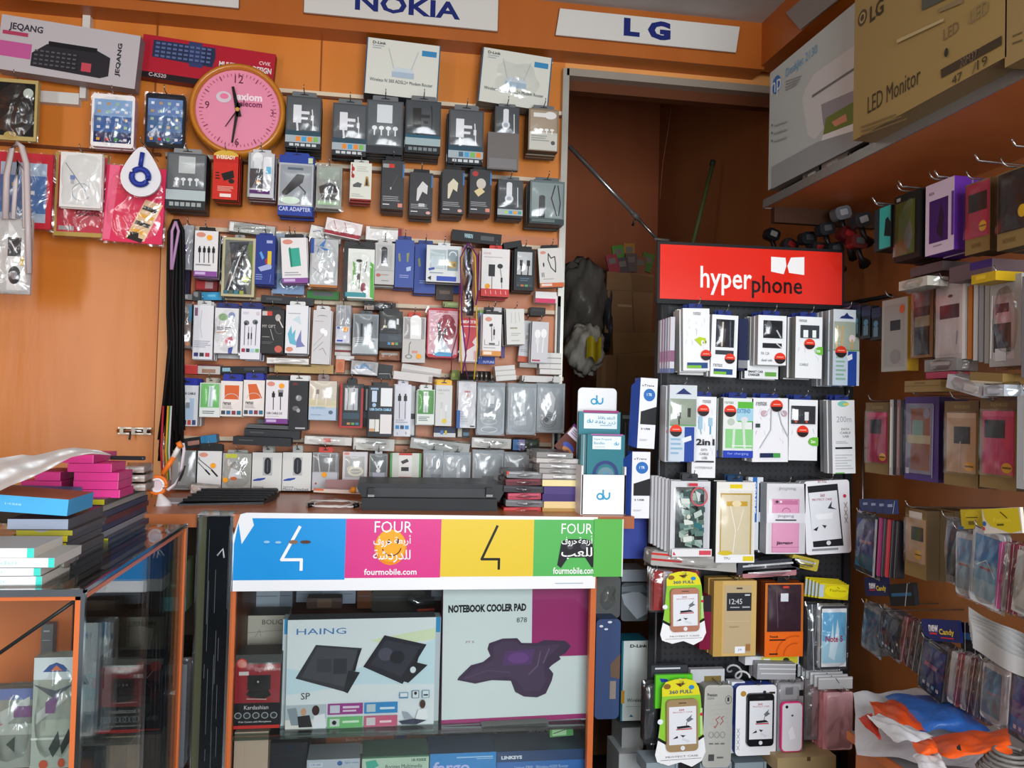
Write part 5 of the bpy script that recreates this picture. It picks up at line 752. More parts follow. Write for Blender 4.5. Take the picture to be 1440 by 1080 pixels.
cl = [('r', .6, .0, 1, .54, '9c2c6c'), ('r', 0, .955, 1, .99, '9c2c6c'), ('t', 'NOTEBOOK COOLER PAD', .035, .155, .56, .21, '1c1c20', .05), ('t', '878', .495, .255, .565, .29, '3a3a40', 0), ('t', '77 S', .15, .41, .21, .425, 'a05060', 0),
      ('p', [(.31, .43), (.4, .4), (.5, .4), (.53, .435), (.64, .44), (.68, .42), (.83, .43), (.87, .47), (.83, .52), (.79, .54), (.8, .56), (.74, .6), (.72, .62), (.75, .66), (.74, .71), (.7, .8), (.64, .825), (.55, .815), (.49, .78), (.46, .7), (.33, .69), (.22, .71), (.1, .68), (.11, .66), (.19, .58), (.27, .56), (.32, .52), (.3, .47)], '40304a'),
      ('p', [(.34, .45), (.4, .42), (.49, .42), (.53, .455), (.66, .46), (.8, .45), (.76, .5), (.7, .55), (.68, .62), (.7, .7), (.66, .78), (.56, .78), (.5, .7), (.44, .67), (.2, .69), (.14, .67), (.22, .6), (.34, .55)], '4a3854'), ('p', [(.42, .49), (.62, .48), (.6, .59), (.4, .59)], '583a6c'), ('e', .51, .54, .07, .04, '6a4284'),
      ('l', [(.66, .5), (.64, .6), (.58, .66)], .008, '6a5878'), ('l', [(.72, .48), (.68, .58)], .008, '6a5878'), ('l', [(.15, .67), (.3, .62), (.46, .64)], .006, '5c4a68')]
S('T', 100, -190, 1030, 705, 'cooler_pad_box', 'box', 'big white and magenta NOTEBOOK COOLER PAD box', 'd4dfe0', cl, Y=2.12, t=.05, side='9c2c6c', top='8a8e92', tilt=-.8)
wc = [('r', 0, 0, 1, .13, '4a4c4a'), ('r', .02, .13, .98, .66, '9c2a34'), ('e', .17, .12, .11, .07, 'cc3a38'), ('e', .17, .12, .085, .055, 'd8887c'), ('r', .12, .23, .32, .28, 'e0d8d8'), ('t', 'Light Wave', .45, .17, .98, .24, 'd0a8a8', 0),
      ('r', .3, .28, .78, .48, '1a1a1e'), ('e', .5, .38, .1, .05, '0c0c10'), ('e', .52, .37, .02, .015, 'c0c0c8'), ('p', [(.34, .48), (.74, .48), (.8, .56), (.66, .6), (.36, .58), (.28, .54)], '141418'), ('l', [(.3, .6), (.7, .61)], .02, 'c8b0b0'), ('t', 'Kardashian', .25, .69, .75, .745, 'd0d0d4', 0)] + \
     [x for i in range(5) for x in (('e', .13 + .185 * i, .825, .075, .045, '9aa0a4'), ('e', .13 + .185 * i, .825, .055, .033, '303438'))] + [('t', 'Web Camera with Microphone', .14, .895, .82, .925, 'c8c8cc', .02), ('r', 0, .955, 1, 1, 'c83430')]
S('S', 122, 272, 428, 735, 'webcam_box', 'box', 'black and red web camera box inside the counter at left', '1e1e22', wc, Y=2.11, t=.09, side='2a2426', top='4a4644', win=(.02, .1, .98, .66))
S('Q', 215, 745, 470, 960, 'white_label_box', 'box', 'cream box with thin serif lettering behind the web camera box', 'c0b8ac', [('t', 'BOLICE', .36, .12, .96, .26, '4a4844', 0), ('l', [(0, .5), (1, .42)], .008, '6a6660'), ('l', [(.2, .62), (.3, .42), (.34, .6)], .01, '7a766e')] + lines(.05, .8, .9, .95, 2, 'a09a90'), Y=2.3, t=.1, top='5a5650')
for i, (x0, y0, x1, y1, c_, lb) in enumerate(((265, 590, 420, 690, 'b8c4d4', 'pale box at the back of the counter top left'), (420, 580, 500, 700, '8a94a4', 'grey box at the back left of the brown clip'), (525, 585, 690, 660, '9aa4b8', 'blue-grey box at the back, beside the brown clip'), (690, 580, 900, 670, 'a8b4cc', 'lilac box at the back, right of the brown clip'), (910, 585, 1000, 700, '7a4218', 'brown box at the back of the counter'), (1000, 585, 1340, 720, '4a4640', 'dark grey round-cornered device at the back of the counter'), (1380, 580, 1440, 650, '8894a8', 'small pale box at the back beside the chrome tap'))):
    S('Q', x0, y0, x1, y1, 'stored_box', 'box', lb, c_, [('r', .05, .3, .9, .34, '6a6e78')], Y=2.45, t=.08, rad=.012 if i == 5 else 0)
S('Q', 590, 635, 815, 700, 'brown_clip', 'clip', 'dark brown clip lying behind the laptop stand box', '4a3630', [('r', .3, .1, .7, .9, '6a5040')], Y=2.35, t=.05, rad=.005)
b = MB(); pl(b, 'Q', [(1240, 630), (1290, 665), (1400, 650)], .01, M('a8b0b4', .2, .9), 2.35, 8); pl(b, 'Q', [(1290, 712), (1400, 706)], .004, M('c04a38', .3), 2.33); tag(b.obj('metal_bracket'), 'shiny metal bracket lying above the laptop stand box at right', 'bracket')
S('R', 30, 575, 150, 625, 'stored_box', 'box', 'pale blue box above the cooler pad box at left', 'a8b4c0', [], Y=2.4, t=.1)
S('R', 175, 578, 480, 645, 'stored_box', 'box', 'dark teal glass-topped box above the cooler pad box', '2a4240', [('r', 0, .8, 1, 1, 'b8b4a8')], Y=2.35, t=.1)
S('R', 610, 578, 990, 640, 'stored_box', 'box', 'white box with dark print above the magenta corner', 'c4c8cc', [('t', 'SUPERSUN', .35, .02, .68, .3, '2a2a30', .04), ('r', .35, .45, .8, .5, '6a6a70')], Y=2.3, t=.12, tilt=-2)
S('R', 480, 590, 612, 640, 'stored_box', 'box', 'brown and olive box above the cooler pad box', '5c4a22', [], Y=2.42, t=.1)
# ---- lower shelf
S('S', 130, 762, 345, 1100, 'cream_box', 'box', 'tall cream box at the left of the lower shelf', 'b8a492', [('l', [(.3, .1), (.3, .9)], .006, 'a8947e')], Y=2.1, t=.12, top='8a7a6a')
S('S', 350, 830, 590, 1100, 'black_product_box', 'box', 'black glossy box with a blue lamp picture on the lower shelf', '26282e', [('e', .55, .1, .14, .04, '1a2a40'), ('r', .1, .3, .9, .31, '3a3c44')], Y=2.14, t=.14, rad=.0, top='3a3c40')
S('S', 590, 935, 925, 1100, 'speaker_product_box', 'box', 'grey white box with a small blue ball logo on the lower shelf', 'b4bcc8', [('e', .62, .16, .05, .09, '1a5a98'), ('t', 'light wave', .72, .1, .98, .2, '3a70a8', 0), ('r', .05, .1, .3, .28, 'c8d0dc'), ('t', 'LW-360', .08, .14, .26, .22, '4a5a90', 0)], Y=2.1, t=.1, top='8c9296')
S('S', 710, 790, 1140, 900, 'orange_title_box', 'box', 'white box with an orange lid behind the grey white box', 'd0c8c4', [('r', 0, 0, 1, .42, '8c4a28'), ('t', 'BabyPhone', .3, .1, .7, .3, 'b89a88', 0), ('r', .02, .42, .12, .9, '8a2a48'), ('t', 'ETERNUS', .2, .6, .5, .95, 'a84a50', .04)], Y=2.25, t=.1, top='6a4a3a')
S('S', 940, 915, 1362, 1100, 'green_product_box', 'box', 'green and white multimedia speaker box on the lower shelf', 'b0cab4', [('r', 0, 0, 1, .05, '2e6a4a'), ('p', [(.05, .15), (.2, .1), (.25, .3), (.08, .5)], '3aa890'), ('t', '18-9200E', .74, .1, .96, .2, '26423a', .02), ('t', 'Bocinas Multimedia', .35, .28, .9, .42, '2a3a3a', .0)], Y=2.1, t=.11, top='2a5a42', side='2a5a42')
S('T', 20, 895, 438, 1100, 'router_product_box', 'box', 'bright blue router box with big rounded lilac letters on the lower shelf', '2a84c8', [('t', 'fargo', .05, .25, .6, .7, 'b0b8e8', .02), ('r', .4, .12, .95, .15, 'a8d0ec'), ('r', .7, .18, .95, .2, 'a8d0ec')], Y=2.1, t=.12, top='1c3c5c', side='1c5a8c')
S('T', 442, 878, 1008, 1100, 'router_product_box', 'box', 'darker blue router box with a navy top on the lower shelf', '2a68b0', [('r', 0, 0, 1, .3, '22406a'), ('t', 'LINKSYS', .05, .12, .28, .22, 'd0d8e4', .05), ('t', 'Linksys E900   Wireless-N300 Router', .2, .42, .8, .54, 'a8c4e4', .0)], Y=2.1, t=.12, top='22384c', side='1c3c60')
S('T', 780, 735, 928, 790, 'green_small_box', 'box', 'small green box lying on the darker blue router box', '5a9a58', [('r', .1, .1, .7, .85, 'a8d0a0'), ('l', [(.15, .6), (.7, .2)], .03, '1c1c20')], Y=2.16, t=.05, tilt=-3)
S('T', 350, 712, 770, 732, 'glass_plate', 'plate', 'thin greenish glass plate end under the cooler pad box', '5c605c', [('r', .02, .2, .98, .7, '2e3230')], Y=2.085, t=.03, tilt=-1)
S('S', 1160, 745, 1400, 860, 'brown_product_box', 'box', 'brown round-topped box behind the green box', '6c4630', [('r', 0, 0, .25, 1, '2a2a5a'), ('t', 'DS', .8, .2, .95, .5, '3a2418', .0)], Y=2.3, t=.1, rad=.02)
S('T', 120, 760, 430, 815, 'dark_device_box', 'box', 'flat plain dark box behind the blue router boxes', '2c2c2e', [], Y=2.3, t=.1)
S('T', 440, 745, 770, 800, 'dark_device_box', 'box', 'flat dark box with pale letters under the cooler pad box', '34302e', [('t', 'ALFA', .6, .0, .95, .5, '6a6866', .04)], Y=2.25, t=.1)
# ---- space right of the display counter
S('R', 1070, 500, 1225, 760, 'grey_plastic_bag', 'bag', 'crumpled grey plastic bag below the green end of the banner', '5a5c5a', [], Y=2.2, t=.08, bag=1, rad=.01)
S('R', 1068, 768, 1222, 1400, 'blue_fabric_case', 'case', 'tall dark blue case with studs, right of the display counter', '3a4c74', [('e', .2, .07, .08, .012, 'd8dce8'), ('e', .55, .03, .09, .012, 'd8dce8'), ('e', .4, .1, .08, .01, 'd8dce8'), ('p', [(.6, .45), (1, .35), (1, .6), (.62, .58)], '6a5446'), ('r', .6, .62, .85, .8, '8a8078')], Y=2.14, t=.2, rad=.012, top='26324c')
S('R', 1240, 130, 1395, 385, 'blue_white_box', 'box', 'plain blue lower part of the tall box beside the rack', '38479a', [], Y=2.12, t=.09, side='2a3680')
S('R', 1235, 455, 1395, 530, 'white_carton', 'carton', 'pale carton between the blue box and grey papers', 'a4aab4', [], Y=2.25, t=.1)
S('R', 1232, 540, 1400, 780, 'grey_paper_sheaf', 'paper', 'curled grey papers stuffed between counter and rack', '5e6468', [('p', [(.0, .3), (.6, .2), (1, .4), (1, .8), (.6, .95), (.1, .55)], 'a8b0b8'), ('p', [(0, .1), (.8, .05), (1, .25), (0, .22)], '7c868c')], Y=2.24, t=.08, rad=.01)
S('T', 1230, 185, 1395, 690, 'router_box', 'box', 'narrow white router box standing left of the rack', 'ccd4d0', [('r', 0, 0, .07, 1, '1c6a80'), ('t', 'D-Link', .32, .045, .98, .085, '16181c', .04), ('r', .02, .62, .14, .78, 'c8922a'), ('t', 'Wireless', .24, .72, .85, .765, '24282c', .0), ('r', .2, .82, .8, .825, '8a9090'), ('p', [(.33, .95), (.4, .92), (.5, .95)], '2a6a9a')], Y=2.2, t=.08, side='1c6a80')
S('T', 1235, 735, 1370, 880, 'white_carton', 'carton', 'grey white carton directly under the narrow router box', '9a9c9c', [], Y=2.2, t=.1, top='7a7c7c')
S('T', 1215, 890, 1365, 1200, 'white_carton', 'carton', 'white carton at the bottom edge, left of the rack', 'a8acac', [('r', 0, .0, 1, .03, '7a7c7c')], Y=2.17, t=.12)
# ---- on the worktop
def onW(px, py_front, Y): return P(px, py_front, Y=Y)
# keyboard
kbx = empty('computer_keyboard', (P(322, 705, Y=2.3).x, 2.3, zw), 'black computer keyboard on the worktop below the white boxes', 'keyboard')
xa, xb = P(256, 706, Y=2.25).x, P(378, 700, Y=2.35).x
b = MB(); b.add([(xa, 2.2, zw + .004), (xb, 2.24, zw + .006), (xb + .02, 2.36, zw + .03), (xa + .04, 2.34, zw + .03), (xa, 2.2, zw), (xb, 2.24, zw), (xb + .02, 2.36, zw), (xa + .04, 2.34, zw)], [(0, 1, 2, 3), (0, 4, 5, 1), (1, 5, 6, 2), (2, 6, 7, 3), (3, 7, 4, 0), (7, 6, 5, 4)], M('17181c', .35)); part(b, 'key_base', kbx)
b = MB()
for j in range(5):
    for i in range(14):
        u, v = (i + .5) / 14, (j + .6) / 5.6; x = xa + (xb - xa) * u * .96 + .035 * v + .006; y = 2.205 + .125 * v + .03 * u * (1 - v) * .8; z = zw + .007 + .023 * v
        b.box(x - .007, y - .008, z, x + .007, y + .008, z + .006, M('0f1014', .4))
part(b, 'keys', kbx)
S('E', 700, 925, 820, 985, 'card_reader', 'device', 'small black device with a chrome end behind the keyboard', '1e1e22', [('e', .85, .5, .1, .2, 'c0c0c0')], Y=2.42, t=.05)
# laptop-like black register seen from behind
rg = empty('black_printer', (P(606, 700, Y=2.15).x, 2.15, zw), 'long low black device with two hinges on the worktop', 'device')
mid, tp, w, h = rectY('F', 20, 868, 1000, 975, 2.15); b = MB(); b.prism([(-w / 2, 0), (w / 2, 0), (w / 2 + .004, -h * .3), (w / 2 - .01, -h), (-w / 2 + .012, -h), (-w / 2 - .004, -h * .3)], 0, .2, M('1b1c20', .4)); b.box(-w * .4, -.006, -h * .8, w * .42, 0, -h * .25, M('222428', .35)); q = part(b, 'lid', rg); q.matrix_basis = Matrix.Translation((mid.x, 2.15, tp.z))
mid, tp, w, h = rectY('F', 42, 965, 955, 1072, 2.13); b = MB(); b.prism([(-w / 2, 0), (w / 2, 0), (w / 2, -h), (w * .25, -h), (w * .1, -h * .85), (-w * .1, -h * .8), (-w * .26, -h * .95), (-w * .32, -h), (-w / 2 + .008, -h), (-w / 2, -h * .8)], 0, .2, M('2a2d30', .55)); q = part(b, 'base', rg); q.matrix_basis = Matrix.Translation((mid.x, 2.13, tp.z))
for xx in (105, 905):
    mid, tp, w, h = rectY('F', xx - 22, 895, xx + 22, 955, 2.128); b = MB(); b.box(-w / 2, 0, -h, w / 2, .01, 0, M('17181a', .4)); b.box(-w / 2, -.002, -h, w / 2, .0, -h * .75, M('8a8c8e', .3)); q = part(b, 'hinge', rg); q.matrix_basis = Matrix.Translation((mid.x, 2.132, tp.z))
# white earphones
b = MB(); rnd = random.Random(5)
pts = [Vector((P(470, 702, Y=2.25).x + .06 * math.cos(a * .62) * (1 + .25 * math.sin(a)), 2.22 + .07 * math.sin(a * .62) * (1 + .35 * math.cos(a * 2.3)), zw + .004 + .003 * abs(math.sin(a)))) for a in range(34)]
b.tube(pts, .0018, M('d8d4d0', .4), 5); ew = b.obj('white_earphones'); tag(ew, 'tangled white earphones on the worktop left of the black device', 'earphones')
for dx in (-.06, .05):
    b = MB(); b.tube([Vector((P(470, 702, Y=2.25).x + dx, 2.17, zw + .006)), Vector((P(470, 702, Y=2.25).x + dx + .014, 2.172, zw + .008))], .006, M('1a1a1c', .3), 8); b.obj('earbud', ew)
S('E', 1060, 905, 1400, 930, 'receipt_strip', 'paper', 'flat striped red and white paper strip on the worktop', 'd8c4b8', [('r', .0, .0, .2, .5, 'd8683a'), ('r', .7, .0, .82, .6, 'e89030')], Y=2.4, t=.02, tilt=2)
S('E', 1140, 838, 1385, 912, 'brown_card', 'paper', 'mauve card leaning behind the earphones', 'a07a7a', [], Y=2.46, t=.004, tilt=-1)
S('E', 232, 880, 420, 935, 'silver_blister_strip', 'packaging', 'silver crinkled strip lying behind the keyboard', 'c8c0bc', [('r', .3, .2, .9, .6, 'a89a98')], Y=2.44, t=.02, bag=1, tilt=5)
b = MB(); xx = P(250, 703, Y=2.3).x; b.box(xx - .035, 2.24, zw, xx + .05, 2.34, zw + .004, M('a8aab0', .4)); tag(b.obj('grey_card'), 'thin grey card lying left of the keyboard', 'card')
b = MB(); a0 = P(500, 689, Y=2.3); 
b.tube([a0 + Vector((0, 0, 0)), a0 + Vector((.05, .02, 0))], .008, M('d8dce4', .3), 8); b.tube([a0 + Vector((-.012, 0, 0)), a0 + Vector((.002, 0, 0))], .0085, M('e8902a', .3), 8); tag(b.obj('glue_tube'), 'small pale tube with an orange band near the black device', 'tube')
# orange and white round fan on a bent stand
fn = empty('ring_stand', (0, 0, 0), 'orange and white stick light with a round head beside the lanyards', 'lamp')
b = MB(); pl(b, 'E', [(160, 602), (112, 690)], .006, M('e4e2e0', .3), 2.2, 10); part(b, 'upper_arm', fn)
b = MB(); pl(b, 'E', [(118, 685), (42, 800)], .0065, M('e8782c', .3), 2.2, 10); part(b, 'orange_arm', fn)
b = MB(); pl(b, 'E', [(160, 600), (180, 596), (186, 640), (172, 760), (130, 870), (80, 905), (55, 890)], .0042, M('d8d0d8', .3), 2.21, 8); part(b, 'bent_cable', fn)
b = MB(); pl(b, 'E', [(145, 610), (172, 596)], .009, M('e87c2c', .3), 2.195, 10); part(b, 'joint', fn)
c1 = P(*cp('E', 6, 875), Y=2.2); n = 24
for nm, r0, rr_, mm, dy in (('rim', .021, .0045, 'e8782c', 0), ('inner_ring', .015, .003, 'f0eef0', -.003)):
    b = MB(); b.tube([c1 + Vector((r0 * math.cos(i * 2 * math.pi / n), dy, r0 * math.sin(i * 2 * math.pi / n))) for i in range(n + 1)], rr_, M(mm, .3), 8); part(b, nm, fn)
b = MB(); b.prism([(c1.x + .014 * math.cos(i * .5236), c1.z + .014 * math.sin(i * .5236)) for i in range(12)], c1.y - .002, c1.y + .004, M('d8c8d0', .4)); part(b, 'face', fn)
b = MB(); zz = zw; p0 = Vector((c1.x + .015, c1.y, zw)); b.tube([p0 + Vector((0, 0, 0)), p0 + Vector((0, 0, .004)), Vector((c1.x + .006, c1.y, c1.z - .02))], [.022, .018, .004], M('e0dee0', .3), 12); part(b, 'foot', fn)
# red bags stack / cases stack
for k in range(6):
    y0 = 1066 - 42 * (k + 1) - k * 6
    S('F', 1000 + (k % 3) * 14 - (8 if k == 5 else 0), y0, 1252 + (k % 2) * 18, y0 + 44, 'bagged_case', 'phone case', ['bagged red case at the bottom of the pile beside the black device', 'bagged grey case, second from the bottom of the pile', 'bagged crimson case in the middle of the pile', 'bagged dark case, fourth up in the pile', 'bagged burgundy case, fifth up in the pile', 'clear bag with red tips topping the pile'][k], ['b02a2e', '6a6a6e', 'a83a50', '2e2e34', '5a2028', '7a7c7e'][k], [('r', .02, .2, .95, .35, ['c85050', '8a8a90', 'd06078', '4a4a52', '8a3040', 'b8bcbe'][k]), ('r', .0, .0, .06, .5, 'c8302a') if k == 5 else ('r', .5, .5, .9, .6, '2a2024')], Y=2.14, t=.14, bag=1, rad=.003, tilt=(k % 2) * 2 - 1)
cs = ['b08a4a', 'e0c890', '3a2a68', '4a3a78', 'e8d8a0', 'b8b4b0', '9a9896', 'a8a6a4', 'c0bcb8', '8a8886']
lb = ['tan case at the bottom of the pile beside the brochure stand', 'pale gold case, second from the bottom beside the brochure stand', 'dark purple case, lower of two in the pile', 'purple case with a grey top, upper of two in the pile', 'cream gold case just above the purple ones', 'pale grey bagged case above the cream gold one', 'dark grey bagged case, middle of the grey ones', 'grey bagged case with a white edge, near the pile top', 'light grey bagged case, second from the pile top', 'grey bagged case topping the pile beside the brochure stand']
ys = [(1075, 1025), (1030, 985), (985, 935), (935, 885), (882, 838), (840, 800), (802, 765), (767, 730), (732, 695), (697, 655)]
for k in range(10):
    x0 = 1262 + (k % 2) * 10 - max(0, k - 4) * 10; x1 = 1488 + (k % 3) * 8 - (20 if k == 9 else 0)
    S('F', x0, ys[k][1], x1, ys[k][0], 'stacked_case', 'phone case', lb[k], cs[k], [('r', .3, .3, .8, .6, 'e8e8e8' if k in (5, 7, 9) else cs[k]), ('r', 0, .8, 1, 1, '6a6866' if k > 4 else cs[k])], Y=2.13, t=.15, bag=1 if k > 4 else 0, rad=.002, tilt=1 if k > 5 else 0)
# brochure stand
bs = empty('brochure_stand', (P(850, 722, Y=2.1).x, 2.1, zw), 'white brochure stand with turquoise logos on the worktop', 'brochure stand')
def du(cu, cv, s, asp, c='2a9cc8'):
    a = asp
    return [ring(cu - .1 * s, cv + .03 * s * a, .075 * s, .075 * s * a, .04 * s, c), ('l', [(cu - .02 * s, cv - .14 * s * a), (cu - .02 * s, cv + .1 * s * a)], .045 * s, c), ring(cu + .075 * s, cv + .01 * s * a, .075 * s, .085 * s * a, .042 * s, c, 180, 360), ('l', [(cu + .15 * s, cv - .07 * s * a), (cu + .15 * s, cv + .02 * s * a)], .04 * s, c)]
def stand_part(nm, c, x0, y0, x1, y1, Y, t, col, ops, rad=0):
    mid, tp, w, h = rectY(c, x0, y0, x1, y1, Y); b = MB(); card_body(b, w, h, t, col, ops, rad=rad); q = part(b, nm, bs); q.matrix_basis = Matrix.Translation((mid.x, Y, tp.z)); return q
stand_part('back_plate', 'O', 168, 30, 462, 985, 2.19, .004, 'eceef0', du(.5, .1, .9, .3), .012)
stand_part('front_pocket', 'O', 205, 690, 540, 990, 2.07, .004, 'eef0f2', du(.5, .52, .85, 1.1))
stand_part('pocket_side', 'O', 200, 620, 215, 992, 2.07, .1, 'dfe1e3', [])
stand_part('pocket_side', 'O', 528, 630, 541, 992, 2.07, .1, 'dfe1e3', [])
br1 = [('r', .1, -.02, .95, .02, 'a03a78'), ('r', .12, .03, .92, .27, 'e6eef2')] + du(.27, .15, .4, .6) + [('t', '\ufee0\ufe94\ufed7\ufe8e\ufe91 \ufecc\ufed3\ufeaa\ufedf\ufe8d', .45, .07, .86, .13, '5aa0b4', .01), ('t', '\ufe94\ufed7\ufe8e\ufe91 \ufead\ufead\ufeaf', .38, .14, .88, .2, '5aa0b4', .01)] + lines(.5, .21, .86, .24, 1, '9ab8c4')
S('O', 180, 210, 495, 690, 'brochure', 'brochure', 'teal brochure in the back row of the white stand', '3a8290', br1, Y=2.15, t=.012, side='2a5a64')
br2 = [('r', .1, -.015, .95, .02, 'b060a0'), ('r', .14, .04, .9, .36, 'e4ecf0'), ('t', 'New Prepaid', .18, .09, .64, .15, '5aa0b4', .01), ('t', 'Bundles', .18, .18, .46, .24, '5aa0b4', .01)] + lines(.2, .3, .6, .33, 1, 'a8c0cc') + du(.78, .22, .35, .9) + [ring(.5, .98, .3, .3, .08, '2c3c78', 0, 180), ('e', .5, 1.0, .22, .2, '6a8a98')] + du(.5, .95, .3, .9)
S('O', 245, 385, 530, 692, 'brochure', 'brochure', 'teal brochure with an English title in the front pocket', '2a7884', br2, Y=2.09, t=.02, side='1c4a54')
S('O', 198, 385, 246, 690, 'brochure', 'brochure', 'teal brochure edges left of the brochure with the English title', '4a7a82', [('r', .4, 0, .5, 1, 'b8c4c8'), ('r', .8, 0, .9, 1, 'a8b8bc')], Y=2.1, t=.02)
S('O', 50, 330, 220, 560, 'brochure', 'brochure', 'tilted purple and brown leaflet leaning left of the white stand', '5c2a20', [('r', 0, 0, 1, .08, '6a2a78'), ('r', .05, .08, .95, .4, 'dcd4e0'), ('e', .5, .7, .3, .12, '3a4aa0'), ('e', .6, .82, .3, .1, 'b0703a')] + lines(.15, .15, .8, .35, 3, '8a7aa0'), Y=2.2, t=.003, tilt=42)
S('O', 500, 225, 590, 880, 'clear_case_stack', 'case', 'dark cases standing between the brochure stand and tall blue box', '3a3a38', [('r', .1, .02, .9, .06, '8a8c88'), ('r', .3, .1, .4, .9, '6a6c68'), ('r', .6, .1, .7, .9, '555753')], Y=2.3, t=.1)
# tall white and blue boxes beside the rack
hb_ = [('t', 'uTrans', .1, .09, .8, .12, '3a3a42', .02), ('e', .55, .24, .34, .09, '2a6cb8'), ('t', '1 TR', .4, .215, .7, .255, 'd8e4f4', .04), ('p', [(.1, .48), (1, .4), (1, .66), (.1, .66)], '1a1a1c'), ('t', '2 USB', .15, .71, .7, .735, '3a3a42', .03)] + lines(.1, .87, .6, .9, 2, 'a0a0a8')
for lab, x0, y0, x1, y1, tl in (('tall blue and white box standing lower beside the rack', 585, 515, 722, 1020, 0), ('tall blue and white box stacked upper beside the rack', 640, -45, 770, 490, 2)):
    o = S('O', x0, y0, x1, y1, 'tall_adapter_box', 'box', lab, 'e6e8ee', hb_, Y=2.06, t=.05, side='3050a8', tilt=tl)
    mid, tp, w, h = rectY('O', x0, y0, x1, y1, 2.06); b = MB(); b.add([(-w / 2, 0, 0), (-w / 2 - .014, .03, -.02), (-w / 2 - .014, .03, -h + .005), (-w / 2, 0, -h)], [(0, 1, 2, 3)], M('2c4a9c', .4)); b.add([(-w / 2, .001, 0), (-w / 2 - .014, .031, -.02), (-w / 2 - .014, .031, -h + .005), (-w / 2, .001, -h)], [(3, 2, 1, 0)], M('2c4a9c', .4)); b.obj('blue_side', o)
# ================================================================ black rack with the red header
YR = 2.09
xr0, xr1 = P(928, 600, Y=YR).x, P(1192, 600, Y=YR).x
zr1 = P(1050, 424, Y=YR).z
rk = empty('display_rack', ((xr0 + xr1) / 2, YR, 0), 'tall black perforated display rack with a bright red header sign', 'display rack')
BLK = M('1a1b1e', .45)
def pegmat():
    m = bpy.data.materials.new('perforated_black_metal'); m.use_nodes = True; nt = m.node_tree; n = nt.nodes; pr = n['Principled BSDF']
    tc = n.new('ShaderNodeTexCoord'); mp = n.new('ShaderNodeMapping'); mp.inputs['Scale'].default_value = (62, 62, 62); nt.links.new(tc.outputs['Object'], mp.inputs[0])
    vo = n.new('ShaderNodeVectorMath'); vo.operation = 'FRACTION'; nt.links.new(mp.outputs[0], vo.inputs[0])
    v2 = n.new('ShaderNodeVectorMath'); v2.operation = 'SUBTRACT'; v2.inputs[1].default_value = (.5, .5, .5); nt.links.new(vo.outputs[0], v2.inputs[0])
    v3 = n.new('ShaderNodeVectorMath'); v3.operation = 'MULTIPLY'; v3.inputs[1].default_value = (1, 0, 1); nt.links.new(v2.outputs[0], v3.inputs[0])
    v4 = n.new('ShaderNodeVectorMath'); v4.operation = 'LENGTH'; nt.links.new(v3.outputs[0], v4.inputs[0])
    gt = n.new('ShaderNodeMath'); gt.operation = 'GREATER_THAN'; gt.inputs[1].default_value = .22; nt.links.new(v4.outputs['Value'], gt.inputs[0])
    mx = n.new('ShaderNodeMix'); mx.data_type = 'RGBA'; mx.inputs[6].default_value = lin('050506'); mx.inputs[7].default_value = lin('202227')
    nt.links.new(gt.outputs[0], mx.inputs[0]); nt.links.new(mx.outputs[2], pr.inputs['Base Color']); pr.inputs['Roughness'].default_value = .45; return m
PEG = pegmat()
b = MB(); b.box(xr0 + .01, YR, .12, xr1 - .01, YR + .004, zr1, PEG); part(b, 'perforated_panel', rk)
for x0, x1 in ((xr0 - .008, xr0 + .012), (xr1 - .012, xr1 + .008)):
    b = MB(); b.box(x0, YR - .012, 0, x1, YR + .03, zr1 + .01, BLK); part(b, 'upright', rk)
b = MB(); b.box(xr0 - .012, YR - .02, zr1 - .01, xr1 + .004, YR + .03, zr1 + .006, BLK); part(b, 'top_rail', rk)
b = MB(); b.box(xr0 - .02, YR - .3, 0, xr1 + .02, YR + .1, .06, BLK); part(b, 'foot', rk)
b = MB(); b.tube([(xr0 - .004, YR - .014, .1), (xr0 - .004, YR - .014, zr1)], .003, M('8a8c90', .25, .8), 6); b.tube([(xr1 + .02, YR - .05, .9), (xr1 + .012, YR - .05, zr1 - .35)], .002, M('8a8c90', .25, .8), 6); part(b, 'edge_wire', rk)
mid, tp, w, h = rectY('G', 92, 32, 955, 285, 2.06)
b = MB(); b.box(-w / 2 - .006, .0, -h - .012, w / 2 + .008, .012, .008, BLK)
b.box(-w / 2, -.003, -h, w / 2, .0, 0, M('e02a1c', .22))
ho = [('t', 'hyper', .215, .37, .495, .9, 'f4f0ee', .012), ('t', 'phone', .495, .5, .775, .93, '1c1012', .012), ('p', [(.6, .14), (.68, .15), (.685, .3), (.67, .46), (.6, .42)], 'f4f2f2'), ('p', [(.71, .14), (.785, .12), (.785, .46), (.7, .43), (.69, .3)], 'f4f2f2')]
ops_on(b, ho, w, h, y=-.0035, step=.0001, rough=.25); q = part(b, 'header_sign', rk); q.matrix_basis = Matrix.Translation((mid.x, 2.06, tp.z)) @ Matrix.Rotation(math.radians(-.6), 4, 'Y')
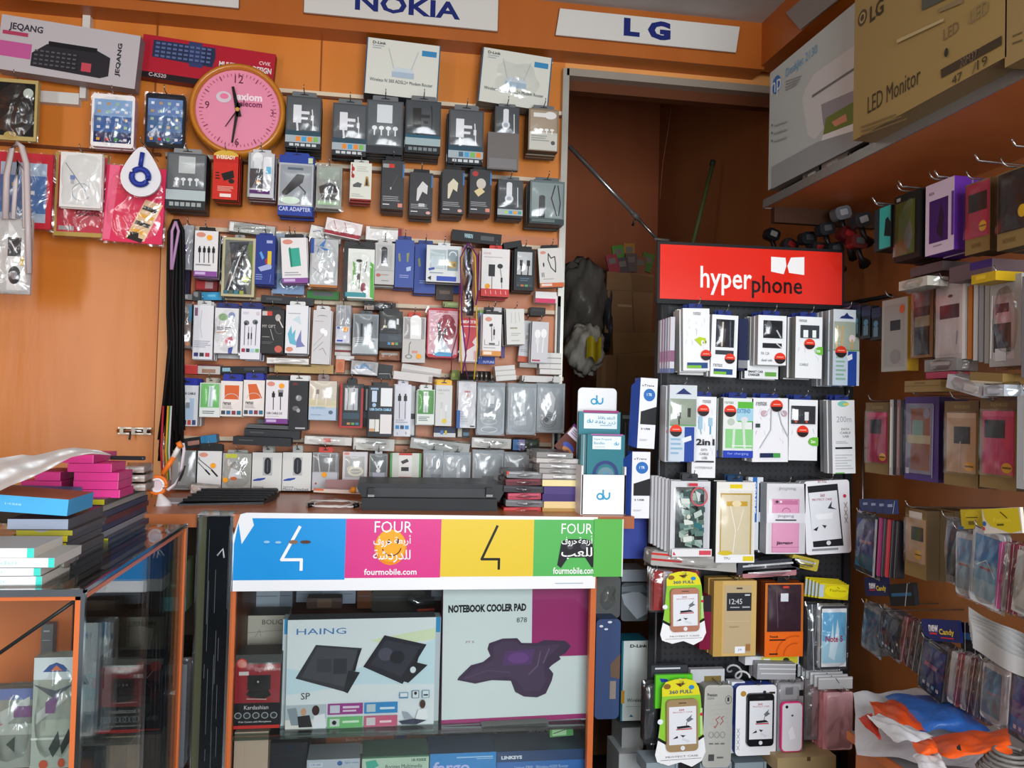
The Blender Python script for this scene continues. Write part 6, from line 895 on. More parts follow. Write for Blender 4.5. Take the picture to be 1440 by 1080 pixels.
# rows of packs. c: crop
def RK(c, x0, y0, x1, y1, name, cat, label, body, ops=(), n=3, t=.016, Y=1.99, **k):
    k.setdefault('hook', 'rack')
    return I(c, x0, y0, x1, y1, name, cat, label, body, ops, n=n, t=t, yf=Y, noav=True, **k)
def dot(cu, cv, r, a): return [('e', cu, cv, r, r * a, 'e03a24'), ('p', [(cu - r * .97, cv + r * a * .15)] + [(cu + r * math.cos(math.radians(190 + i * 16)), cv - r * a * math.sin(math.radians(190 + i * 16))) for i in range(11)] + [(cu + r * .97, cv + r * a * .15)], '2a2224'), ('r', cu - r * .6, cv - r * a * .3, cu + r * .6, cv - r * a * .15, 'f0a898')]
nav2 = '24347a'
wht = 'e8eaec'
def spk(): # faint line pattern printed on the white packs
    rnd = random.Random(4); o = []
    for i in range(14):
        u, v = rnd.uniform(.08, .9), rnd.uniform(.1, .75); o.append(('l', [(u, v), (u + rnd.uniform(-.06, .06), v + rnd.uniform(.03, .09))], .012, 'ccd0d4'))
    return o
# row one
for k in range(5):
    RK('G', 95 + k * 12, 372 - k * 4, 112 + k * 13, 622, 'clear_edge_pack', 'cable', 'one of the thin silver pack edges at the far left of the top rack row', ['9a9aa0', 'a08a98', '9094a0', 'a8a0a8', 'c8c8d0'][k], [('r', 0, .6, 1, .8, '8a5a78'), ('r', 0, .92, 1, 1, '4a5a88')], n=1, Y=2.02 - k * .008, hook=False, group='thin silver pack edges at the rack left')
RK('G', 190, 330, 305, 632, 'white_cable_box', 'cable', 'grey-sided white box just behind the green bird box', 'b8bab8', [('r', 0, .95, 1, 1, 'e0e0e0')], n=1, Y=2.03, hook=False)
RK('G', 204, 316, 330, 612, 'white_cable_box', 'cable', 'tall white box with a green bird, top left of the rack', wht, spk() + [('t', 'remax', .38, .06, .66, .11, '8a8e94', 0), ('p', [(.42, .5), (.6, .46), (.84, .48), (.84, .56), (.66, .6), (.56, .56)], 'b4cc28'), ('e', .72, .55, .06, .04, 'f0f2e8'), ('e', .74, .55, .015, .02, '1c1c1c'), ('e', .84, .54, .015, .02, '1c1c1c'), ('r', .14, .87, .9, .96, '2c4c80'), ('r', .14, .915, .66, .96, '7ab83c')] + dot(.84, .75, .2, .43), n=4, tab=nav2, tabw=.5, tabh=.08, side='b8bab8', tilt=-1.5)
RK('G', 338, 348, 462, 642, 'white_cable_box', 'cable', 'white box with a tall dark window and red dot', wht, [('r', .16, .07, .86, .52, '22242c'), ('l', [(.42, .12), (.4, .5)], .07, 'c8c0b0'), ('l', [(.7, .1), (.72, .5)], .05, '5a6070'), ('r', .16, .57, .86, .64, '3a3c44'), ('t', 'remax', .1, .79, .45, .84, '6a6e74', 0), ('r', .12, .87, .84, .96, '2c4c80'), ('r', .12, .915, .6, .96, '7ab83c')] + dot(.72, .7, .2, .42), n=3, tab=nav2, tabw=.5, tabh=.08, win=(.16, .07, .86, .52), side='a8aab0', tilt=1)
RK('G', 468, 365, 512, 612, 'navy_pack', 'cable', 'dark navy pack side between two white boxes on the top rack row', '20284a', [('r', 0, .8, 1, .95, '8a8c90')], n=1, Y=2.03, hook=False)
RK('G', 497, 565, 656, 650, 'white_cable_box', 'cable', 'white box foot with bold lines and a green label', wht, [('t', 'SMART CAR', .1, .55, .55, .68, '2a2c34', .04), ('t', 'CHARGER', .1, .72, .45, .86, '2a2c34', .04), ('r', .6, .62, .94, .86, '6aa84a')], n=2, Y=2.03, hook=False, side='8a8c90')
RK('G', 560, 350, 694, 585, 'white_car_charger_box', 'charger', 'white box with two dark windows and red dot, top rack row', wht, [('r', .18, .1, .86, .46, '22242a'), ('e', .38, .24, .1, .14, '5a5c62'), ('l', [(.66, .3), (.8, .44)], .05, 'c8ccd0'), ('r', .16, .56, .84, .66, '26282e'), ('l', [(.66, .57), (.84, .65)], .04, 'c8ccd0'), ('t', 'PA 1.2A', .12, .74, .4, .8, '6a7076', 0), ('t', 'dual usb', .12, .88, .5, .93, '4a6a74', 0)] + dot(.78, .86, .2, .57), n=4, t=.02, tab=nav2, tabw=.6, tabh=.1, win=(.18, .1, .86, .46), side='b0b0ae')
RK('G', 738, 356, 864, 648, 'white_data_cable_box', 'cable', 'white box with a small window and green 1m label', wht, spk() + [('t', 'remax', .1, .05, .4, .09, '8a8e94', 0), ('r', .16, .14, .86, .35, '3c4046'), ('r', .26, .22, .44, .34, 'e8f0ec'), ('r', .6, .22, .74, .34, 'e8f0ec'), ('p', [(.7, .55), (.74, .51), (.86, .485), (1, .485), (1, .615), (.86, .615), (.74, .59)], '6ab83c'), ('t', '1m', .72, .52, .9, .58, 'e8f4e0', .03), ('t', 'CABLE', .14, .76, .46, .8, '8a8e94', 0)] + dot(.5, .445, .2, .43), n=4, t=.02, tab=nav2, tabw=.6, tabh=.08, side='8a8c88')
gcab = [('r', .02, .16, .98, .54, 'a8b0a0'), ('l', [(.16, .22), (.14, .52)], .06, 'e0c890'), ('l', [(.34, .22), (.32, .52)], .06, 'd8a860'), ('e', .72, .38, .12, .05, 'e8d8d8'), ('l', [(.72, .4), (.72, .52)], .06, 'd8a860'), ('r', .56, .55, .9, 1, '24469a'), ('r', .03, .55, .56, 1, 'c0cedc'), ('r', .9, .55, 1, 1, 'c8d4dc'), ('r', .0, .53, 1, .545, '60a060'), ('p', [(.22, .12), (.3, .09), (.4, .08), (.5, .04), (.58, .08), (.72, .1), (.76, .12)], '22306a')] + lines(.1, .62, .5, .96, 6, '8ab098')
RK('G', 916, 322, 1040, 682, 'braided_cable_blister', 'cable', 'blister with gold braided cables at the right end of the top rack row', 'ccd4da', gcab + [('p', [(.5, .62), (.7, .58), (.72, .65), (.55, .68)], 'e0e4ec')] + dot(.28, .56, .22, .35), n=6, t=.018, side='a0a4a8', win=(.02, .16, .98, .54))
# row two
RK('G', 138, 680, 268, 1042, 'braided_cable_blister', 'cable', 'blister with black-tipped cables at the left end of the second rack row', 'ccd4da', [('r', .02, .18, .98, .54, '98a494'), ('r', .26, .26, .44, .36, 'e0e4e4'), ('r', .28, .36, .42, .44, '26282a'), ('r', .66, .3, .78, .42, '3a3c3e'), ('l', [(.35, .44), (.36, .52)], .05, '26282a'), ('r', .02, .52, .98, .535, '60a060'), ('r', .56, .55, .92, 1, '24469a'), ('r', .03, .55, .56, 1, 'c4d0dc'), ('p', [(.22, .12), (.4, .07), (.5, .04), (.6, .07), (.8, .12)], '22306a'), ('p', [(.46, .7), (.8, .66), (.82, .72), (.5, .76)], 'e0e4ec')] + lines(.06, .7, .5, .94, 4, '8ab0c8') + dot(.24, .6, .22, .36), n=4, t=.018, side='a0a4a8', win=(.02, .18, .98, .52))
RK('G', 248, 735, 360, 1120, 'white_cable_box', 'cable', 'white 2in1 data cable box with blue plugs', wht, spk() + [('t', 'remax', .4, .04, .75, .08, '8a8e94', 0), ('r', .24, .24, .4, .4, '9ac0d4'), ('r', .66, .26, .82, .36, '9ac0d4'), ('l', [(.32, .4), (.36, .46)], .04, '9ac0d4'), ('l', [(.74, .36), (.74, .46)], .05, '5aa0c8'), ('t', '2in1', .14, .52, .92, .6, '26282e', .03), ('t', 'DATA', .36, .64, .62, .67, '5a5e64', 0), ('t', 'CABLE', .3, .69, .68, .72, '5a5e64', 0), ('t', 'USB', .4, .74, .62, .77, '5a5e64', 0), ('r', .08, .79, .9, .81, '3a3c44'), ('t', 'HYPERMAX', .12, .86, .86, .89, '9a9ea4', 0)] + dot(.42, .17, .24, .3), n=2, Y=2.0, t=.018, side='a8aaae', tab=nav2, tabw=.6, tabh=.06)
RK('G', 394, 742, 536, 1025, 'extend_cable_box', 'cable', 'white and green box with a blue foot and red dot', 'dfe4e0', [('t', 'remax', .04, .06, .34, .1, '5a6a60', 0), ('r', .48, .06, 1, .4, '5cb440'), ('r', .44, .17, 1, .38, 'a4cce0'), ('t', 'EXTEND', .46, .18, .9, .25, '4a8ab0', .03), ('e', .26, .4, .12, .06, 'b8c4b8'), ('e', .7, .36, .12, .05, 'd8d8dc'), ('r', .08, .52, 1, .84, '8ccc88'), ('l', [(.36, .52), (.34, .84)], .08, 'd0dcd0'), ('l', [(.66, .38), (.72, .84)], .08, 'd0dcd0'), ('l', [(.3, .8), (.96, .8)], .03, 'e8ece8'), ('r', 0, .88, 1, 1, '2a44b0'), ('t', 'for charging', .15, .91, .85, .96, 'a0b0e8', 0)] + dot(.22, .22, .2, .5), n=4, t=.018, side='8a908c', tab=nav2, tabw=.6, tabh=.09)
RK('G', 532, 742, 702, 1045, 'earphone_box', 'earphones', 'white box picturing long white earphones, second rack row', 'e8e8ec', spk() + [('t', 'remax', .1, .06, .4, .12, '6a6e74', 0), ('e', .32, .24, .09, .05, 'c8a8b0'), ('e', .88, .24, .08, .05, 'b8a0a8'), ('l', [(.34, .26), (.5, .16), (.62, .1)], .03, 'd4d6da'), ('l', [(.86, .26), (.72, .16)], .03, 'd4d6da'), ('l', [(.52, .16), (.5, .5), (.2, .78)], .025, 'b8bcc2'), ('l', [(.7, .16), (.8, .4), (.98, .6)], .025, 'b8bcc2'), ('r', .08, .4, .2, .46, '3a4a44'), ('r', .2, .86, .76, .93, '1c2a50'), ('r', .56, .86, .76, .93, '4a9a50')] + dot(.66, .12, .17, .55), n=3, t=.018, side='c0c2c6', tab=nav2, tabw=.5, tabh=.07, tilt=-1)
RK('G', 706, 750, 842, 1038, 'white_data_cable_box', 'cable', 'white box with a wide window and green 2m label', wht, spk() + [('r', .06, .1, .9, .4, '34363c'), ('r', .14, .16, .3, .34, 'eceef0'), ('r', .52, .2, .66, .34, 'eceef0'), ('r', .18, .34, .26, .38, 'd05a40'), ('r', .55, .34, .62, .38, 'd05a40'), ('p', [(.66, .685), (.7, .64), (.82, .615), (1, .615), (1, .755), (.82, .755), (.7, .73)], '6ab83c'), ('t', '2m', .74, .66, .9, .71, 'e8f4e0', .03)] + dot(.46, .52, .2, .48), n=3, t=.02, tab=nav2, tabw=.6, tabh=.08, side='b0b2b6', win=(.06, .1, .9, .4))
RK('G', 912, 752, 1020, 1100, 'white_cable_box', 'cable', 'tall white DATA CABLE USB box at the right end of the second rack row', wht, [('e', .5, .05, .24, .04, '7ac8b8'), ('r', .5, .04, .75, .07, 'e0d060'), ('t', '200m', .2, .22, .85, .3, 'a4a8b0', 0), ('t', 'DATA', .4, .38, .75, .41, '5a5e64', 0), ('t', 'CABLE', .34, .43, .8, .46, '5a5e64', 0), ('t', 'USB', .46, .48, .72, .51, '5a5e64', 0), ('r', .12, .64, .86, .665, '1c1e24'), ('r', .1, .985, .5, 1, '5aa84a')] + lines(.14, .56, .7, .6, 2, 'a8acb2') + lines(.1, .74, .9, .96, 6, 'c4c8cc'), n=3, t=.02, side='b0b2b6', tab=nav2, tabw=.6, tabh=.07, tilt=-2)
# row three: phone cases
def phone(u0, v0, u1, v1, fr, sc, extra=[], rr_=.0): return [('r', u0, v0, u1, v1, fr), ('r', u0 + .03, v0 + .07, u1 - .03, v1 - .08, sc)] + extra
def screen(u0, v0, u1, v1, red='a83040'):
    w_, h_ = u1 - u0, v1 - v0; q = lambda a, c_: (u0 + a * w_, v0 + c_ * h_)
    return [('t', '360', *q(.36, .06), *q(.56, .11), red, .02), ('t', 'PROTECT CASE', *q(.14, .13), *q(.86, .165), red, 0), ('p', [q(.62, .35), q(.85, .22), q(.8, .3), q(.9, .34), q(.7, .42)], '6a7078'), ('p', [q(.28, .52), q(.7, .5), q(.84, .56), q(.3, .58)], '24262c'), ('p', [q(.26, .585), q(.84, .58), q(.84, .61), q(.26, .61)], 'b8303a'), ('l', [q(.66, .4), q(.62, .52)], .02, '3a3c44'), ('p', [q(.12, .84), q(.3, .76), q(.32, .82)], '26282c'), ('p', [q(.4, .74), q(.6, .76), q(.5, .81)], '3a3c40'), ('p', [q(.5, .82), q(.76, .9), q(.7, .96), q(.46, .86)], 'd0d4da')]
for k in range(6):
    RK('H', 70 + k * 22, 130 + k * 6, 92 + k * 22 + 20, 560 + k * 12, 'white_case_box', 'phone case', 'one of the white box edges fanned at the left of the third rack row', 'b4b6ba', [('r', .8, 0, 1, 1, 'd8dade')], n=1, Y=2.05 - k * .01, hook=False, group='white box edges fanned on the rack')
rnm = random.Random(21); money = [('r', .12, .08, .84, .9, '26302e')]
for _i in range(64):
    _u, _v, _a = rnm.uniform(.15, .66), rnm.uniform(.1, .8), rnm.uniform(-.7, .7); _c, _s = .22 * math.cos(_a), .1 * math.sin(_a)
    money.append(('p', [(max(.13, min(.83, x)), max(.09, min(.89, y))) for x, y in ((_u, _v), (_u + _c, _v + _s), (_u + _c - .03 * math.sin(_a) + .02, _v + _s + .07), (_u - .03 * math.sin(_a) + .02, _v + .07))], rnm.choice(['8aa49a', '5c7a74', 'b4c4bc', '3a504e', '2c6a70', 'a0b0a4', 'd0d8d0', '607a70'])))
RK('H', 192, 165, 442, 635, 'printed_case_box', 'phone case', 'clear box with a phone case covered in grey banknote print', 'd0d2d6', money + [('r', .4, .02, .62, .06, 'c83040'), ring(.66, .2, .2, .12, .04, 'c05a64'), ('p', [(.56, .12), (.7, .16), (.64, .28)], 'c8ccd0'), ('e', .4, .47, .05, .03, 'd0d0c0'), ('r', 0, .9, 1, 1, 'e0e0e2'), ('r', .68, .92, .98, .98, 'cc4a58'), ('p', [(.04, .93), (.1, .98), (.02, .98)], 'c83040')], n=2, t=.02, bag=0, win=(.06, .06, .94, .9), tab='3a3c40', tabw=.4, tabh=.1, side='9a9ca0')
goldo = [('r', .1, .14, .92, .9, 'b89a40'), ('r', .13, .16, .88, .9, 'd8ccae'), ('r', .34, .03, .66, .08, 'e0c820'), ('r', .26, .24, .8, .3, 'c8a028'), ('e', .52, .27, .12, .04, 'e8d8b0'), ('l', [(.36, .3), (.5, .6), (.44, .88)], .02, 'f4f0e4'), ('l', [(.7, .34), (.56, .6)], .014, 'f4f0e4'), ('r', .0, .9, 1, 1, 'e8eaee'), ('r', .7, .92, .98, .98, 'dcc82c'), ('e', .24, .88, .18, .03, 'd8c030'), ('t', 'TPU', .2, .93, .36, .96, '2a2c30', 0)]
RK('H', 482, 170, 725, 680, 'gold_case_box', 'phone case', 'white box with a clear gold-rimmed phone case', 'e4e2dc', goldo, n=2, t=.02, win=(.06, .1, .94, .9), side='4a4a4c', tab='1c3a5a', tabw=.4, tabh=.08)
RK('H', 682, 140, 776, 600, 'blue_white_case_box', 'phone case', 'white box side with blue lettering between the gold and pink cases', 'd8dce2', [('r', .3, .0, .6, .62, '2a68b0'), ('T', 'SHENGO', .36, .06, .54, .5, 'e0e8f4', .04)], n=1, Y=2.03, hook=False)
RK('H', 800, 180, 1046, 625, 'pink_case_box', 'phone case', 'white box with a pink phone case and paper band', 'd8d8dc', [('r', .14, .22, .84, .98, 'd88ab0'), ('r', .16, .24, .82, .97, 'e2a0c0'), ('r', .18, .24, .8, .3, 'c87aa0'), ('e', .26, .26, .04, .02, '3a2a30'), ('e', .36, .26, .03, .015, 'e8e8e8'), ring(.5, .4, .1, .05, .02, 'b06a90', 0, 180), ('r', .0, .42, 1, .56, 'e4e4ea'), ('t', 'jingeng', .28, .44, .7, .49, '6a6a70', .0), ('r', .22, .51, .76, .53, '3a3c44'), ('t', 'jingeng', .26, .82, .68, .88, '4a3040', .03), ('r', .14, .9, .84, .91, 'c880a8'), ('t', 'jingeng', .3, .05, .74, .1, 'a8a8b0', 0)], n=3, t=.02, side='aaacb0', win=(.04, .04, .96, .98), tilt=0)
RK('H', 1045, 160, 1330, 625, 'black_phone_case_box', 'phone case', 'white box with a black-framed phone screen, third rack row', 'e6e6ec', [('p', [(.07, .07), (.74, .05), (.83, .9), (.16, .9)], '22242a'), ('p', [(.09, .16), (.72, .14), (.79, .8), (.15, .82)], 'dfe2e8'), ('e', .5, .85, .05, .03, 'd8dade'), ('t', 'SKY FULL', .3, -.01, .5, .03, '8a3a40', 0), ('p', [(.5, .38), (.6, .28), (.58, .36), (.7, .4)], '3a4048'), ('p', [(.22, .46), (.62, .44), (.6, .52), (.26, .53)], 'eef0f4'), ('t', 'PROTECT CASE', .16, .24, .6, .27, 'a84050', 0), ('t', '360', .34, .18, .44, .22, 'a84050', 0), ('p', [(.16, .66), (.28, .62), (.24, .68)], '2a2c30'), ('p', [(.36, .6), (.46, .61), (.42, .65)], '3a3c40'), ('r', .12, .92, .7, .95, '8a8e94'), ('e', .88, .22, .035, .025, 'c83050'), ('T', 'XXX', .86, .3, .93, .6, '8a8e94', 0)], n=2, t=.022, side='b0b2b6', rad=.008, tilt=-3)
# lying bags between rows three and four
for k, (x0, y0, x1, y1, c_, lb) in enumerate(((70, 632, 620, 720, 'a8a6a2', 'bagged pack with red corners lying under the banknote case'), (610, 665, 1010, 740, '3a3c44', 'long dark bagged case lying under the gold case'), (650, 720, 990, 770, 'b07a80', 'rosy bagged case lying under the dark one'), (960, 645, 1130, 720, 'b8a840', 'yellow-topped bag lying under the black phone box'))):
    RK('H', x0, y0, x1, y1, 'lying_bagged_case', 'phone case', lb, c_, [('r', 0, .1, .3, .25, 'c8302a') if k == 0 else ('r', .1, .3, .9, .45, 'c8cacc'), ('r', 0, .5, .35, .65, 'b82a2a') if k == 0 else ('r', .3, .6, .8, .7, '5a5a60')], n=1, t=.06, Y=2.0, hook=False, bag=1, tilt=[5, -4, -3, 12][k], rad=.004)
# row four
full360 = lambda gold: [('p', [(.08, .7), (.02, .84), (.06, .92), (.24, .97), (.34, .93), (.5, .955), (.64, .97), (.74, 1.0), (.9, .95), (.97, .86), (.9, .72), (.82, .67), (.16, .67)], '1c1c1e'), ('p', [(.1, .72), (.04, .84), (.08, .92), (.24, .965), (.34, .92), (.62, .95), (.72, .99), (.88, .94), (.94, .86), (.88, .74)], 'eceef0'),
     ('e', .48, .09, .34, .085, 'd8d42c'), ('r', .14, .09, .82, .2, 'd8d42c'), ('e', .24, .08, .06, .03, '8a6428'), ('e', .72, .11, .055, .025, '2a86c0'), ('p', [(.42, .05), (.6, .05), (.54, .08), (.46, .08)], '6a2a28'), ('t', '360 FULL', .28, .125, .7, .165, '3a5a70', .01),
     ('p', [(.12, .18), (.86, .18), (.94, .68), (.84, .72), (.14, .72), (.04, .66)], '8cc43c'), ('e', .09, .46, .05, .03, 'dfe8f0'), ('r', .84, .3, .93, .66, 'a8d070'), ('e', .9, .4, .03, .018, 'd02a50')]
def phone360(o, w, h, t, fr):
    b = MB(); pw, ph = w * .62, h * .58; b.prism(rr(pw, ph, pw * .14), -.008, 0, M(fr, .3, .2)); b.obj('phone_shell', o).location = (.01 * w, -.003, -h * .22)
    b = MB(); b.box(-pw * .43, -.0005, -ph * .86, pw * .43, 0, -ph * .13, M('dfe2e8', .3)); ops_on(b, screen(0, 0, 1, 1), pw * .86, ph * .73, fn=lambda u, v, k: ((u - .5) * pw * .86, -.0008 - k * .00015, -ph * .13 - v * ph * .73)); b.prism([(pw * .07 * math.cos(i * .628), -ph * .93 + pw * .07 * math.sin(i * .628)) for i in range(10)], -.001, 0, M('e0e2e6')); b.box(-pw * .12, -.0006, -ph * .07, pw * .12, 0, -ph * .055, M('3a3030'))
    b.obj('screen_print', o).location = (.01 * w, -.0115, -h * .22)
def headcard(o, w, h, t):
    b = MB(); b.prism([(-w * .34, -.2 * h), (-w * .36, -.1 * h), (-w * .28, -.03 * h), (0, 0), (w * .28, -.03 * h), (w * .36, -.1 * h), (w * .4, -.2 * h), (w * .46, -.66 * h), (w * .5, -.84 * h), (w * .42, -.94 * h), (w * .22, -h), (0, -.94 * h), (-w * .24, -.97 * h), (-w * .46, -.92 * h), (-w * .5, -.84 * h), (-w * .44, -.68 * h)], 0, .001, M('eceef0', .35)); return b
def card360(c, x0, y0, x1, y1, label, fr):
    mid, tp, w, h = rect_world(c, x0, y0, x1, y1, 1.985, None)
    b = headcard(None, w, h, 0)
    yl = [(-w * .36, -.2 * h), (-w * .36, -.1 * h), (-w * .28, -.03 * h), (-w * .1, -.004 * h), (w * .12, -.004 * h), (w * .28, -.03 * h), (w * .36, -.1 * h), (w * .4, -.2 * h)]
    b.prism(yl, -.0004, 0, M('dcd42a')); b.prism([(-w * .36, -.19 * h), (w * .4, -.19 * h), (w * .455, -.66 * h), (w * .3, -.72 * h), (-w * .3, -.72 * h), (-w * .43, -.66 * h)], -.0006, 0, M('8cc43c'))
    ops_on(b, [('l', [(.05, .66), (.22, .72), (.5, .745), (.8, .71), (.95, .66)], .05, '1c1c1e'), ('r', .1, .75, .9, .94, 'eceef0'), ('e', .24, .08, .07, .03, '8a6428'), ('e', .72, .1, .055, .025, '2a86c0'), ('p', [(.4, .05), (.6, .05), (.5, .09)], '6a2a28'), ('t', '360 FULL', .28, .125, .74, .165, '3a5a70', .02), ('e', .1, .47, .055, .03, 'dfe8f0'), ('r', .88, .34, .93, .64, 'b8d890'), ('e', .91, .41, .03, .018, 'd02a50'), ('t', 'PROTECT CASE', .2, .86, .84, .88, '6a6c70', 0), ('r', .1, .9, .9, .904, '4a4c50')], w, h, y=-.0006)
    o = b.obj('protect_case_card'); tag(o, label, 'phone case'); phone360(o, w, h, 0, fr)
    o.matrix_world = Matrix.Translation((mid.x, 1.985, tp.z)) @ Matrix.Rotation(math.radians(-1.5), 4, 'Y')
    hb = MB(); hb.tube([(0, .11, -.012), (0, -.012, -.012), (0, -.02, 0)], .0016, M('9a9a98', .25, .9), 6); q = hb.obj('peg_hook'); q.location = (mid.x, 1.985, tp.z); tag(q, 'hook of the ' + label, 'hook', 'metal peg hooks')
for k in range(3):
    RK('H', 62 + k * 14, 720 + k * 8, 330 + k * 20, 980, 'clear_bag_case', 'phone case', ['left', 'middle', 'right'][k] + ' red and silver bag edge behind the upper green card', ['8a8a8a', 'b8302c', '9a3030'][k], [('r', .2, 0, .4, 1, 'c8c8ca'), ('r', .6, 0, .8, 1, 'a82828')], n=1, t=.01, Y=2.05 - k * .015, hook=False, bag=1)
card360('H', 122, 735, 412, 1205, 'green and yellow card with a rose gold phone, upper one', 'b8806a')
RK('J', 378, -10, 462, 330, 'dark_red_wallet', 'phone case', 'dark red wallet edge between the upper green card and gold wallet', '7a1438', [('r', 0, .0, 1, .3, '2c2428')], n=1, Y=2.0, t=.06, hook=False, rad=.003)
gw = [('r', 0, 0, .2, 1, 'b89450'), ('r', .24, .06, .88, .96, 'b8a480'), ('r', .3, .16, .88, .4, '2c2e34'), ('t', '12:45', .36, .24, .66, .31, 'd0d4d8', 0), ('r', .72, .18, .84, .2, 'c0c4c8'), ('r', .38, .345, .6, .36, 'a0a4a8'), ('r', .66, .34, .84, .36, 'a0a4a8'), ('r', .52, .09, .66, .11, '4a4238'), ('t', 'TOUCH', .36, .6, .58, .62, '8a7858', 0), ('r', .28, .53, .84, .54, 'c4b494'), ('r', .5, .87, .74, .96, 'e8eaf0'), ('t', 'J5', .57, .9, .66, .93, '4a5a7a', 0), ('r', .76, .84, .86, .93, 'a07040')]
RK('J', 465, -105, 735, 372, 'gold_wallet_box', 'phone case', 'gold flip wallet box with a clock window reading 12:45', 'c8a868', gw, n=2, t=.03, side='a8884a', hook='rack', rad=.002, Y=1.985)
ow = [('r', .06, .02, .94, .66, '34202c'), ('l', [(.3, .1), (.34, .6)], .02, '6a4a5c'), ('r', .46, .04, .62, .07, 'c83a28'), ('r', .4, .14, .6, .25, 'dfe4ea'), ('r', 0, .66, 1, 1, 'e2661c'), ring(.8, .98, .3, .16, .04, 'c4521a', 80, 180), ring(.8, .98, .5, .26, .04, 'c4521a', 80, 180), ('t', 'Touch', .12, .71, .34, .74, '3a1c10', .04), ('r', .12, .76, .54, .78, '4a2010'), ('r', .12, .95, .34, .97, '3a1c10')]
RK('J', 790, -90, 1032, 375, 'orange_case_box', 'phone case', 'clear box with a dark case and an orange foot', 'c8702c', ow, n=2, t=.025, side='7a3a1c', win=(.04, .02, .96, .66), tab='1a1a1c', tabw=.3, tabh=.08, Y=1.985)
RK('J', 665, 372, 1005, 425, 'yellow_foot_box', 'phone case', 'white and yellow box foot below the orange-footed box', 'd8dade', [('r', .3, .1, .98, .9, 'd8cc3c'), ('r', .34, .3, .46, .7, 'eceef0'), ('e', .76, .5, .06, .3, '3a3820')], n=1, Y=2.03, t=.04, hook=False)
n5 = [('r', .04, .04, .96, .96, 'e4e8ee'), ('r', .06, .1, .94, .9, '6ab4dc'), ('r', .06, .55, .94, .9, 'a8d4e8'), ('p', [(.3, .8), (.45, .24), (.5, .6), (.62, .2), (.7, .5), (.52, .86)], 'd8eef8'), ('t', 'Note 5', .18, .47, .82, .57, 'b0405c', .03)]
RK('J', 1142, 55, 1312, 455, 'phone_case_pack', 'phone case', 'bagged case with a pale blue screen at the rack right', '3a3e44', n5, n=3, t=.014, bag=1, hook=False, side='c8ccd0', rad=.006, Y=1.985)
for k in range(5):
    RK('H', 1045 + k * 22, 778 + k * 9, 1255 + k * 16, 900 + k * 3, 'yellow_header_card', 'card', 'one of the yellow header cards above the bagged pale blue screen cases', 'd8c820', [('e', .6, .5, .4, .4, 'e8dc1c'), ('r', 0, .1, .16, .9, 'b8c8d8'), ('t', 'Fashion', .36, .35, .9, .5, '7a6a20', 0), ('l', [(.6, .2), (.68, .3)], .015, '2a2a20')], n=1, t=.004, Y=2.03 - k * .011, hook=False, tilt=4, group='yellow header cards on the rack')
RK('J', 1060, 45, 1145, 460, 'crinkled_bag_pack', 'phone case', 'crinkled bag edges left of the pale blue screen case', '4a4e54', [('l', [(.3, 0), (.5, 1)], .06, 'b8c0c8'), ('l', [(.7, 0), (.5, .6)], .05, '8a9098')], n=2, t=.02, bag=1, hook=False, Y=2.0)
# row five
RK('J', 30, 545, 110, 925, 'black_case_pack', 'phone case', 'black bagged case at the bottom left corner of the rack', '26282c', [('r', .3, .02, .8, .9, '34373c')], n=2, bag=1, Y=2.02, hook=False, rad=.006)
RK('J', 72, 430, 300, 500, 'black_header_card', 'card', 'dark bag header top above the lower green card', '3a3e44', [('r', .1, .2, .8, .35, 'c8ccd4')], n=1, Y=2.04, hook=False, t=.02)
RK('J', 98, 490, 332, 700, 'green_header_card', 'card', 'bright green header with a blue mark behind the lower green card', '5cc02c', [('p', [(.1, .1), (.3, .12), (.35, .2), (.15, .22)], '2a3a9a')], n=1, Y=2.01, hook=False, t=.01)
card360('J', 88, 515, 408, 1078, 'green and yellow card with a gold phone, lower one', 'a8906a')
RK('J', 320, 455, 535, 540, 'white_header_card', 'card', 'grey white header card behind the curved clear box', 'c0c4c8', [('r', .4, .5, .9, 1, '7a6a3a')], n=1, Y=2.03, hook=False, t=.02)
sq_ = [('t', 'Premium', .1, .1, .44, .14, '3a3c3e', .03), ('t', 'case', .1, .15, .34, .175, '6a6c6e', 0), ring(.84, .18, .11, .05, .015, '4a4c4e'), ('t', '1', .8, .15, .87, .2, '3a3c3e', 0), ('l', [(.56, .38), (.42, .42), (.5, .46), (.4, .52), (.36, .5)], .02, 'b03030'), ('l', [(.7, .38), (.6, .4), (.68, .44), (.58, .48)], .02, 'b03030'), ('r', .2, .84, .4, .92, '4a4c4e'), ('r', .5, .87, .72, .89, '6a6c6e')] + [('l', [(.2, .25 + i * .055), (.85, .23 + i * .055)], .006, 'a8aaa8') for i in range(5)] + [x for i in range(3) for x in (ring(.26 + .2 * i, .6, .08, .035, .01, '6a6c6e'), ('r', .2 + .2 * i, .7, .34 + .2 * i, .715, '6a6c6e'))]
RK('J', 402, 555, 582, 1075, 'curved_clear_box', 'phone case', 'tall rounded grey box with handwritten red SS', 'b8b8b2', sq_, n=3, t=.022, side='8a8a84', rad=.012, win=(.02, .02, .98, .98), tilt=1)
RK('J', 577, 535, 660, 985, 'blue_lettered_box', 'phone case', 'white box edge with blue vertical lettering in the bottom rack row', 'dfe3ea', [('r', .0, .05, .4, .6, '2a68b8'), ('T', 'SHENGO', .05, .1, .34, .5, 'd8e4f4', .04)], n=2, t=.016, Y=2.01, hook=False)
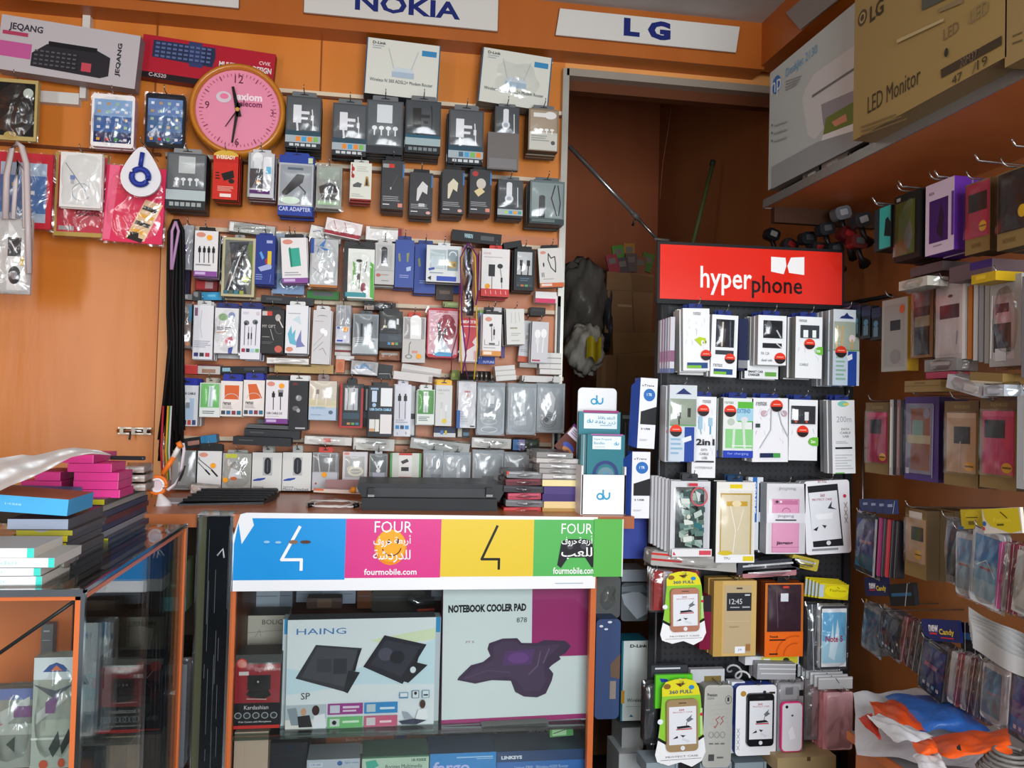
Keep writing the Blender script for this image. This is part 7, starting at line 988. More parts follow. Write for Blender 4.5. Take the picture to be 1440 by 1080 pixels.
o = RK('J', 605, 555, 862, 1000, 'black_phone_case_box', 'phone case', 'white rounded box with a black phone case, bottom rack row', 'e8eaee', [('e', .18, .12, .07, .04, 'b08a40'), ('e', .7, .1, .04, .02, '3a3c44'), ('r', .82, .1, .96, .13, '3a3020'), ('t', 'SKY FULL', .42, .12, .7, .145, '6a6c70', 0), ('T', 'XXXX', .03, .6, .1, .92, '9aa0a8', 0)], n=2, t=.02, side='3a50a0', rad=.012)
phone360(o, rect_world('J', 605, 555, 862, 1000, 1.99, None)[2] * 1.05, rect_world('J', 605, 555, 862, 1000, 1.99, None)[3] * 1.28, 0, '1c1e22')
for q in o.children:
    if q.name.startswith(('phone_shell', 'screen_print')): q.location.x += .006; q.location.z += .03
b = MB(); cc = P(*cp('J', 665, 510), Y=1.97); b.tube([cc + Vector((.0 + .013 * math.cos(a * .5), .004 * a, .012 * math.sin(a * .5))) for a in range(24)], .0026, M('c4c6ca', .3), 8); tag(b.obj('coiled_white_hanger'), 'coiled white hanger loops above the black phone case box', 'hanger')
def bumper(o, w, h, t):
    b = MB(); b.prism(rr(w * .84, h * .66, .012), -.008, 0, M('e23a80', .3)); b.prism(rr(w * .76, h * .63, .01, ztop=-h * .015), -.0095, -.007, M('e4e6ee', .2))
    b.prism([(-w * .22 + .004 * math.cos(i), -h * .06 + .004 * math.sin(i)) for i in range(6)], -.0105, -.009, M('1c1c1e'))
    ops_on(b, [('e', .5, .28, .06, .02, '4a4a50'), ('p', [(.3, .6), (.5, .5), (.7, .75), (.4, .8)], 'f4f6fa')], w * .76, h * .63, y=-.0095)
    b.obj('phone_bumper', o).location = (0, -.002, -h * .24)
RK('J', 868, 540, 1030, 1015, 'clear_bumper_pack', 'phone case', 'clear grey pack with a pink-rimmed white phone back', '8e8e92', [('r', .1, .02, .9, .22, 'a8aaae'), ('r', .3, .06, .6, .16, '7a7c82'), ('r', .84, .1, 1.0, .18, '1c1c1e')], n=3, t=.016, bag=1, hook='rack',
   parts=bumper)
RK('J', 742, 420, 985, 520, 'grey_header_card', 'card', 'stack of grey header cards above the pink-rimmed phone pack', 'a0a2a6', [('r', 0, .0, 1, .1, 'c8cacc'), ('r', .05, .3, 1, .36, 'd8dadc'), ('r', .1, .6, 1, .66, 'd8dadc')], n=4, t=.012, Y=2.0, hook=False, tilt=2)
RK('J', 1160, 600, 1345, 965, 'pink_textured_case', 'phone case', 'pale pink textured case in a clear bag, bottom right of the rack', 'f0c0c8', [('r', .0, 0, .1, 1, 'e8a0a8')], n=5, t=.012, bag=1, side='dc8c94', rad=.005, hook='rack')
for k in range(6):
    RK('J', 1000 + k * 26, 420 + k * 17, 1185 + k * 32, 500 + k * 16, 'clear_header_card', 'card', 'one of the white bag headers fanned above the pink textured case', 'c4c8cc', [('r', 0, .1, 1, .2, 'e8eaec'), ('l', [(.5, .1), (.6, .5)], .02, '3a3c40')], n=1, t=.004, Y=2.04 - k * .011, hook=False, group='white bag headers fanned on the rack')
RK('J', 1040, 520, 1160, 900, 'crinkled_bag_pack', 'phone case', 'silvery crinkled bags left of the pink textured case', '7a7476', [('r', .4, .1, .7, .95, 'a88c90'), ('r', .8, .1, 1, .95, 'c89aa0')], n=3, t=.02, bag=1, hook=False, Y=2.01)
RK('J', 870, 1010, 1240, 1100, 'tan_carton', 'carton', 'tan carton end at the bottom edge below the rack packs', 'a8946c', [('r', .5, .0, .56, .3, '5a4a30')], n=1, t=.1, Y=1.95, hook=False)
for x0, lb in ((40, 'left'), (380, 'middle'), (600, 'right')):
    RK('J', x0, 1045, x0 + 200, 1120, 'pale_carton', 'carton', lb + ' pale blue carton at the bottom edge below the green cards', '8a98a0', [('r', .9, 0, .92, 1, '3a4048')], n=1, t=.08, Y=2.0, hook=False)
# ================================================================ right wall: shelf, big cartons, hanging packs
XS = 1.03
zsh = P(1082, 279, X=XS).z
ysh = P(1082, 279, X=XS).y + .03
sh = empty('wall_shelf', (XR, 1.4, zsh), 'long orange shelf on the right wall with shiny edge', 'shelf')
b = MB(); b.box(XS, .5, zsh - .018, XR - .002, ysh, zsh, laminate('shelf_orange', '9a5426', 'a45c2c', .5, .05)); part(b, 'board', sh)
b = MB(); b.box(XS - .004, .5, zsh - .02, XS, ysh, zsh + .002, M('a8aaa8', .25, .7)); b.box(XS, ysh, zsh - .02, XR - .002, ysh + .004, zsh + .002, M('a8aaa8', .25, .7)); part(b, 'edge_strip', sh)
b = MB(); b.box(XS + .02, ysh - .02, zsh - .06, XR - .002, ysh, zsh - .018, M('3a2418')); part(b, 'bracket', sh)
def bigbox(name, label, X, pxl, pyt, pyb, pxr, t, body, fn, side=None):
    a, c_ = P(pxl, pyt, X=X), P(pxl, pyb, X=X); r = P(pxr, pyb, X=X); w = a.y - r.y; h = a.z - c_.z
    def uv(px, py): q = P(px, py, X=X); return (a.y - q.y) / w, (a.z - q.z) / h
    def R_(x0, y0, x1, y1, col): u0, v0 = uv(x0, y0); u1, v1 = uv(x1, y1); return ('r', u0, v0, u1, v1, col)
    def PG(pts, col): return ('p', [uv(x, y) for x, y in pts], col)
    def TX(s, x0, y0, x1, y1, col, bold=0): u0, v0 = uv(x0, y0); u1, v1 = uv(x1, y1); return ('t', s, u0, v0, u1, v1, col, bold)
    def CI(x, y, r, asp, col): u, v = uv(x, y); return ('e', u, v, r / w, r / h * asp, col)
    b = MB(); card_body(b, w, h, t, body, fn(R_, PG, TX, CI), side)
    o = b.obj(name); tag(o, label, 'box'); o.matrix_world = Matrix.Translation((X, a.y - w / 2, a.z)) @ SIDE; return o
def hp(R, PG, T, C):
    return [PG([(1128, 141), (1132, 126), (1145, 104), (1204, 62), (1235, 40), (1235, 150), (1206, 170), (1160, 178), (1146, 196), (1136, 190)], 'c4c6c6'), PG([(1142, 138), (1206, 96), (1206, 92), (1142, 134)], '6a6c6e'), PG([(1155, 147), (1206, 125), (1206, 165), (1160, 180), (1158, 175)], '8e8c92'), PG([(1162, 166), (1206, 140), (1206, 175), (1158, 190)], '6a7a3a'),
            PG([(1170, 172), (1190, 160), (1192, 170), (1175, 178)], 'c88a70'), PG([(1158, 190), (1206, 172), (1206, 185), (1153, 211)], 'd8d8da'), C(1092.5, 119, .024, 1, '2a6cb0'), T('hp', 1086, 111, 1099, 131, 'd8e0e8', .0), T('DeskJet 2130', 1106, 97, 1150, 78, '6aa4cc', .0),
            PG([(1086, 235), (1150, 200), (1215, 180), (1215, 200), (1086, 266)], '8e9496')] + [PG([(1106, 114 + i * 4), (1128 - i * 2, 106 + i * 4), (1128 - i * 2, 107.5 + i * 4), (1106, 115.5 + i * 4)], '8a9094') for i in range(4)] + [PG([(1090, 176 + i * 11), (1108, 170 + i * 11), (1108, 172 + i * 11), (1090, 178 + i * 11)], '9aa0a2') for i in range(3)] + [C(1087.5, 176 + i * 11, .003, 1, '3a3c3e') for i in range(3)]
bigbox('printer_box', 'big pale grey printer box at the far end of the shelf', XS + .015, 1083, 103, 266, 1240, .28, 'b0bab8', hp, '8e8a84')
def lgb(R, PG, T, C):
    tx = '3a3020'
    return [C(1213, 25, .017, 1, '4a3c2c'), C(1213, 25, .011, 1, '9a8458'), C(1213, 25, .007, 1, '4a3c2c'), T('LG', 1224, 10, 1243, 18, tx, .03), T('LED Monitor', 1221, 137, 1295, 117, tx, .0), T('LED', 1328, 42, 1349, 44, '6a5a3c', 0),
            PG([(1324, 98), (1410, 50), (1410, 63), (1325, 110)], '3a3024'), T('47', 1340, 108, 1354, 112, tx, 0), T('/', 1368, 91, 1374, 101, '6a5a3c', 0), T('19', 1376, 85, 1390, 91, tx, 0), PG([(1298, 0), (1340, -20), (1340, -5), (1298, 15)], '4a4c44'),
            PG([(1322, 12), (1356, -4), (1356, 4), (1322, 18)], '7a6a4c'), T('20M37', 1352, 84, 1376, 82, '6a5a4a', 0), T('LED', 1366, 15, 1392, 17, '7a6a4a', 0), C(1333, 74, .005, 1.6, '2a2a2a')] + [PG([(1213, 178 + 6 * i), (1262 + i * 8, 160 + 6 * i - i * 3), (1262 + i * 8, 162 + 6 * i - i * 3), (1213, 180 + 6 * i)], '6a5838') for i in range(3)] + [PG([(1264, 56), (1330, 26), (1330, 30), (1264, 61)], 'a4946c')]
bigbox('monitor_box', 'big brown LED monitor carton in front of the grey printer box', .975, 1203, -45, 196, 1414, .13, '8c7648', lgb, '6a5838')
bigbox('monitor_box', 'brown carton cut off at the top right corner behind the LED monitor carton', .975, 1415.5, -160, 94, 1530, .13, '88724a', lambda R, PG, T, C: [PG([(1424, 50), (1438, 44), (1438, 47), (1424, 53)], '5a4a30'), PG([(1424, 60), (1438, 55), (1438, 58), (1424, 63)], '5a4a30')], '6a5838')
def RW(c, x0, y0, x1, y1, name, cat, label, body, ops=(), X=1.15, n=3, t=.022, **k):
    return I(c, x0, y0, x1, y1, name, cat, label, body, ops, n=n, t=t, xf=X, noav=True, **k)
def onshelf(o):
    lo = min((o.matrix_world @ v.co).z for v in o.data.vertices); m = o.matrix_world.copy(); m.translation.z += zsh + .001 - lo; o.matrix_world = m
# things lying on the shelf under the cartons
for k, (x0, y0, x1, y1, c_, lb) in enumerate(((1100, 255, 1126, 268, '2a2c2e', 'dark small box on the shelf under the far end of the printer box'), (1128, 244, 1155, 262, '6a6a68', 'small pale box with a hook mark on the shelf under the printer box'), (1152, 228, 1190, 248, 'a09e9a', 'white flat box on the shelf below the printer picture'), (1192, 222, 1220, 238, '1c1e20', 'black case on the shelf between the two big cartons'), (1222, 196, 1262, 216, '8a9294', 'clear pack with a white plug under the brown carton'), (1264, 178, 1300, 200, '4a564e', 'green grey flat box on the shelf under the brown carton'), (1302, 160, 1345, 180, '6a7064', 'grey green flat box on the shelf nearer the front'))):
    _o = RW('1', x0, y0, x1, y1, 'small_shelf_box', 'box', lb, c_, [('r', .3, .2, .7, .6, 'c8ccca'), ('r', .1, .1, .14, .9, 'a8aaa8')], X=1.06, n=1, t=.1, hook=False, tilt=0); onshelf(_o)
onshelf(RW('1', 1345, 100, 1412, 150, 'orange_box', 'box', 'orange box on the shelf near the red pack', 'c8803a', [], X=1.2, n=1, t=.05, hook=False))
onshelf(RW('1', 1414, 88, 1470, 122, 'red_pack', 'box', 'dark red pack with pale lettering at the right edge of the shelf', '8a2430', [('r', .1, .1, .8, .3, 'a86a70'), ('r', .2, .45, .95, .8, 'c8a8a8')], X=1.04, n=1, t=.05, hook=False))
for k, (x, y) in enumerate(((1428, 205), (1376, 226), (1319, 248), (1268, 262), (1231, 285))):
    p = P(x, y, X=1.12); b = MB(); b.tube([p + Vector((.2, 0, -.004)), p, p + Vector((-.008, 0, .012))], .0022, M('b0b2b4', .2, .9), 6); tag(b.obj('peg_hook'), 'bare metal hook end under the right wall shelf', 'hook', 'bare hook ends under the shelf')
# row A
RW('K', 208, 215, 305, 462, 'teal_case_box', 'phone case', 'dark box with a turquoise panel below the shelf', '24343a', [('r', .3, 0, .95, .97, '3aa8a0'), ('p', [(.66, .3), (.8, .26), (.96, .4), (.96, .74), (.58, .68)], '1c2628')], t=.03, n=2, X=1.14, side='1a2224')
RW('K', 322, 130, 470, 520, 'green_case_box', 'phone case', 'black framed box with a mossy green window', '1a1a18', [('r', .05, .12, .82, .92, '4a5420'), ('p', [(.4, .6), (.66, .4), (.76, .66), (.6, .86), (.42, .8)], '5a5a56'), ('r', .1, .04, .26, .09, '8a8a86')], X=1.13, t=.05, n=2, side='141412', win=(.05, .12, .82, .92))
RW('K', 505, 62, 672, 480, 'purple_case_box', 'phone case', 'white and purple box with a dark purple window', 'c0aec0', [('r', .14, .24, .8, .84, '3c1c58'), ('p', [(.4, .7), (.56, .3), (.66, .5), (.62, .82)], '2a1830'), ('t', 'RITA', .14, .12, .32, .16, '6a5a6a', .02), ('r', .92, .2, 1, .8, '5a2a88')] + lines(.3, .88, .8, .92, 1, '8a7a8a'), X=1.13, t=.04, n=2, side='5c2a90', rad=0)
RW('K', 738, 62, 882, 480, 'pink_wallet_pack', 'phone case', 'pink window wallet over a tan card, below the shelf', '7a6238', [('r', .02, .02, .98, .78, 'a8344e'), ('r', .12, .16, .88, .42, '2a2424'), ('e', .72, .64, .15, .075, 'd8a020'), ('r', .58, .63, .86, .65, '6a4a10'), ('t', 'RICH BOSS', .3, .86, .66, .92, '5a4828', 0)], X=1.12, t=.03, n=2, side='4a3a24', win=(.02, .02, .98, .78))
RW('K', 925, -10, 1110, 450, 'black_wallet_pack', 'phone case', 'black wallet over a tan card at the right edge, top row', '76603a', [('r', .02, .02, .98, .78, '26201e'), ('e', .8, .56, .14, .08, 'c8a020'), ('t', 'RICH BOSS', .2, .86, .6, .92, '5a4828', 0)], X=1.1, t=.03, n=2, side='3a3022', win=(.02, .02, .98, .78))
# dark car holders at the far end of the wall
RED_ = [(1085, 330, '1c1c20'), (1110, 345, '2a2426'), (1135, 335, '1e1e22'), (1160, 322, '26282c'), (1182, 300, '5a5c60'), (1190, 330, '4a1418'), (1172, 350, '1a1a1e'), (1205, 340, '5a1a1c'), (1210, 310, '2a2a2e'), (1150, 350, '1e1e20')]
for k, (x, y, c_) in enumerate(RED_):
    p = P(x, y, X=1.2); hd = empty('car_phone_holder', p, 'one of the black and red car holders hanging beyond the shelf end', 'car holder', 'car holders hanging beyond the shelf')
    b = MB(); a = random.uniform(-.5, .5); b.prism(rr(.045, .034, .012, ztop=.016), -.015, .015, M(c_, .3)); b.obj('cradle', hd).rotation_euler = (0, a, 0)
    b = MB(); b.tube([(0, 0, -.01), (.01, .0, -.04), (.03, .01, -.055)], [.008, .007, .016], M('141416', .3), 8); b.obj('arm', hd)
    b = MB(); b.prism(rr(.022, .016, .003, ztop=.008), -.018, -.0155, M(['8a8a8a', '8a2020', '3a3c40', '4a4a4c'][k % 4], .4)); b.obj('label_card', hd).rotation_euler = (0, a, 0)
for k in range(5):
    RW('1', 1168 + k * 14, 425 + k * 2, 1184 + k * 14, 470 + k * 2, 'small_blue_blister', 'adaptor', 'one of the small black and blue blisters beside the rack top', '14181e', [('r', .1, 0, .9, .3, '1c3048'), ('e', .5, .5, .2, .1, '4a7a94'), ('r', .3, .6, .7, .9, '5a7484')], X=1.2, n=1, t=.02, hook=False, group='small black and blue blisters')
b = MB(); a0, a1 = P(1165, 432, X=1.3), P(1252, 416, X=1.3); b.tube([a0, a1], .006, M('16181a', .4), 6); struct(b.obj('trim_40'))
# row B
RW('1', 1240, 420, 1276, 522, 'grey_wallet_pack', 'phone case', 'narrow grey wallet pack with a yellow side and orange mark', '9a9892', [('r', .1, .08, .9, .94, '8e8c88'), ('r', .34, .3, .74, .44, '2a2c2e'), ('e', .8, .16, .1, .06, 'b85a30'), ('e', .55, .8, .2, .1, '7c7a76')], X=1.2, n=1, t=.03, side='b89030')
RW('1', 1281, 406, 1312, 503, 'brown_phone_box', 'phone case', 'brown edged clear box with a dark phone back', '8a6444', [('r', .14, .05, .86, .96, '3a3230'), ('e', .3, .14, .14, .06, 'a88a90'), ('r', .2, .05, .9, .26, '6a6060'), ('r', .2, .4, .88, .55, '8a8068'), ('r', .22, .6, .8, .9, '1e2020')], X=1.19, n=2, t=.03, side='6a4830', win=(.1, .02, .9, .98))
RW('1', 1316, 398, 1358, 506, 'white_wallet_pack', 'phone case', 'white wallet with a small dark red window', 'b4acac', [('r', .1, .08, .9, .92, 'c2b8b8'), ('r', .14, .28, .8, .46, '4a2028'), ('e', .5, .17, .08, .02, '4a4444'), ('r', .9, 0, 1, 1, 'd8d4d0'), ('l', [(.74, .64), (.72, .8)], .03, '8a8484')], X=1.17, n=3, t=.03, side='b0aeac', win=(.04, .04, .94, .96))
for k in range(4):
    RW('1', 1361 + k * 8, 402 - k * 3, 1367 + k * 8, 505 + k * 2, 'white_wallet_pack', 'phone case', 'one of the white and grey pack edges between the wallet and clear phone pack', ['b06a28', 'b8bab8', '8a8e94', 'a0a29e'][k], [], X=1.17 - k * .005, n=1, t=.04, hook=False, group='white and grey pack edges on the right wall')
RW('1', 1392, 388, 1436, 515, 'clear_phone_pack', 'phone case', 'grey clear pack with a pink and black phone picture', '9a9896', [('r', .12, .2, .8, .92, 'b0a4a4'), ('r', .2, .3, .62, .42, '5a3038'), ('r', .24, .4, .66, .54, 'c8a0a8'), ('r', .14, .52, .7, .84, '34343a'), ('r', .2, .8, .56, .94, 'b4b6b8'), ('l', [(.1, .2), (.06, .9)], .04, 'd8dcdc')], X=1.14, n=2, t=.04, bag=1, side='a8a8a6')
RW('1', 1437, 384, 1490, 530, 'black_phone_pack', 'phone case', 'dark pack cut off at the right edge, second row', '2a2830', [('r', .0, 0, .1, 1, '6a686c')], X=1.1, n=2, t=.03)
RW('1', 1366, 384, 1400, 397, 'yellow_tag_roll', 'tag', 'small yellow tag end above the white pack edges', 'b09018', [('r', .2, .2, .6, .6, 'c8a828')], X=1.1, n=1, t=.06, hook=False)
RW('1', 1264, 392, 1304, 405, 'clear_roll_pack', 'packaging', 'rolled clear pack above the brown phone box', 'b0aca0', [('r', .3, .1, .7, .5, 'c8c4bc')], X=1.12, n=1, t=.05, hook=False, bag=1)
RW('1', 1280, 372, 1325, 385, 'flat_grey_box', 'box', 'flat grey box bottom under the green window box', '544a4c', [], X=1.16, n=1, t=.1, hook=False)
RW('1', 1335, 370, 1395, 392, 'flat_grey_box', 'box', 'flat mauve box bottom under the pink wallet', '5c4c50', [('r', .5, .0, 1, .5, '3a2a68')], X=1.14, n=1, t=.1, hook=False)
RW('1', 1300, 505, 1345, 522, 'crumpled_pack', 'packaging', 'crumpled clear packs under the white wallet', '7c7a78', [('r', .2, .2, .8, .5, 'a8a6a4')], X=1.16, n=1, t=.05, hook=False, bag=1)
# row C lying boxes
RW('1', 1272, 535, 1322, 551, 'flat_tan_box', 'box', 'flat tan boxes lying above the purple pack', '80683c', [('r', 0, .45, 1, .5, '5a4828'), ('r', .3, .15, .6, .3, '6a5430')], X=1.12, n=1, t=.06, hook=False)
RW('1', 1302, 523, 1340, 532, 'flat_pink_box', 'box', 'flat dark pink box lying above the flat tan boxes', '9a3850', [], X=1.14, n=1, t=.06, hook=False, rad=.003)
RW('1', 1331, 532, 1382, 552, 'white_wrapped_pack', 'packaging', 'white crumpled wrap lying above the beige wallet', 'a8a8aa', [('r', .5, .3, .9, .8, 'c4c6c8')], X=1.1, n=1, t=.05, hook=False, bag=1, tilt=12)
RW('1', 1383, 541, 1412, 557, 'white_wrapped_pack', 'packaging', 'grey blue wrapped pack lying above the pink wallet at right', 'a0a6ac', [('r', .2, .3, .9, .8, 'b8bec8')], X=1.09, n=1, t=.05, hook=False, bag=1)
RW('1', 1364, 524, 1410, 539, 'flat_tan_box', 'box', 'flat tan box lying higher, under the clear phone pack', '7a6238', [('r', 0, .8, 1, 1, 'b0a890')], X=1.1, n=1, t=.06, hook=False, tilt=4)
def wal(c1, c2, win_=(.2, .24, .7, .44), dotc='d8a020', base_='6a5230'):
    return [('r', .0, .0, 1, .14, base_), ('t', 'RICH BOSS', .3, .05, .75, .09, '9a8450', 0), ('r', .08, .14, .94, .84, c1), ('r', .08, .14, .94, .2, c2), ('r', win_[0], win_[1], win_[2], win_[3], '26282c'), ('e', .76, .76, .14, .055, dotc), ('r', .64, .75, .88, .77, '6a4a10'), ('l', [(.5, .48), (.46, .84)], .03, c2)]
RW('1', 1217, 566, 1250, 666, 'window_wallet_pack', 'phone case', 'dark pink window wallet beside the rack, third row', '7a6238', wal('a82a52', 'c83a66'), X=1.2, n=2, t=.03, side='5a4628', win=(.04, .12, .96, .86))
for k in range(4):
    RW('1', 1251 + k * 5, 562, 1256 + k * 5, 668, 'foil_pack_edge', 'phone case', 'one of the silver and black pack edges right of the dark pink wallet', ['b8b8b8', '26262a', '8a6a6c', '2a2828'][k], [('r', .2, .1, .6, .9, ['e0e0e0', '3a3a3e', 'a88c8c', '4a4a4c'][k])], X=1.19 - k * .005, n=1, t=.03, hook=False, group='silver and black pack edges on the right wall')
RW('1', 1272, 558, 1320, 676, 'purple_frame_pack', 'phone case', 'purple framed clear pack with a brown wallet and cream band', '45306e', [('r', .04, .08, .84, .92, '7a7890'), ('r', .2, .14, .76, .88, '8a5440'), ('r', .24, .28, .56, .46, '6a8a80'), ('e', .66, .2, .1, .06, '8a8494'), ('r', .1, .46, .78, .56, 'b0a284'), ('r', .06, .86, .16, .93, 'c8c8d0'), ('l', [(.86, .1), (.84, .95)], .02, 'a8a4b8')], X=1.17, n=2, t=.035, side='2c2048', win=(.04, .08, .84, .92))
RW('1', 1328, 564, 1376, 684, 'window_wallet_pack', 'phone case', 'beige window wallet over a tan card, third row', '7a6238', wal('b8987a', 'c8ac90', (.3, .3, .78, .5)), X=1.15, n=2, t=.035, side='3a3024', win=(.04, .12, .96, .86))
RW('1', 1378, 560, 1430, 688, 'window_wallet_pack', 'phone case', 'bright pink window wallet over a tan card, third row', '7a6238', wal('b83a62', 'cc4a72', (.14, .24, .7, .44)), X=1.13, n=2, t=.035, side='3a3024', win=(.04, .12, .96, .86))
RW('1', 1430, 556, 1480, 690, 'white_pack', 'phone case', 'white pack cut off at the right edge, third row', '9ca0a2', [('r', .2, .1, 1, .9, 'b0b4b8')], X=1.1, n=2, t=.03)
# row D
def ph(u0, v0, u1, v1, fr, c1, c2, c3): return [('r', u0, v0, u1, v1, fr), ('r', u0 + .05, v0 + .08, u1 - .05, v1 - .08, c1), ('r', u0 + .05, v0 + .45, u1 - .05, v1 - .08, c2), ('r', u0 + .05, v0 + .68, u1 - .05, v1 - .08, c3)]
RW('X', 125, 135, 285, 575, 'blue_phone_pack', 'phone case', 'bagged blue screened phone case leaning beside the rack', '1a2030', ph(.0, .0, 1, 1, '1c2230', '26306c', '2a3c78', '1a5a78') + [('p', [(.2, .45), (.8, .42), (.7, .48), (.3, .5)], '8a5a70'), ('r', .9, 0, 1, 1, 'a8acb4')], X=1.14, n=1, t=.02, bag=1, tilt=4, rad=.006)
for k, c_ in enumerate(('a02a6a', '3a3440', 'c03038', '26262c', '2c2a30')):
    RW('X', 292 + k * 32, 150 + k * 6, 318 + k * 32, 600 + k * 4, 'case_edge', 'phone case', ['magenta', 'dark grey', 'red', 'black', 'charcoal'][k] + ' case edge between the blue phone and the boxed beige wallet', c_, [('l', [(.5, 0), (.4, 1)], .1, '8a8a90')], X=1.135, n=1, t=.02, hook=False, tilt=4, rad=.004)
for k in range(4):
    RW('X', 155 + k * 62, 8 + k * 3, 250 + k * 62, 100 + k * 8, 'blue_header_card', 'card', 'one of the blue header cards above the blue phone case', '1a2c5a', [('r', .3, .3, .7, .5, '8a98b8'), ('l', [(.9, .1), (.7, .95)], .04, 'a8b4c8')], X=1.12 - k * .004, n=1, t=.004, hook=False, tilt=-8, group='blue header cards on the right wall')
RW('X', 500, 85, 665, 605, 'window_wallet_pack', 'phone case', 'beige window wallet with a clear top over a tan card, fourth row', '7a6238', [('r', 0, 0, 1, .1, '6a5230'), ('r', .06, .14, .96, .78, 'a88a6c'), ('r', .3, .26, .86, .46, '26201e'), ('r', .2, .04, .8, .14, 'b8b0a8'), ('e', .64, .66, .16, .07, 'c8981c'), ('r', .5, .65, .8, .67, '6a4a10')], X=1.13, n=4, t=.03, side='4a3c28', win=(.04, .12, .96, .8))
RW('X', 812, 170, 915, 640, 'clear_phone_case', 'phone case', 'dull clear phone case behind the row of bagged pale cases', '5a6068', ph(.05, .02, 1, .98, '6a7078', '3a4c60', '2c3c4a', '20303a'), X=1.1, n=1, t=.012, bag=1, rad=.008)
RW('X', 885, 262, 1022, 745, 'bagged_phone_case', 'phone case', 'bagged white phone case with a pale blue screen, left of the larger one', '9aa2aa', ph(.04, .02, .98, .98, 'b8bec4', '6a90b4', '86a0b4', '8a9ca8') + [('r', .2, .5, .7, .53, 'a0707a')], X=1.09, n=2, t=.014, bag=1, rad=.008)
RW('X', 1000, 245, 1240, 822, 'bagged_phone_case', 'phone case', 'large bagged white phone case with a blue screen under yellow headers', 'a8aeb4', ph(.06, .0, .98, 1, 'bcc2c8', '4a82b4', '78a0ba', '90aebc') + [('r', .3, .5, .7, .53, 'a0606c'), ('l', [(.2, .5), (.5, .4), (.8, .6)], .02, 'c8d4dc')], X=1.08, n=1, t=.014, bag=1, tilt=5, rad=.01)
for k, c_ in enumerate(('b04a88', '8a8488', '7c2a44', '8a2c44', '9a9c9c')):
    RW('X', 1200 + k * 42, 330 + k * 8, 1240 + k * 44, 850 + k * 14, 'bagged_case_edge', 'phone case', ['pink', 'grey', 'burgundy', 'dark pink', 'silver'][k] + ' bagged case edge right of the large blue screen case', c_, [('l', [(.6, 0), (.3, 1)], .08, 'c8ccd0')], X=1.075, n=1, t=.02, hook=False, bag=1 if k % 2 else 0, tilt=5, rad=.006)
RW('X', 925, 88, 1090, 235, 'yellow_header_card', 'card', 'smaller yellow header card above the bagged phone cases', 'b4a218', [('e', .55, .35, .35, .3, 'c4b01c'), ('r', .25, .4, .8, .45, '4a4210'), ('r', .35, .6, .6, .8, '6a5c14'), ('e', .0, .95, .12, .1, '2a5a8a')], X=1.08, n=1, t=.006, hook=False, tilt=-8)
RW('X', 1090, 80, 1385, 270, 'yellow_header_card', 'card', 'larger yellow header card at the right edge', 'c8c4b8', [('p', [(.02, .0), (.96, .02), (.98, .9), (.7, 1), (.2, .7), (.06, .4)], 'c0ac18'), ('t', 'Fashion', .3, .38, .74, .56, 'd8c838', 0), ('r', .38, .62, .56, .7, '5a5010'), ('l', [(.5, .15), (.66, .4)], .02, '4a4410'), ('e', .05, .6, .05, .1, '2a5a8a'), ('e', .02, .8, .04, .08, 'b03a30')], X=1.06, n=1, t=.006, hook=False, tilt=-9)
RW('X', 1330, 420, 1500, 900, 'white_paper_pack', 'packaging', 'white folded pack at the right edge below the yellow header', 'a0a09c', [('p', [(.0, .9), (.8, .3), (1, .9)], 'b8b8b4')], X=1.05, n=1, t=.02, hook=False, bag=1, tilt=8)
b = MB()
for k in range(6):
    b.grid(lambda u, v, k=k: P(1362 + u * 84 + k * 1.2, 853 + k * 7 + u * 44 + v * 26 + 3 * math.sin(u * 5 + k), X=1.08 - .012 * k - .0 * v + .004 * math.sin(u * 9)), 10, 3, M('a4a6a6', .45))
tag(b.obj('white_header_stack'), 'curled stack of white bag headers at the right edge', 'paper')
# row E
def dphone(fr, cs): return ph(.03, .01, .97, .99, fr, *cs) + [('e', .5, .93, .1, .03, '6a6c70'), ('r', .3, .035, .7, .045, '8a8c90')] + [('r', .2 + .18 * i, .8, .3 + .18 * i, .86, ['c8c8d0', 'b0a8b8', '8ab0b8', 'b8b8b8'][i]) for i in range(4)]
RW('1', 1213, 852, 1237, 917, 'bagged_phone_case', 'phone case', 'small bagged phone case with a blue screen beside the rack, fifth row', '6c7278', ph(.04, .02, .98, .98, '7c8288', '3a6084', '4a6c84', '5a7484'), X=1.17, n=2, t=.014, bag=1, tilt=7, rad=.006)
RW('1', 1238, 861, 1264, 921, 'bagged_phone_case', 'phone case', 'small bagged black phone case with a dark blue screen, fifth row', '4a4c50', dphone('24262c', ('3a5068', '203048', '182238')), X=1.16, n=3, t=.014, bag=1, tilt=10, rad=.006)
RW('1', 1216, 812, 1249, 838, 'blue_header_card', 'card', 'dark blue header card with red and white letters, smaller one', '1c2450', [('t', 'new', .2, .3, .48, .62, 'd8d8e0', .03), ('t', 'Candy', .5, .45, .92, .8, 'd8c040', .03), ('r', .2, .65, .45, .72, 'b83040')], X=1.15, n=1, t=.006, hook=False, tilt=-12)
RW('1', 1250, 822, 1286, 852, 'black_header_card', 'card', 'black header card with thin blue letters', '16181c', [('r', .1, .4, .9, .55, '2a5a80'), ('l', [(.8, 0), (.6, 1)], .03, '9aa0a8')], X=1.14, n=2, t=.006, hook=False, tilt=-14)
for k, c_ in enumerate(('7a3440', '5c3a40', '4a4a50', '2a2a30')):
    RW('1', 1268 + k * 8, 866 + k * 5, 1277 + k * 8, 934 + k * 6, 'bagged_case_edge', 'phone case', ['dark red', 'brown red', 'grey', 'black'][k] + ' bagged case edge between the fifth row phones', c_, [('l', [(.6, 0), (.3, 1)], .1, 'a8acb0')], X=1.15, n=1, t=.02, hook=False, bag=1, tilt=9, rad=.005)
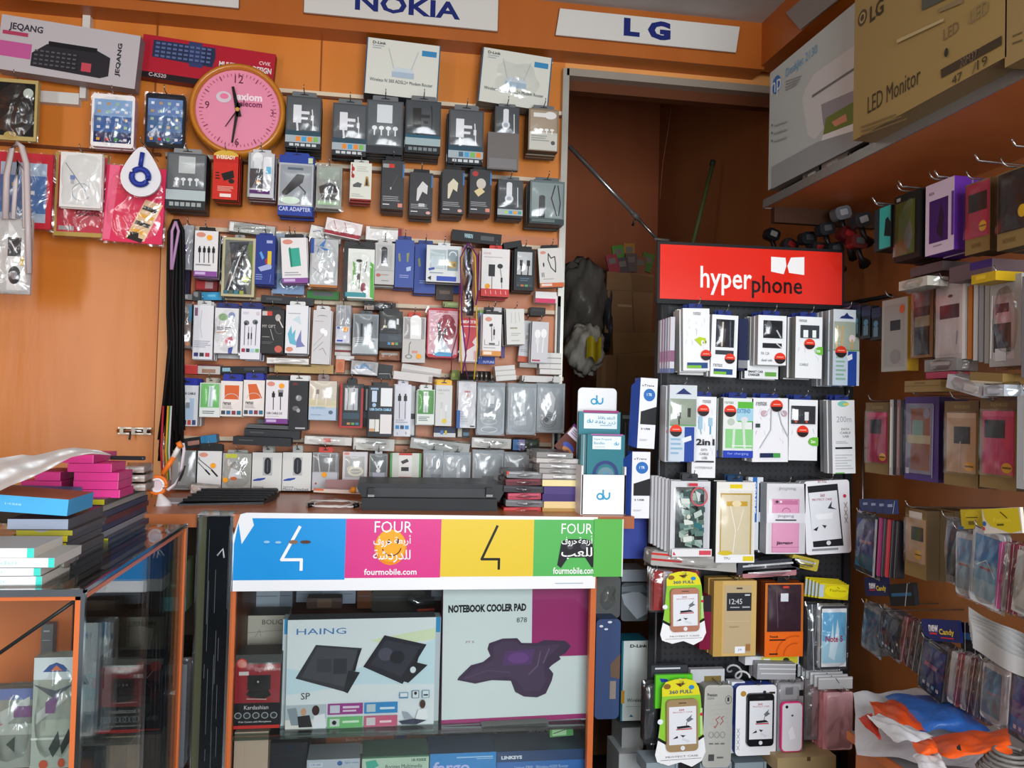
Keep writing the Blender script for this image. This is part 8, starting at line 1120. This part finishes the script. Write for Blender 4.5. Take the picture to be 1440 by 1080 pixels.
RW('1', 1297, 872, 1350, 902, 'blue_header_card', 'card', 'dark blue header card with red and yellow letters, larger one', '1e2a68', [('t', 'new', .18, .26, .44, .58, 'e0e0e8', .03), ('t', 'Candy', .46, .42, .86, .76, 'e0c838', .03), ('r', .2, .62, .4, .7, 'c83040'), ('r', .5, .8, .84, .86, 'c83040')], X=1.1, n=1, t=.006, hook=False, tilt=-12)
RW('1', 1294, 902, 1330, 980, 'bagged_phone_case', 'phone case', 'bagged black phone case with a violet blue screen under the blue header', '5a5c60', dphone('2a2c32', ('34447c', '2c3470', '24305c')) + [('r', .2, .42, .7, .5, '8a5a7a')], X=1.1, n=2, t=.016, bag=1, tilt=10, rad=.008)
for k, c_ in enumerate(('b0b4b8', '8a3a4a', 'a09a9c', '5a3038', '6c6e74', '3c3c44')):
    RW('1', 1335 + k * 9, 915 + k * 3, 1344 + k * 9, 990 + k * 5, 'bagged_case_edge', 'phone case', ['white', 'dark red', 'pale grey', 'maroon', 'slate', 'charcoal'][k] + ' bagged case edge right of the violet screen phone', c_, [('l', [(.6, 0), (.3, 1)], .1, 'b8bcc0')], X=1.095, n=1, t=.02, hook=False, bag=1, tilt=8, rad=.005)
RW('1', 1350, 878, 1400, 925, 'black_header_card', 'card', 'dark headers with thin silver edges above the lower pale phone', '161820', [('r', .1, .3, .6, .5, '2a5a88'), ('l', [(.2, 0), (.1, 1)], .02, 'b0b4b8'), ('l', [(.5, 0), (.4, 1)], .02, '8a8e94')], X=1.11, n=3, t=.006, hook=False, tilt=-10)
RW('1', 1380, 934, 1410, 1016, 'bagged_phone_case', 'phone case', 'bagged white phone case with a grey blue screen, lowest row', 'a8aab0', ph(.04, .02, .98, .98, 'b0b4b8', '5c7c98', '6c8494', '708490') + [('r', .3, .5, .7, .53, '9a707c')], X=1.07, n=1, t=.014, bag=1, tilt=5, rad=.008)
RW('1', 1420, 948, 1462, 1046, 'bagged_phone_case', 'phone case', 'bagged phone case with a violet screen cut off at the right edge', '5a5c64', dphone('3a3c44', ('3c4488', '6a5080', '3a68a0')), X=1.05, n=1, t=.014, bag=1, tilt=5, rad=.008)
RW('1', 1415, 918, 1460, 940, 'blue_header_card', 'card', 'blue header card at the lower right edge', '1c4478', [('r', .2, .4, .8, .6, '8ab0c8')], X=1.05, n=1, t=.006, hook=False, tilt=-10)
# low cabinet under the right wall with bags
zl2 = .66
lc = empty('low_cabinet', (1.15, 1.4, 0), 'low grey topped cabinet with orange edging at the lower right', 'cabinet')
b = MB(); b.box(.985, .6, 0, XR - .002, 1.61, zl2 - .01, laminate('cab_orange', 'b86a34', 'c27038')); part(b, 'body', lc)
b = MB(); b.box(.975, .59, zl2 - .01, XR - .002, 1.62, zl2, M('8c8a8c', .3)); part(b, 'top', lc)
b = MB(); b.box(.97, .59, zl2 - .016, .975, 1.62, zl2 + .001, M('c8703a', .4)); part(b, 'orange_edge', lc)
bgs = empty('shopping_bags', (1.1, 1.6, zl2), 'crumpled white plastic bag printed in orange and blue at the lower right', 'bag')
def sheet(nm, par, ctl, m, seed=0, amp=.006, nu=16, nv=10, th=0):
    """quad sheet through four pixel corners (tl, tr, br, bl) each (px, py, X-plane depth Y)"""
    rnd = random.Random(seed); ph_ = [rnd.uniform(0, 6) for _ in range(6)]
    c_ = [P(x, y, Y=Y) for x, y, Y in ctl]
    def f(u, v):
        p = (c_[0] * (1 - u) + c_[1] * u) * (1 - v) + (c_[3] * (1 - u) + c_[2] * u) * v
        bul = math.sin(math.pi * u) * math.sin(math.pi * v)
        return p + Vector((-.2, -1, .5)) * (th * bul ** .6) + Vector((0, -.5, 1)) * amp * (math.sin(9 * u + 5 * v + ph_[0]) * .6 + math.sin(17 * u - 9 * v + ph_[1]) * .4 + math.sin(23 * v + ph_[2]) * .25)
    b = MB(); b.grid(f, nu, nv, m)
    return part(b, nm, par) if par else b.obj(nm)
PB = lambda c_: M(c_, .32, 0, .4, 25)
sheet('white_film', bgs, [(1200, 974, 1.66), (1300, 968, 1.66), (1400, 1085, 1.32), (1205, 1062, 1.52)], PB('b4b4b8'), 1, .006, th=.01)
sheet('blue_film', bgs, [(1245, 978, 1.62), (1330, 975, 1.68), (1392, 1030, 1.4), (1290, 1026, 1.42)], PB('2a5ca8'), 2, .006, th=.06)
sheet('orange_print', bgs, [(1222, 988, 1.56), (1268, 985, 1.58), (1304, 1028, 1.42), (1245, 1034, 1.42)], PB('c8481c'), 3, .004, th=.035)
sheet('white_edge', bgs, [(1218, 1008, 1.48), (1240, 1005, 1.48), (1320, 1040, 1.36), (1262, 1044, 1.36)], PB('c0c2c6'), 4, .004, th=.02)
sheet('red_corner', bgs, [(1206, 1010, 1.5), (1226, 1002, 1.5), (1240, 1042, 1.44), (1234, 1038, 1.44)], PB('a83024'), 9, .002, th=.01)
ob2 = empty('orange_bag', (1.1, 1.4, zl2), 'folded orange and white plastic bag with a small black arrow at the lower right corner', 'bag')
sheet('orange_film', ob2, [(1310, 1033, 1.36), (1416, 1024, 1.3), (1425, 1058, 1.2), (1322, 1066, 1.26)], PB('d8541c'), 5, .005, th=.03)
sheet('white_flap', ob2, [(1284, 1060, 1.26), (1318, 1058, 1.26), (1340, 1092, 1.2), (1296, 1092, 1.2)], PB('c4c4c8'), 6, .003, th=.015)
q = sheet('orange_flap', ob2, [(1282, 1044, 1.29), (1312, 1038, 1.29), (1320, 1060, 1.25), (1292, 1064, 1.25)], PB('d8541c'), 7, .002, th=.02)
sheet('black_arrow', ob2, [(1345, 1050, 1.215), (1350, 1046, 1.215), (1352, 1056, 1.215), (1346, 1054, 1.215)], M('1c1c1c'), 8, 0, 2, 2)
b = MB(); cc = P(1420, 1085, Y=1.2)
for k in range(6): b.tube([cc + Vector((.045 * math.cos(a * .35) * (1 - k * .1), .045 * math.sin(a * .35) * (1 - k * .1), .006 * k)) for a in range(19)], .003, M('6c6a68', .3), 6)
tag(b.obj('coiled_cable'), 'coiled grey cable at the bottom right corner', 'cable')
# ================================================================ left glass cabinet with its piles
YL = 1.29
zl = P(118, 830, Y=YL).z; xe = P(118, 830, Y=YL).x; YB = P(271, 737, Z=zl).y
XW = -1.5
gc = empty('glass_cabinet', (xe, YL, 0), 'glass cabinet with orange and chrome frame at the lower left', 'glass cabinet')
GT = clear('e8f0ee', fac=.07, rough=.02, bump=0)
b = MB(); b.box(XW, YL, zl - .006, xe, YB, zl, GT); part(b, 'top_glass', gc)
b = MB(); b.box(XW, YL + .004, .1, xe - .006, YL + .008, zl - .012, GLASS); part(b, 'front_glass', gc)
b = MB(); b.box(xe - .006, YL + .01, .1, xe - .002, YB - .01, zl - .012, GLASS); part(b, 'side_glass', gc)
b = MB(); b.box(XW, YL - .004, zl - .008, xe, YL + .004, zl + .002, CHROME); b.box(xe - .004, YL, 0, xe + .002, YL + .008, zl, CHROME); b.box(xe - .004, YB - .004, 0, xe + .003, YB, zl, CHROME); b.box(xe - .003, YL, zl - .004, xe + .002, YB, zl + .002, M('303438', .15, .6)); part(b, 'chrome_edge', gc)
b = MB(); b.box(XW, YL, zl - .014, xe - .004, YL + .006, zl - .008, OR); b.box(xe - .011, YL, 0, xe - .004, YL + .006, zl - .008, OR); b.box(xe - .008, YB - .012, 0, xe + .002, YB - .004, zl - .008, OR); b.box(xe - .006, YL + .008, zl - .014, xe + .0, YB - .01, zl - .007, OR); part(b, 'orange_trim', gc)
b = MB(); b.box(XW, YB + .35, 0, xe, YB + .36, zl - .02, M('4a4238', .6)); part(b, 'back_panel', gc)
b = MB(); b.box(XW, 1.62, .1, P(100, 900, Y=1.62).x, 1.625, zl - .02, laminate('cab_inner', 'c8703c', 'd07844')); part(b, 'inner_panel', gc)
b = MB(); a0, a1 = P(-20, 932, Y=1.34), P(112, 840, Y=1.32); b.tube([a0, a1], .003, M('1c1e20', .3), 6); part(b, 'dark_reflection_bar', gc)  # added bar imitating a dark reflection line in the front glass
for z in (zl - .33,):
    b = MB(); b.box(XW, YL + .02, z - .006, xe - .012, YB + .34, z, clear('c8d4d0', fac=.1, rough=.05, bump=0)); part(b, 'glass_shelf', gc)
b = MB(); b.box(xe - .02, 2.05, 0, P(268, 900, Y=2.3).x, 2.3, .02, M('3a3a38')); part(b, 'plinth', gc)
def LB(c, x0, y0, x1, y1, name, cat, label, body, ops=(), Y=1.9, t=.06, **k): return S(c, x0, y0, x1, y1, name, cat, label, body, ops, Y=Y, t=t, **k)
# inside, seen through the front glass
LB('V', 175, 480, 418, 1080, 'charger_blister_pack', 'charger', 'white tabbed blister pack hanging behind the left cabinet glass', '98a098', [('r', 0, 0, 1, .2, 'c0c8cc'), ('p', [(.2, .13), (.34, .07), (.5, .045), (.66, .07), (.8, .13)], '3a5088'), ('p', [(.38, .12), (.5, .07), (.64, .12)], 'c07050'), ('p', [(.0, .24), (.5, .3), (.9, .24), (.5, .38)], '5a6068'), ('p', [(.1, .5), (.7, .3), (.8, .36), (.1, .6)], 'b8bcba'), ('r', .2, .56, .95, .7, 'a8b0a4'), ('r', .0, .72, 1, .74, 'c4ccc4'), ('p', [(.4, .82), (.6, .66), (.66, .8), (.5, .9)], '3c4642'), ('p', [(.66, .8), (.84, .64), (.9, .74), (.7, .88)], '2c3432'), ('e', .3, .96, .1, .04, 'a8503c'), ('e', .7, .95, .08, .04, 'a8503c'), ('p', [(.3, .4), (.6, .32), (.5, .5), (.3, .5)], '7a5a80')], Y=1.4, t=.03, bag=1)
LB('V', -60, 650, 180, 1080, 'charger_blister_pack', 'charger', 'lilac topped clear pack behind the left cabinet glass at the edge', '8c908a', [('r', .0, .0, 1, .14, '6a74a0'), ('p', [(.2, .3), (.9, .1), (.9, .2), (.3, .5)], 'b4b8b4'), ('r', .1, .44, 1, .58, 'b0b4ae'), ('p', [(.4, .7), (.6, .6), (.6, .8)], '4a524e'), ('l', [(.1, .5), (.3, .44)], .02, 'b04050'), ('r', .55, .22, .95, .36, '7c5a80')], Y=1.44, t=.03, bag=1)
LB('V', 222, 300, 286, 470, 'grey_strip_box', 'box', 'narrow grey box reflected orange behind the cabinet front glass', '6a6a6c', [('r', .2, .2, .7, .24, 'b0b4c0'), ('r', .1, .5, .8, .52, 'a8a8ac')], Y=1.58, t=.02)
# inside, seen through the side glass
LB('V', 528, 290, 605, 885, 'white_strip_pack', 'cable', 'tall white and black strip pack behind the cabinet side glass', 'a8b4bc', [('r', .04, .1, .4, .5, 'b8c0c8'), ('p', [(.1, .5), (.5, .4), (.5, .6), (.1, .62)], '22262a'), ('e', .25, .06, .1, .01, '3a3c40'), ('r', .85, .1, 1, .15, '3a78a8'), ('p', [(.1, .7), (.6, .8), (.5, .96), (.1, .98)], '8aa0b0')], Y=1.62, t=.03, bag=1)
LB('V', 575, 55, 880, 122, 'white_foot_box', 'box', 'white lower part of the big blue box inside the left cabinet', 'a8b0b2', [], Y=1.9, t=.1)
LB('V', 600, -190, 880, 55, 'blue_big_box', 'box', 'big blue gradient box inside the left cabinet', '3a6cb0', [('p', [(0, .0), (1, 0), (1, .45), (0, .8)], '4a60a4')], Y=1.9, t=.1)
LB('V', 895, -40, 1010, 235, 'teal_green_box', 'box', 'dark green and teal box in the left cabinet near its far post', '3e4a30', [('r', 0, .7, 1, .97, '4a8c90'), ('e', .4, .48, .12, .04, '6a9070')], Y=1.97, t=.08)
LB('V', 650, 260, 890, 480, 'cream_label_box', 'box', 'dull cream box with worn black letters inside the left cabinet', '5c5a4c', [('t', 'BY JOIN', .3, .12, .8, .24, '24241e', .04), ('p', [(.4, .2), (.75, .3), (.7, .8), (.5, .9)], '8a8c80')], Y=2.0, t=.08)
LB('V', 612, 480, 880, 885, 'webcam_box', 'box', 'darker toned black and red web camera box inside the left cabinet', '1e1c1e', [('r', 0, .02, 1, .1, '6a6a66'), ('r', .0, .12, .95, .66, '521a1c'), ('e', .85, .12, .11, .07, '9a3a30'), ('l', [(.8, .18), (.5, .42)], .02, '8a8a7a'), ('p', [(.3, .3), (.7, .28), (.76, .5), (.4, .56)], '141214'), ('p', [(.38, .4), (.54, .38), (.5, .46)], '8a7a30'), ('t', 'Kardashian', .26, .69, .7, .74, '7a7c7e', 0), ('r', 0, .955, 1, .98, 'a83028')] + [('e', .15 + .18 * i, .81, .065, .035, '5a5e60') for i in range(5)], Y=1.94, t=.09)  # drawn in darker colours than the web camera box in the counter
LB('V', 690, 900, 870, 1100, 'plain_cream_box', 'box', 'plain beige box at the bottom of the left cabinet', '7a7268', [], Y=1.93, t=.1)
LB('V', 575, 890, 690, 1100, 'dark_blue_box', 'box', 'dark blue box at the bottom left inside the side glass', '1c2c4a', [('r', 0, .4, .6, .42, '4a6080')], Y=1.97, t=.1)
LB('V', 870, 520, 1005, 1080, 'grey_mouse_pack', 'mouse', 'grey blister pack with a curved dark shape in the left cabinet', '5c6066', [('e', .5, .5, .35, .42, '3a4450'), ('e', .5, .5, .28, .36, '4a5660'), ('p', [(.0, .3), (.7, 0), (.6, .14), (.1, .4)], '6c5a7a')], Y=1.975, t=.06, bag=1)
LB('V', 490, 300, 528, 880, 'blue_case_edge', 'case', 'dark blue and black case edges behind the chrome corner post', '26364a', [('r', .2, .35, .8, .5, '8a949c'), ('r', .0, .5, 1, .6, '8a2a3a')], Y=1.5, t=.03)
LB('V', 530, 900, 600, 1080, 'black_gadget_box', 'box', 'black box with thin pale outline low behind the side glass', '1e2022', [('l', [(.6, .05), (.9, .3), (.2, .4)], .05, '8a9094')], Y=1.66, t=.04)
# ---- piles on the top glass
tl = '43cfc0'
for k, (x1, y0, y1, tb, s_, lb) in enumerate(((335, 972, 1046, 285, 'Holder', 'white and teal box at the bottom of the left pile'), (325, 905, 966, 268, 'Holder', 'white and teal box second from the bottom of the left pile'), (435, 824, 900, 385, 'Holder', 'white and teal box sticking out furthest right'), (272, 745, 820, 215, 'Phone Holder', 'white and teal box topping the left pile'))):
    w_ = x1 + 500
    LB('W', -500, y0, x1, y1, 'phone_holder_box', 'box', lb, 'e8ecee', [('r', (tb + 500) / w_, 0, 1, 1, tl), ('t', s_, (160 if k == 2 else 35 if k < 2 else -60) / w_ * 0 + (500 - 180) / w_, .28, (500 + (158 if k == 2 else 48 if k == 0 else 30 if k == 1 else -60)) / w_, .68, '9ad4d0', 0)], Y=1.33 + (.0 if k != 2 else -.004), t=.12, top='a8a49e', side='c0bcb4')
    if k in (0, 1, 2):
        LB('W', x1 + 2, y0 + 4, x1 + 95 - k * 10, y1 - 6, 'clear_sleeve', 'packaging', ['bottom', 'middle', 'top'][k] + ' clear sleeve with a teal print beside the white and teal boxes', '9c9a90', [('p', [(.0, .5), (.5, .2), (1, .4), (.6, .8)], '3aa898')], Y=1.4, t=.07, bag=1)
dk = '3c3c40'
fr = [('410', 704, 530, 762, 'b4a81c', 'yellow edged grey pack low in the middle pile'), ('90', 645, 540, 697, 'b8ac20', 'yellow fronted grey pack in the middle pile'), ('130', 602, 580, 642, '9a9630', 'thin yellow and grey pack in the middle pile'), ('60', 512, 545, 600, '98a4b8', 'grey blue fronted pack in the middle pile')]
for x0, y0, x1, y1, c_, lb in [(300, 912, 545, 1010, '8a8430', 'olive and grey pack at the bottom of the middle pile'), (330, 840, 548, 908, '4a4644', 'dark grey pack second up in the middle pile'), (340, 766, 552, 836, '3e3c3c', 'charcoal pack third up in the middle pile')] + [(int(a), b_, c1, d, e, f) for a, b_, c1, d, e, f in fr]:
    LB('W', x0, y0, x1, y1, 'tablet_case_pack', 'tablet case', lb, '54525a', [('r', 0, 0, 1, 1, c_), ('p', [(.3, 0), (.6, 0), (.45, .4)], '8a8c90') if '602' in str(y0) else ('r', 0, .9, 1, 1, '5a5850')], Y=1.5, t=.19, side='4c4a4e', top='5a4a48', bag=0)
LB('W', -400, 322, 545, 455, 'blue_case_pack', 'tablet case', 'bright blue fronted pack lying askew with an orange top', '4aa8dc', [('t', 'i-case', .46, .4, .6, .56, 'a8dcf4', 0)], Y=1.47, t=.13, side='3a98d0', top='b86a4c', tilt=4)
LB('W', -200, 285, 512, 368, 'blue_case_pack', 'tablet case', 'bright blue pack end just under the pink boxes', '52b0e4', [], Y=1.64, t=.1, side='3a80b0', tilt=1)
LB('W', 545, 420, 640, 500, 'yellow_green_case', 'tablet case', 'yellow green bits between the blue pack and dark pile', 'a8b828', [('l', [(0, .5), (1, .2)], .04, 'd0e060')], Y=1.6, t=.05)
lay_c = [('2a3c5c', 'a0a8b8'), ('4a2430', '8a8c98'), ('2c3c60', '9aa2b0'), ('5a2a34', '8c8e9c'), ('3a4460', '8890a4'), ('54565c', 'a0a09c'), ('4c4844', '8a8680')]
for k in range(7):
    y1 = 715 - k * 52; y0 = y1 - 48
    LB('W', 560 + (k % 2) * 30, y0, 835 - (k % 3) * 10 + (30 if k == 0 else 0), y1, 'long_case_pack', 'tablet case', ['lowest long pack with a yellow end in the right pile', 'second long dark pack up in the right pile', 'third long dark pack up in the right pile', 'long burgundy sided pack in the middle of the right pile', 'long navy sided pack fifth up in the right pile', 'long burgundy edged pack sixth up in the right pile', 'topmost long pack with a yellow end under the pink boxes'][k], '4a4c54', [('r', 0, 0, 1, 1, 'b0a820' if k in (0, 6) else '5a5a5e'), ('r', 0, .85, 1, 1, '3a3a38')], Y=1.74, t=.34, side=lay_c[k][k % 2 if k % 3 else 0], top='5c5c64', tilt=0)
pk_ = 'e23c90'; pks = 'c82c78'
for k, (x0, y0, x1, y1, lb) in enumerate(((600, 278, 958, 341, 'bottom pink box of the taller pink pile'), (586, 208, 945, 274, 'second pink box up in the taller pink pile'), (592, 140, 950, 205, 'middle pink box of the taller pink pile'), (540, 68, 893, 136, 'fourth pink box up, shifted left'), (330, -2, 748, 62, 'topmost pink box under the white cloth'))):
    LB('W', x0, y0, x1, y1, 'pink_box', 'box', lb, pk_, [('r', .985, 0, 1, 1, 'f070b0')], Y=1.78, t=.1 if k < 4 else .16, side=pks, top='d03484')
for k, (x0, y0, x1, y1, lb) in enumerate(((120, 278, 455, 330, 'bottom pink box of the shorter pink pile'), (168, 208, 490, 276, 'middle pink box of the shorter pink pile'), (280, 136, 482, 204, 'top pink box of the shorter pink pile beside the cloth'))):
    LB('W', x0, y0, x1, y1, 'pink_box', 'box', lb, pk_, [('r', .985, 0, 1, 1, 'f070b0')], Y=1.76, t=.12, side='9a2460', top='d03484')
LB('W', 140, 30, 300, 62, 'pink_box', 'box', 'pink box corner peeping above the white cloth at left', pk_, [], Y=1.8, t=.1, side=pks)
for k in range(3):
    LB('W', 1000 + k * 14, 90 + k * 70, 1150 + k * 6, 140 + k * 72, 'clear_sleeve', 'packaging', ['upper', 'middle', 'lower'][k] + ' clear sleeve sticking out right of the pink boxes', 'b8a49c', [('r', 0, .2, 1, .5, 'd0ccc8')], Y=1.95, t=.08, bag=1)
LB('W', 880, 8, 1155, 40, 'black_stylus', 'stylus', 'thin black stick lying on the pink boxes', '1c1a1e', [('e', .95, .5, .02, .25, '5a5a5e')], Y=1.86, t=.01, rad=.002)
# white cloth over the piles
top_ = [(-20, 190), (60, 178), (130, 166), (200, 172), (300, 150), (360, 134), (440, 124), (520, 132), (590, 140), (660, 166)]
bot_ = [(-20, 392), (60, 352), (120, 330), (180, 305), (230, 282), (300, 250), (360, 215), (430, 180), (540, 160), (660, 170)]
def clothf(u, v):
    k = u * 9; i = min(8, int(k)); f = k - i
    tx = top_[i][0] * (1 - f) + top_[i + 1][0] * f; ty = top_[i][1] * (1 - f) + top_[i + 1][1] * f
    bx = bot_[i][0] * (1 - f) + bot_[i + 1][0] * f; by = bot_[i][1] * (1 - f) + bot_[i + 1][1] * f
    x, y = cp('U', tx * (1 - v) + bx * v, ty * (1 - v) + by * v)
    Y = 1.70 - .26 * v + .02 * math.sin(v * 11 + u * 5) + .014 * math.sin(u * 19 - v * 9)
    return P(x, y, Y=Y)
b = MB(); b.grid(clothf, 40, 14, M('dcdfe0', .6, 0, .3, 22)); tag(b.obj('white_cloth'), 'white crumpled cloth strip draped over the pink boxes at left', 'cloth')
# ================================================================ recess behind the doorway
def RC(x0, y0, x1, y1, name, cat, label, body, ops=(), Y=3.2, t=.2, **k): return S('1', x0, y0, x1, y1, name, cat, label, body, ops, Y=Y, t=t, **k)
RC(852, 384, 918, 470, 'cardboard_carton', 'carton', 'brown cardboard carton with open flap in the doorway, upper one', '7a5634', [('l', [(0, .3), (1, .28)], .01, '5a3c22'), ('r', .25, .52, .55, .56, '9a7c58'), ('l', [(.55, .3), (.62, .95)], .02, '5a3c22'), ('p', [(.5, 0), (1, .05), (1, .3), (.55, .3)], '6a4828')], Y=3.25, t=.3, tilt=1)
RC(862, 468, 922, 505, 'cardboard_carton', 'carton', 'cardboard flap hanging below the upper carton in the doorway', '80603a', [('l', [(0, .8), (1, .7)], .01, '5a3c22')], Y=3.2, t=.04, tilt=-3)
RC(833, 500, 925, 1060, 'cardboard_carton', 'carton', 'large dim carton behind the white brochure stand', '6c4c2c', [('r', .08, .0, .14, 1, '7c5a36'), ('r', .3, .0, .32, 1, '5a3e22'), ('r', .6, .05, .64, .6, '523a20')], Y=3.1, t=.4)
def lump(name, label, cat, c_, px, py, rx_, ry_, Y, seed, extra=None, m=None):
    rnd = random.Random(seed); ph_ = [rnd.uniform(0, 6) for _ in range(6)]; c0_ = P(px, py, Y=Y); sx = rx_ / F * Y; sz = ry_ / F * Y
    def f(u, v):
        a = u * 2 * math.pi; e = (v - .5) * math.pi; k = 1 + .1 * math.sin(3 * a + ph_[0] + 4 * e) + .06 * math.sin(7 * a + ph_[1] - 6 * e) + .05 * math.sin(13 * a + 9 * e + ph_[2])
        return c0_ + Vector((sx * math.cos(a) * math.cos(e) ** .7 * k if math.cos(e) > 0 else 0, .12 * math.sin(a) * math.cos(e) * k, sz * math.sin(e) * k))
    b = MB(); b.grid(f, 36, 20, m or M(c_, .35, 0, .4, 20)); o = b.obj(name); tag(o, label, cat)
    return o
lump('grey_plastic_sack', 'big dull grey plastic sack in the doorway left of the cartons', 'bag', '5a5650', 819, 430, 33, 62, 3.3, 1)
o = lump('white_yellow_bag', 'white and yellow plastic bag under the grey sack in the doorway', 'bag', 'b8b4a8', 822, 492, 26, 34, 3.15, 2)
b = MB(); q0 = P(834, 492, Y=3.02)
b.grid(lambda u, v: q0 + Vector(((u - .5) * .06, -.02 - .02 * math.sin(u * 5), (.5 - v) * .075 + .012 * math.sin(u * 8))), 8, 8, M('b09c18', .4, 0, .3, 20)); q = b.obj('yellow_print', o)
lump('dark_item_sack', 'dark blue grey sack between the grey sack and cartons', 'bag', '343438', 847, 440, 12, 55, 3.35, 4)
for k, (x, y, c_) in enumerate(((862, 368, '8a2a34'), (876, 372, '4a3a3c'), (888, 366, '5a4a44'), (900, 370, '7a4a30'), (910, 366, '4a6a2c'), (870, 355, '4a7a2c'), (885, 352, '9a6a28'))):
    RC(x - 8, y - 10, x + 8, y + 16, 'toy_pouch', 'pouch', ['small dark red pouch', 'small grey brown pouch', 'small brown pouch', 'small rust pouch', 'small olive pouch', 'small bright green pouch', 'small amber pouch'][k] + ' on top of the upper carton in the doorway', c_, [('r', .2, .2, .8, .5, '6a6058')], Y=3.3 + k * .012, t=.01, tilt=(k * 37 % 30) - 15)
pol = empty('silver_pole', P(865, 270, Y=3.0), 'thin silver pole leaning diagonally across the doorway', 'pole')
b = MB(); b.tube([P(800, 205, Y=3.0), P(893, 303, Y=2.95)], .008, M('b0aca8', .25, .8), 8); part(b, 'upper_tube', pol)
b = MB(); b.tube([P(893, 303, Y=2.95), P(928, 340, Y=2.93)], .006, M('8a8680', .25, .8), 8); part(b, 'lower_tube', pol)
b = MB(); b.tube([P(896, 305, Y=2.95), P(892, 311, Y=2.94), P(890, 317, Y=2.95)], .006, M('4a4644', .3), 8); b.tube([P(890, 300, Y=2.95), P(897, 307, Y=2.95)], .011, M('5a5654', .3), 8); part(b, 'clamp', pol)
b = MB(); b.tube([P(920, 336, Y=2.9), P(941, 338, Y=2.9)], .005, M('6a6460', .4), 6); b.tube([P(927, 340, Y=2.9), P(928, 362, Y=2.9)], .009, M('3a3634', .4), 6); part(b, 'hook_end', pol)
gp_ = empty('green_pole', P(990, 290, Y=3.1), 'green stick leaning in the dim doorway with a dark cap', 'pole')
b = MB(); b.tube([P(1002, 232, Y=3.1), P(972, 352, Y=3.05)], .008, M('4a5230', .6), 8); part(b, 'stick', gp_)
b = MB(); b.tube([P(1003, 226, Y=3.1), P(1001, 233, Y=3.1)], .011, M('2a2c26', .5), 8); part(b, 'cap', gp_)
b = MB(); b.tube([P(944, 150, Y=3.3), P(940, 180, Y=3.3), P(932, 230, Y=3.3), P(928, 280, Y=3.3)], .0012, M('8a5a44', .6), 4); tag(b.obj('loose_thread'), 'thin loose thread hanging in the doorway', 'thread')
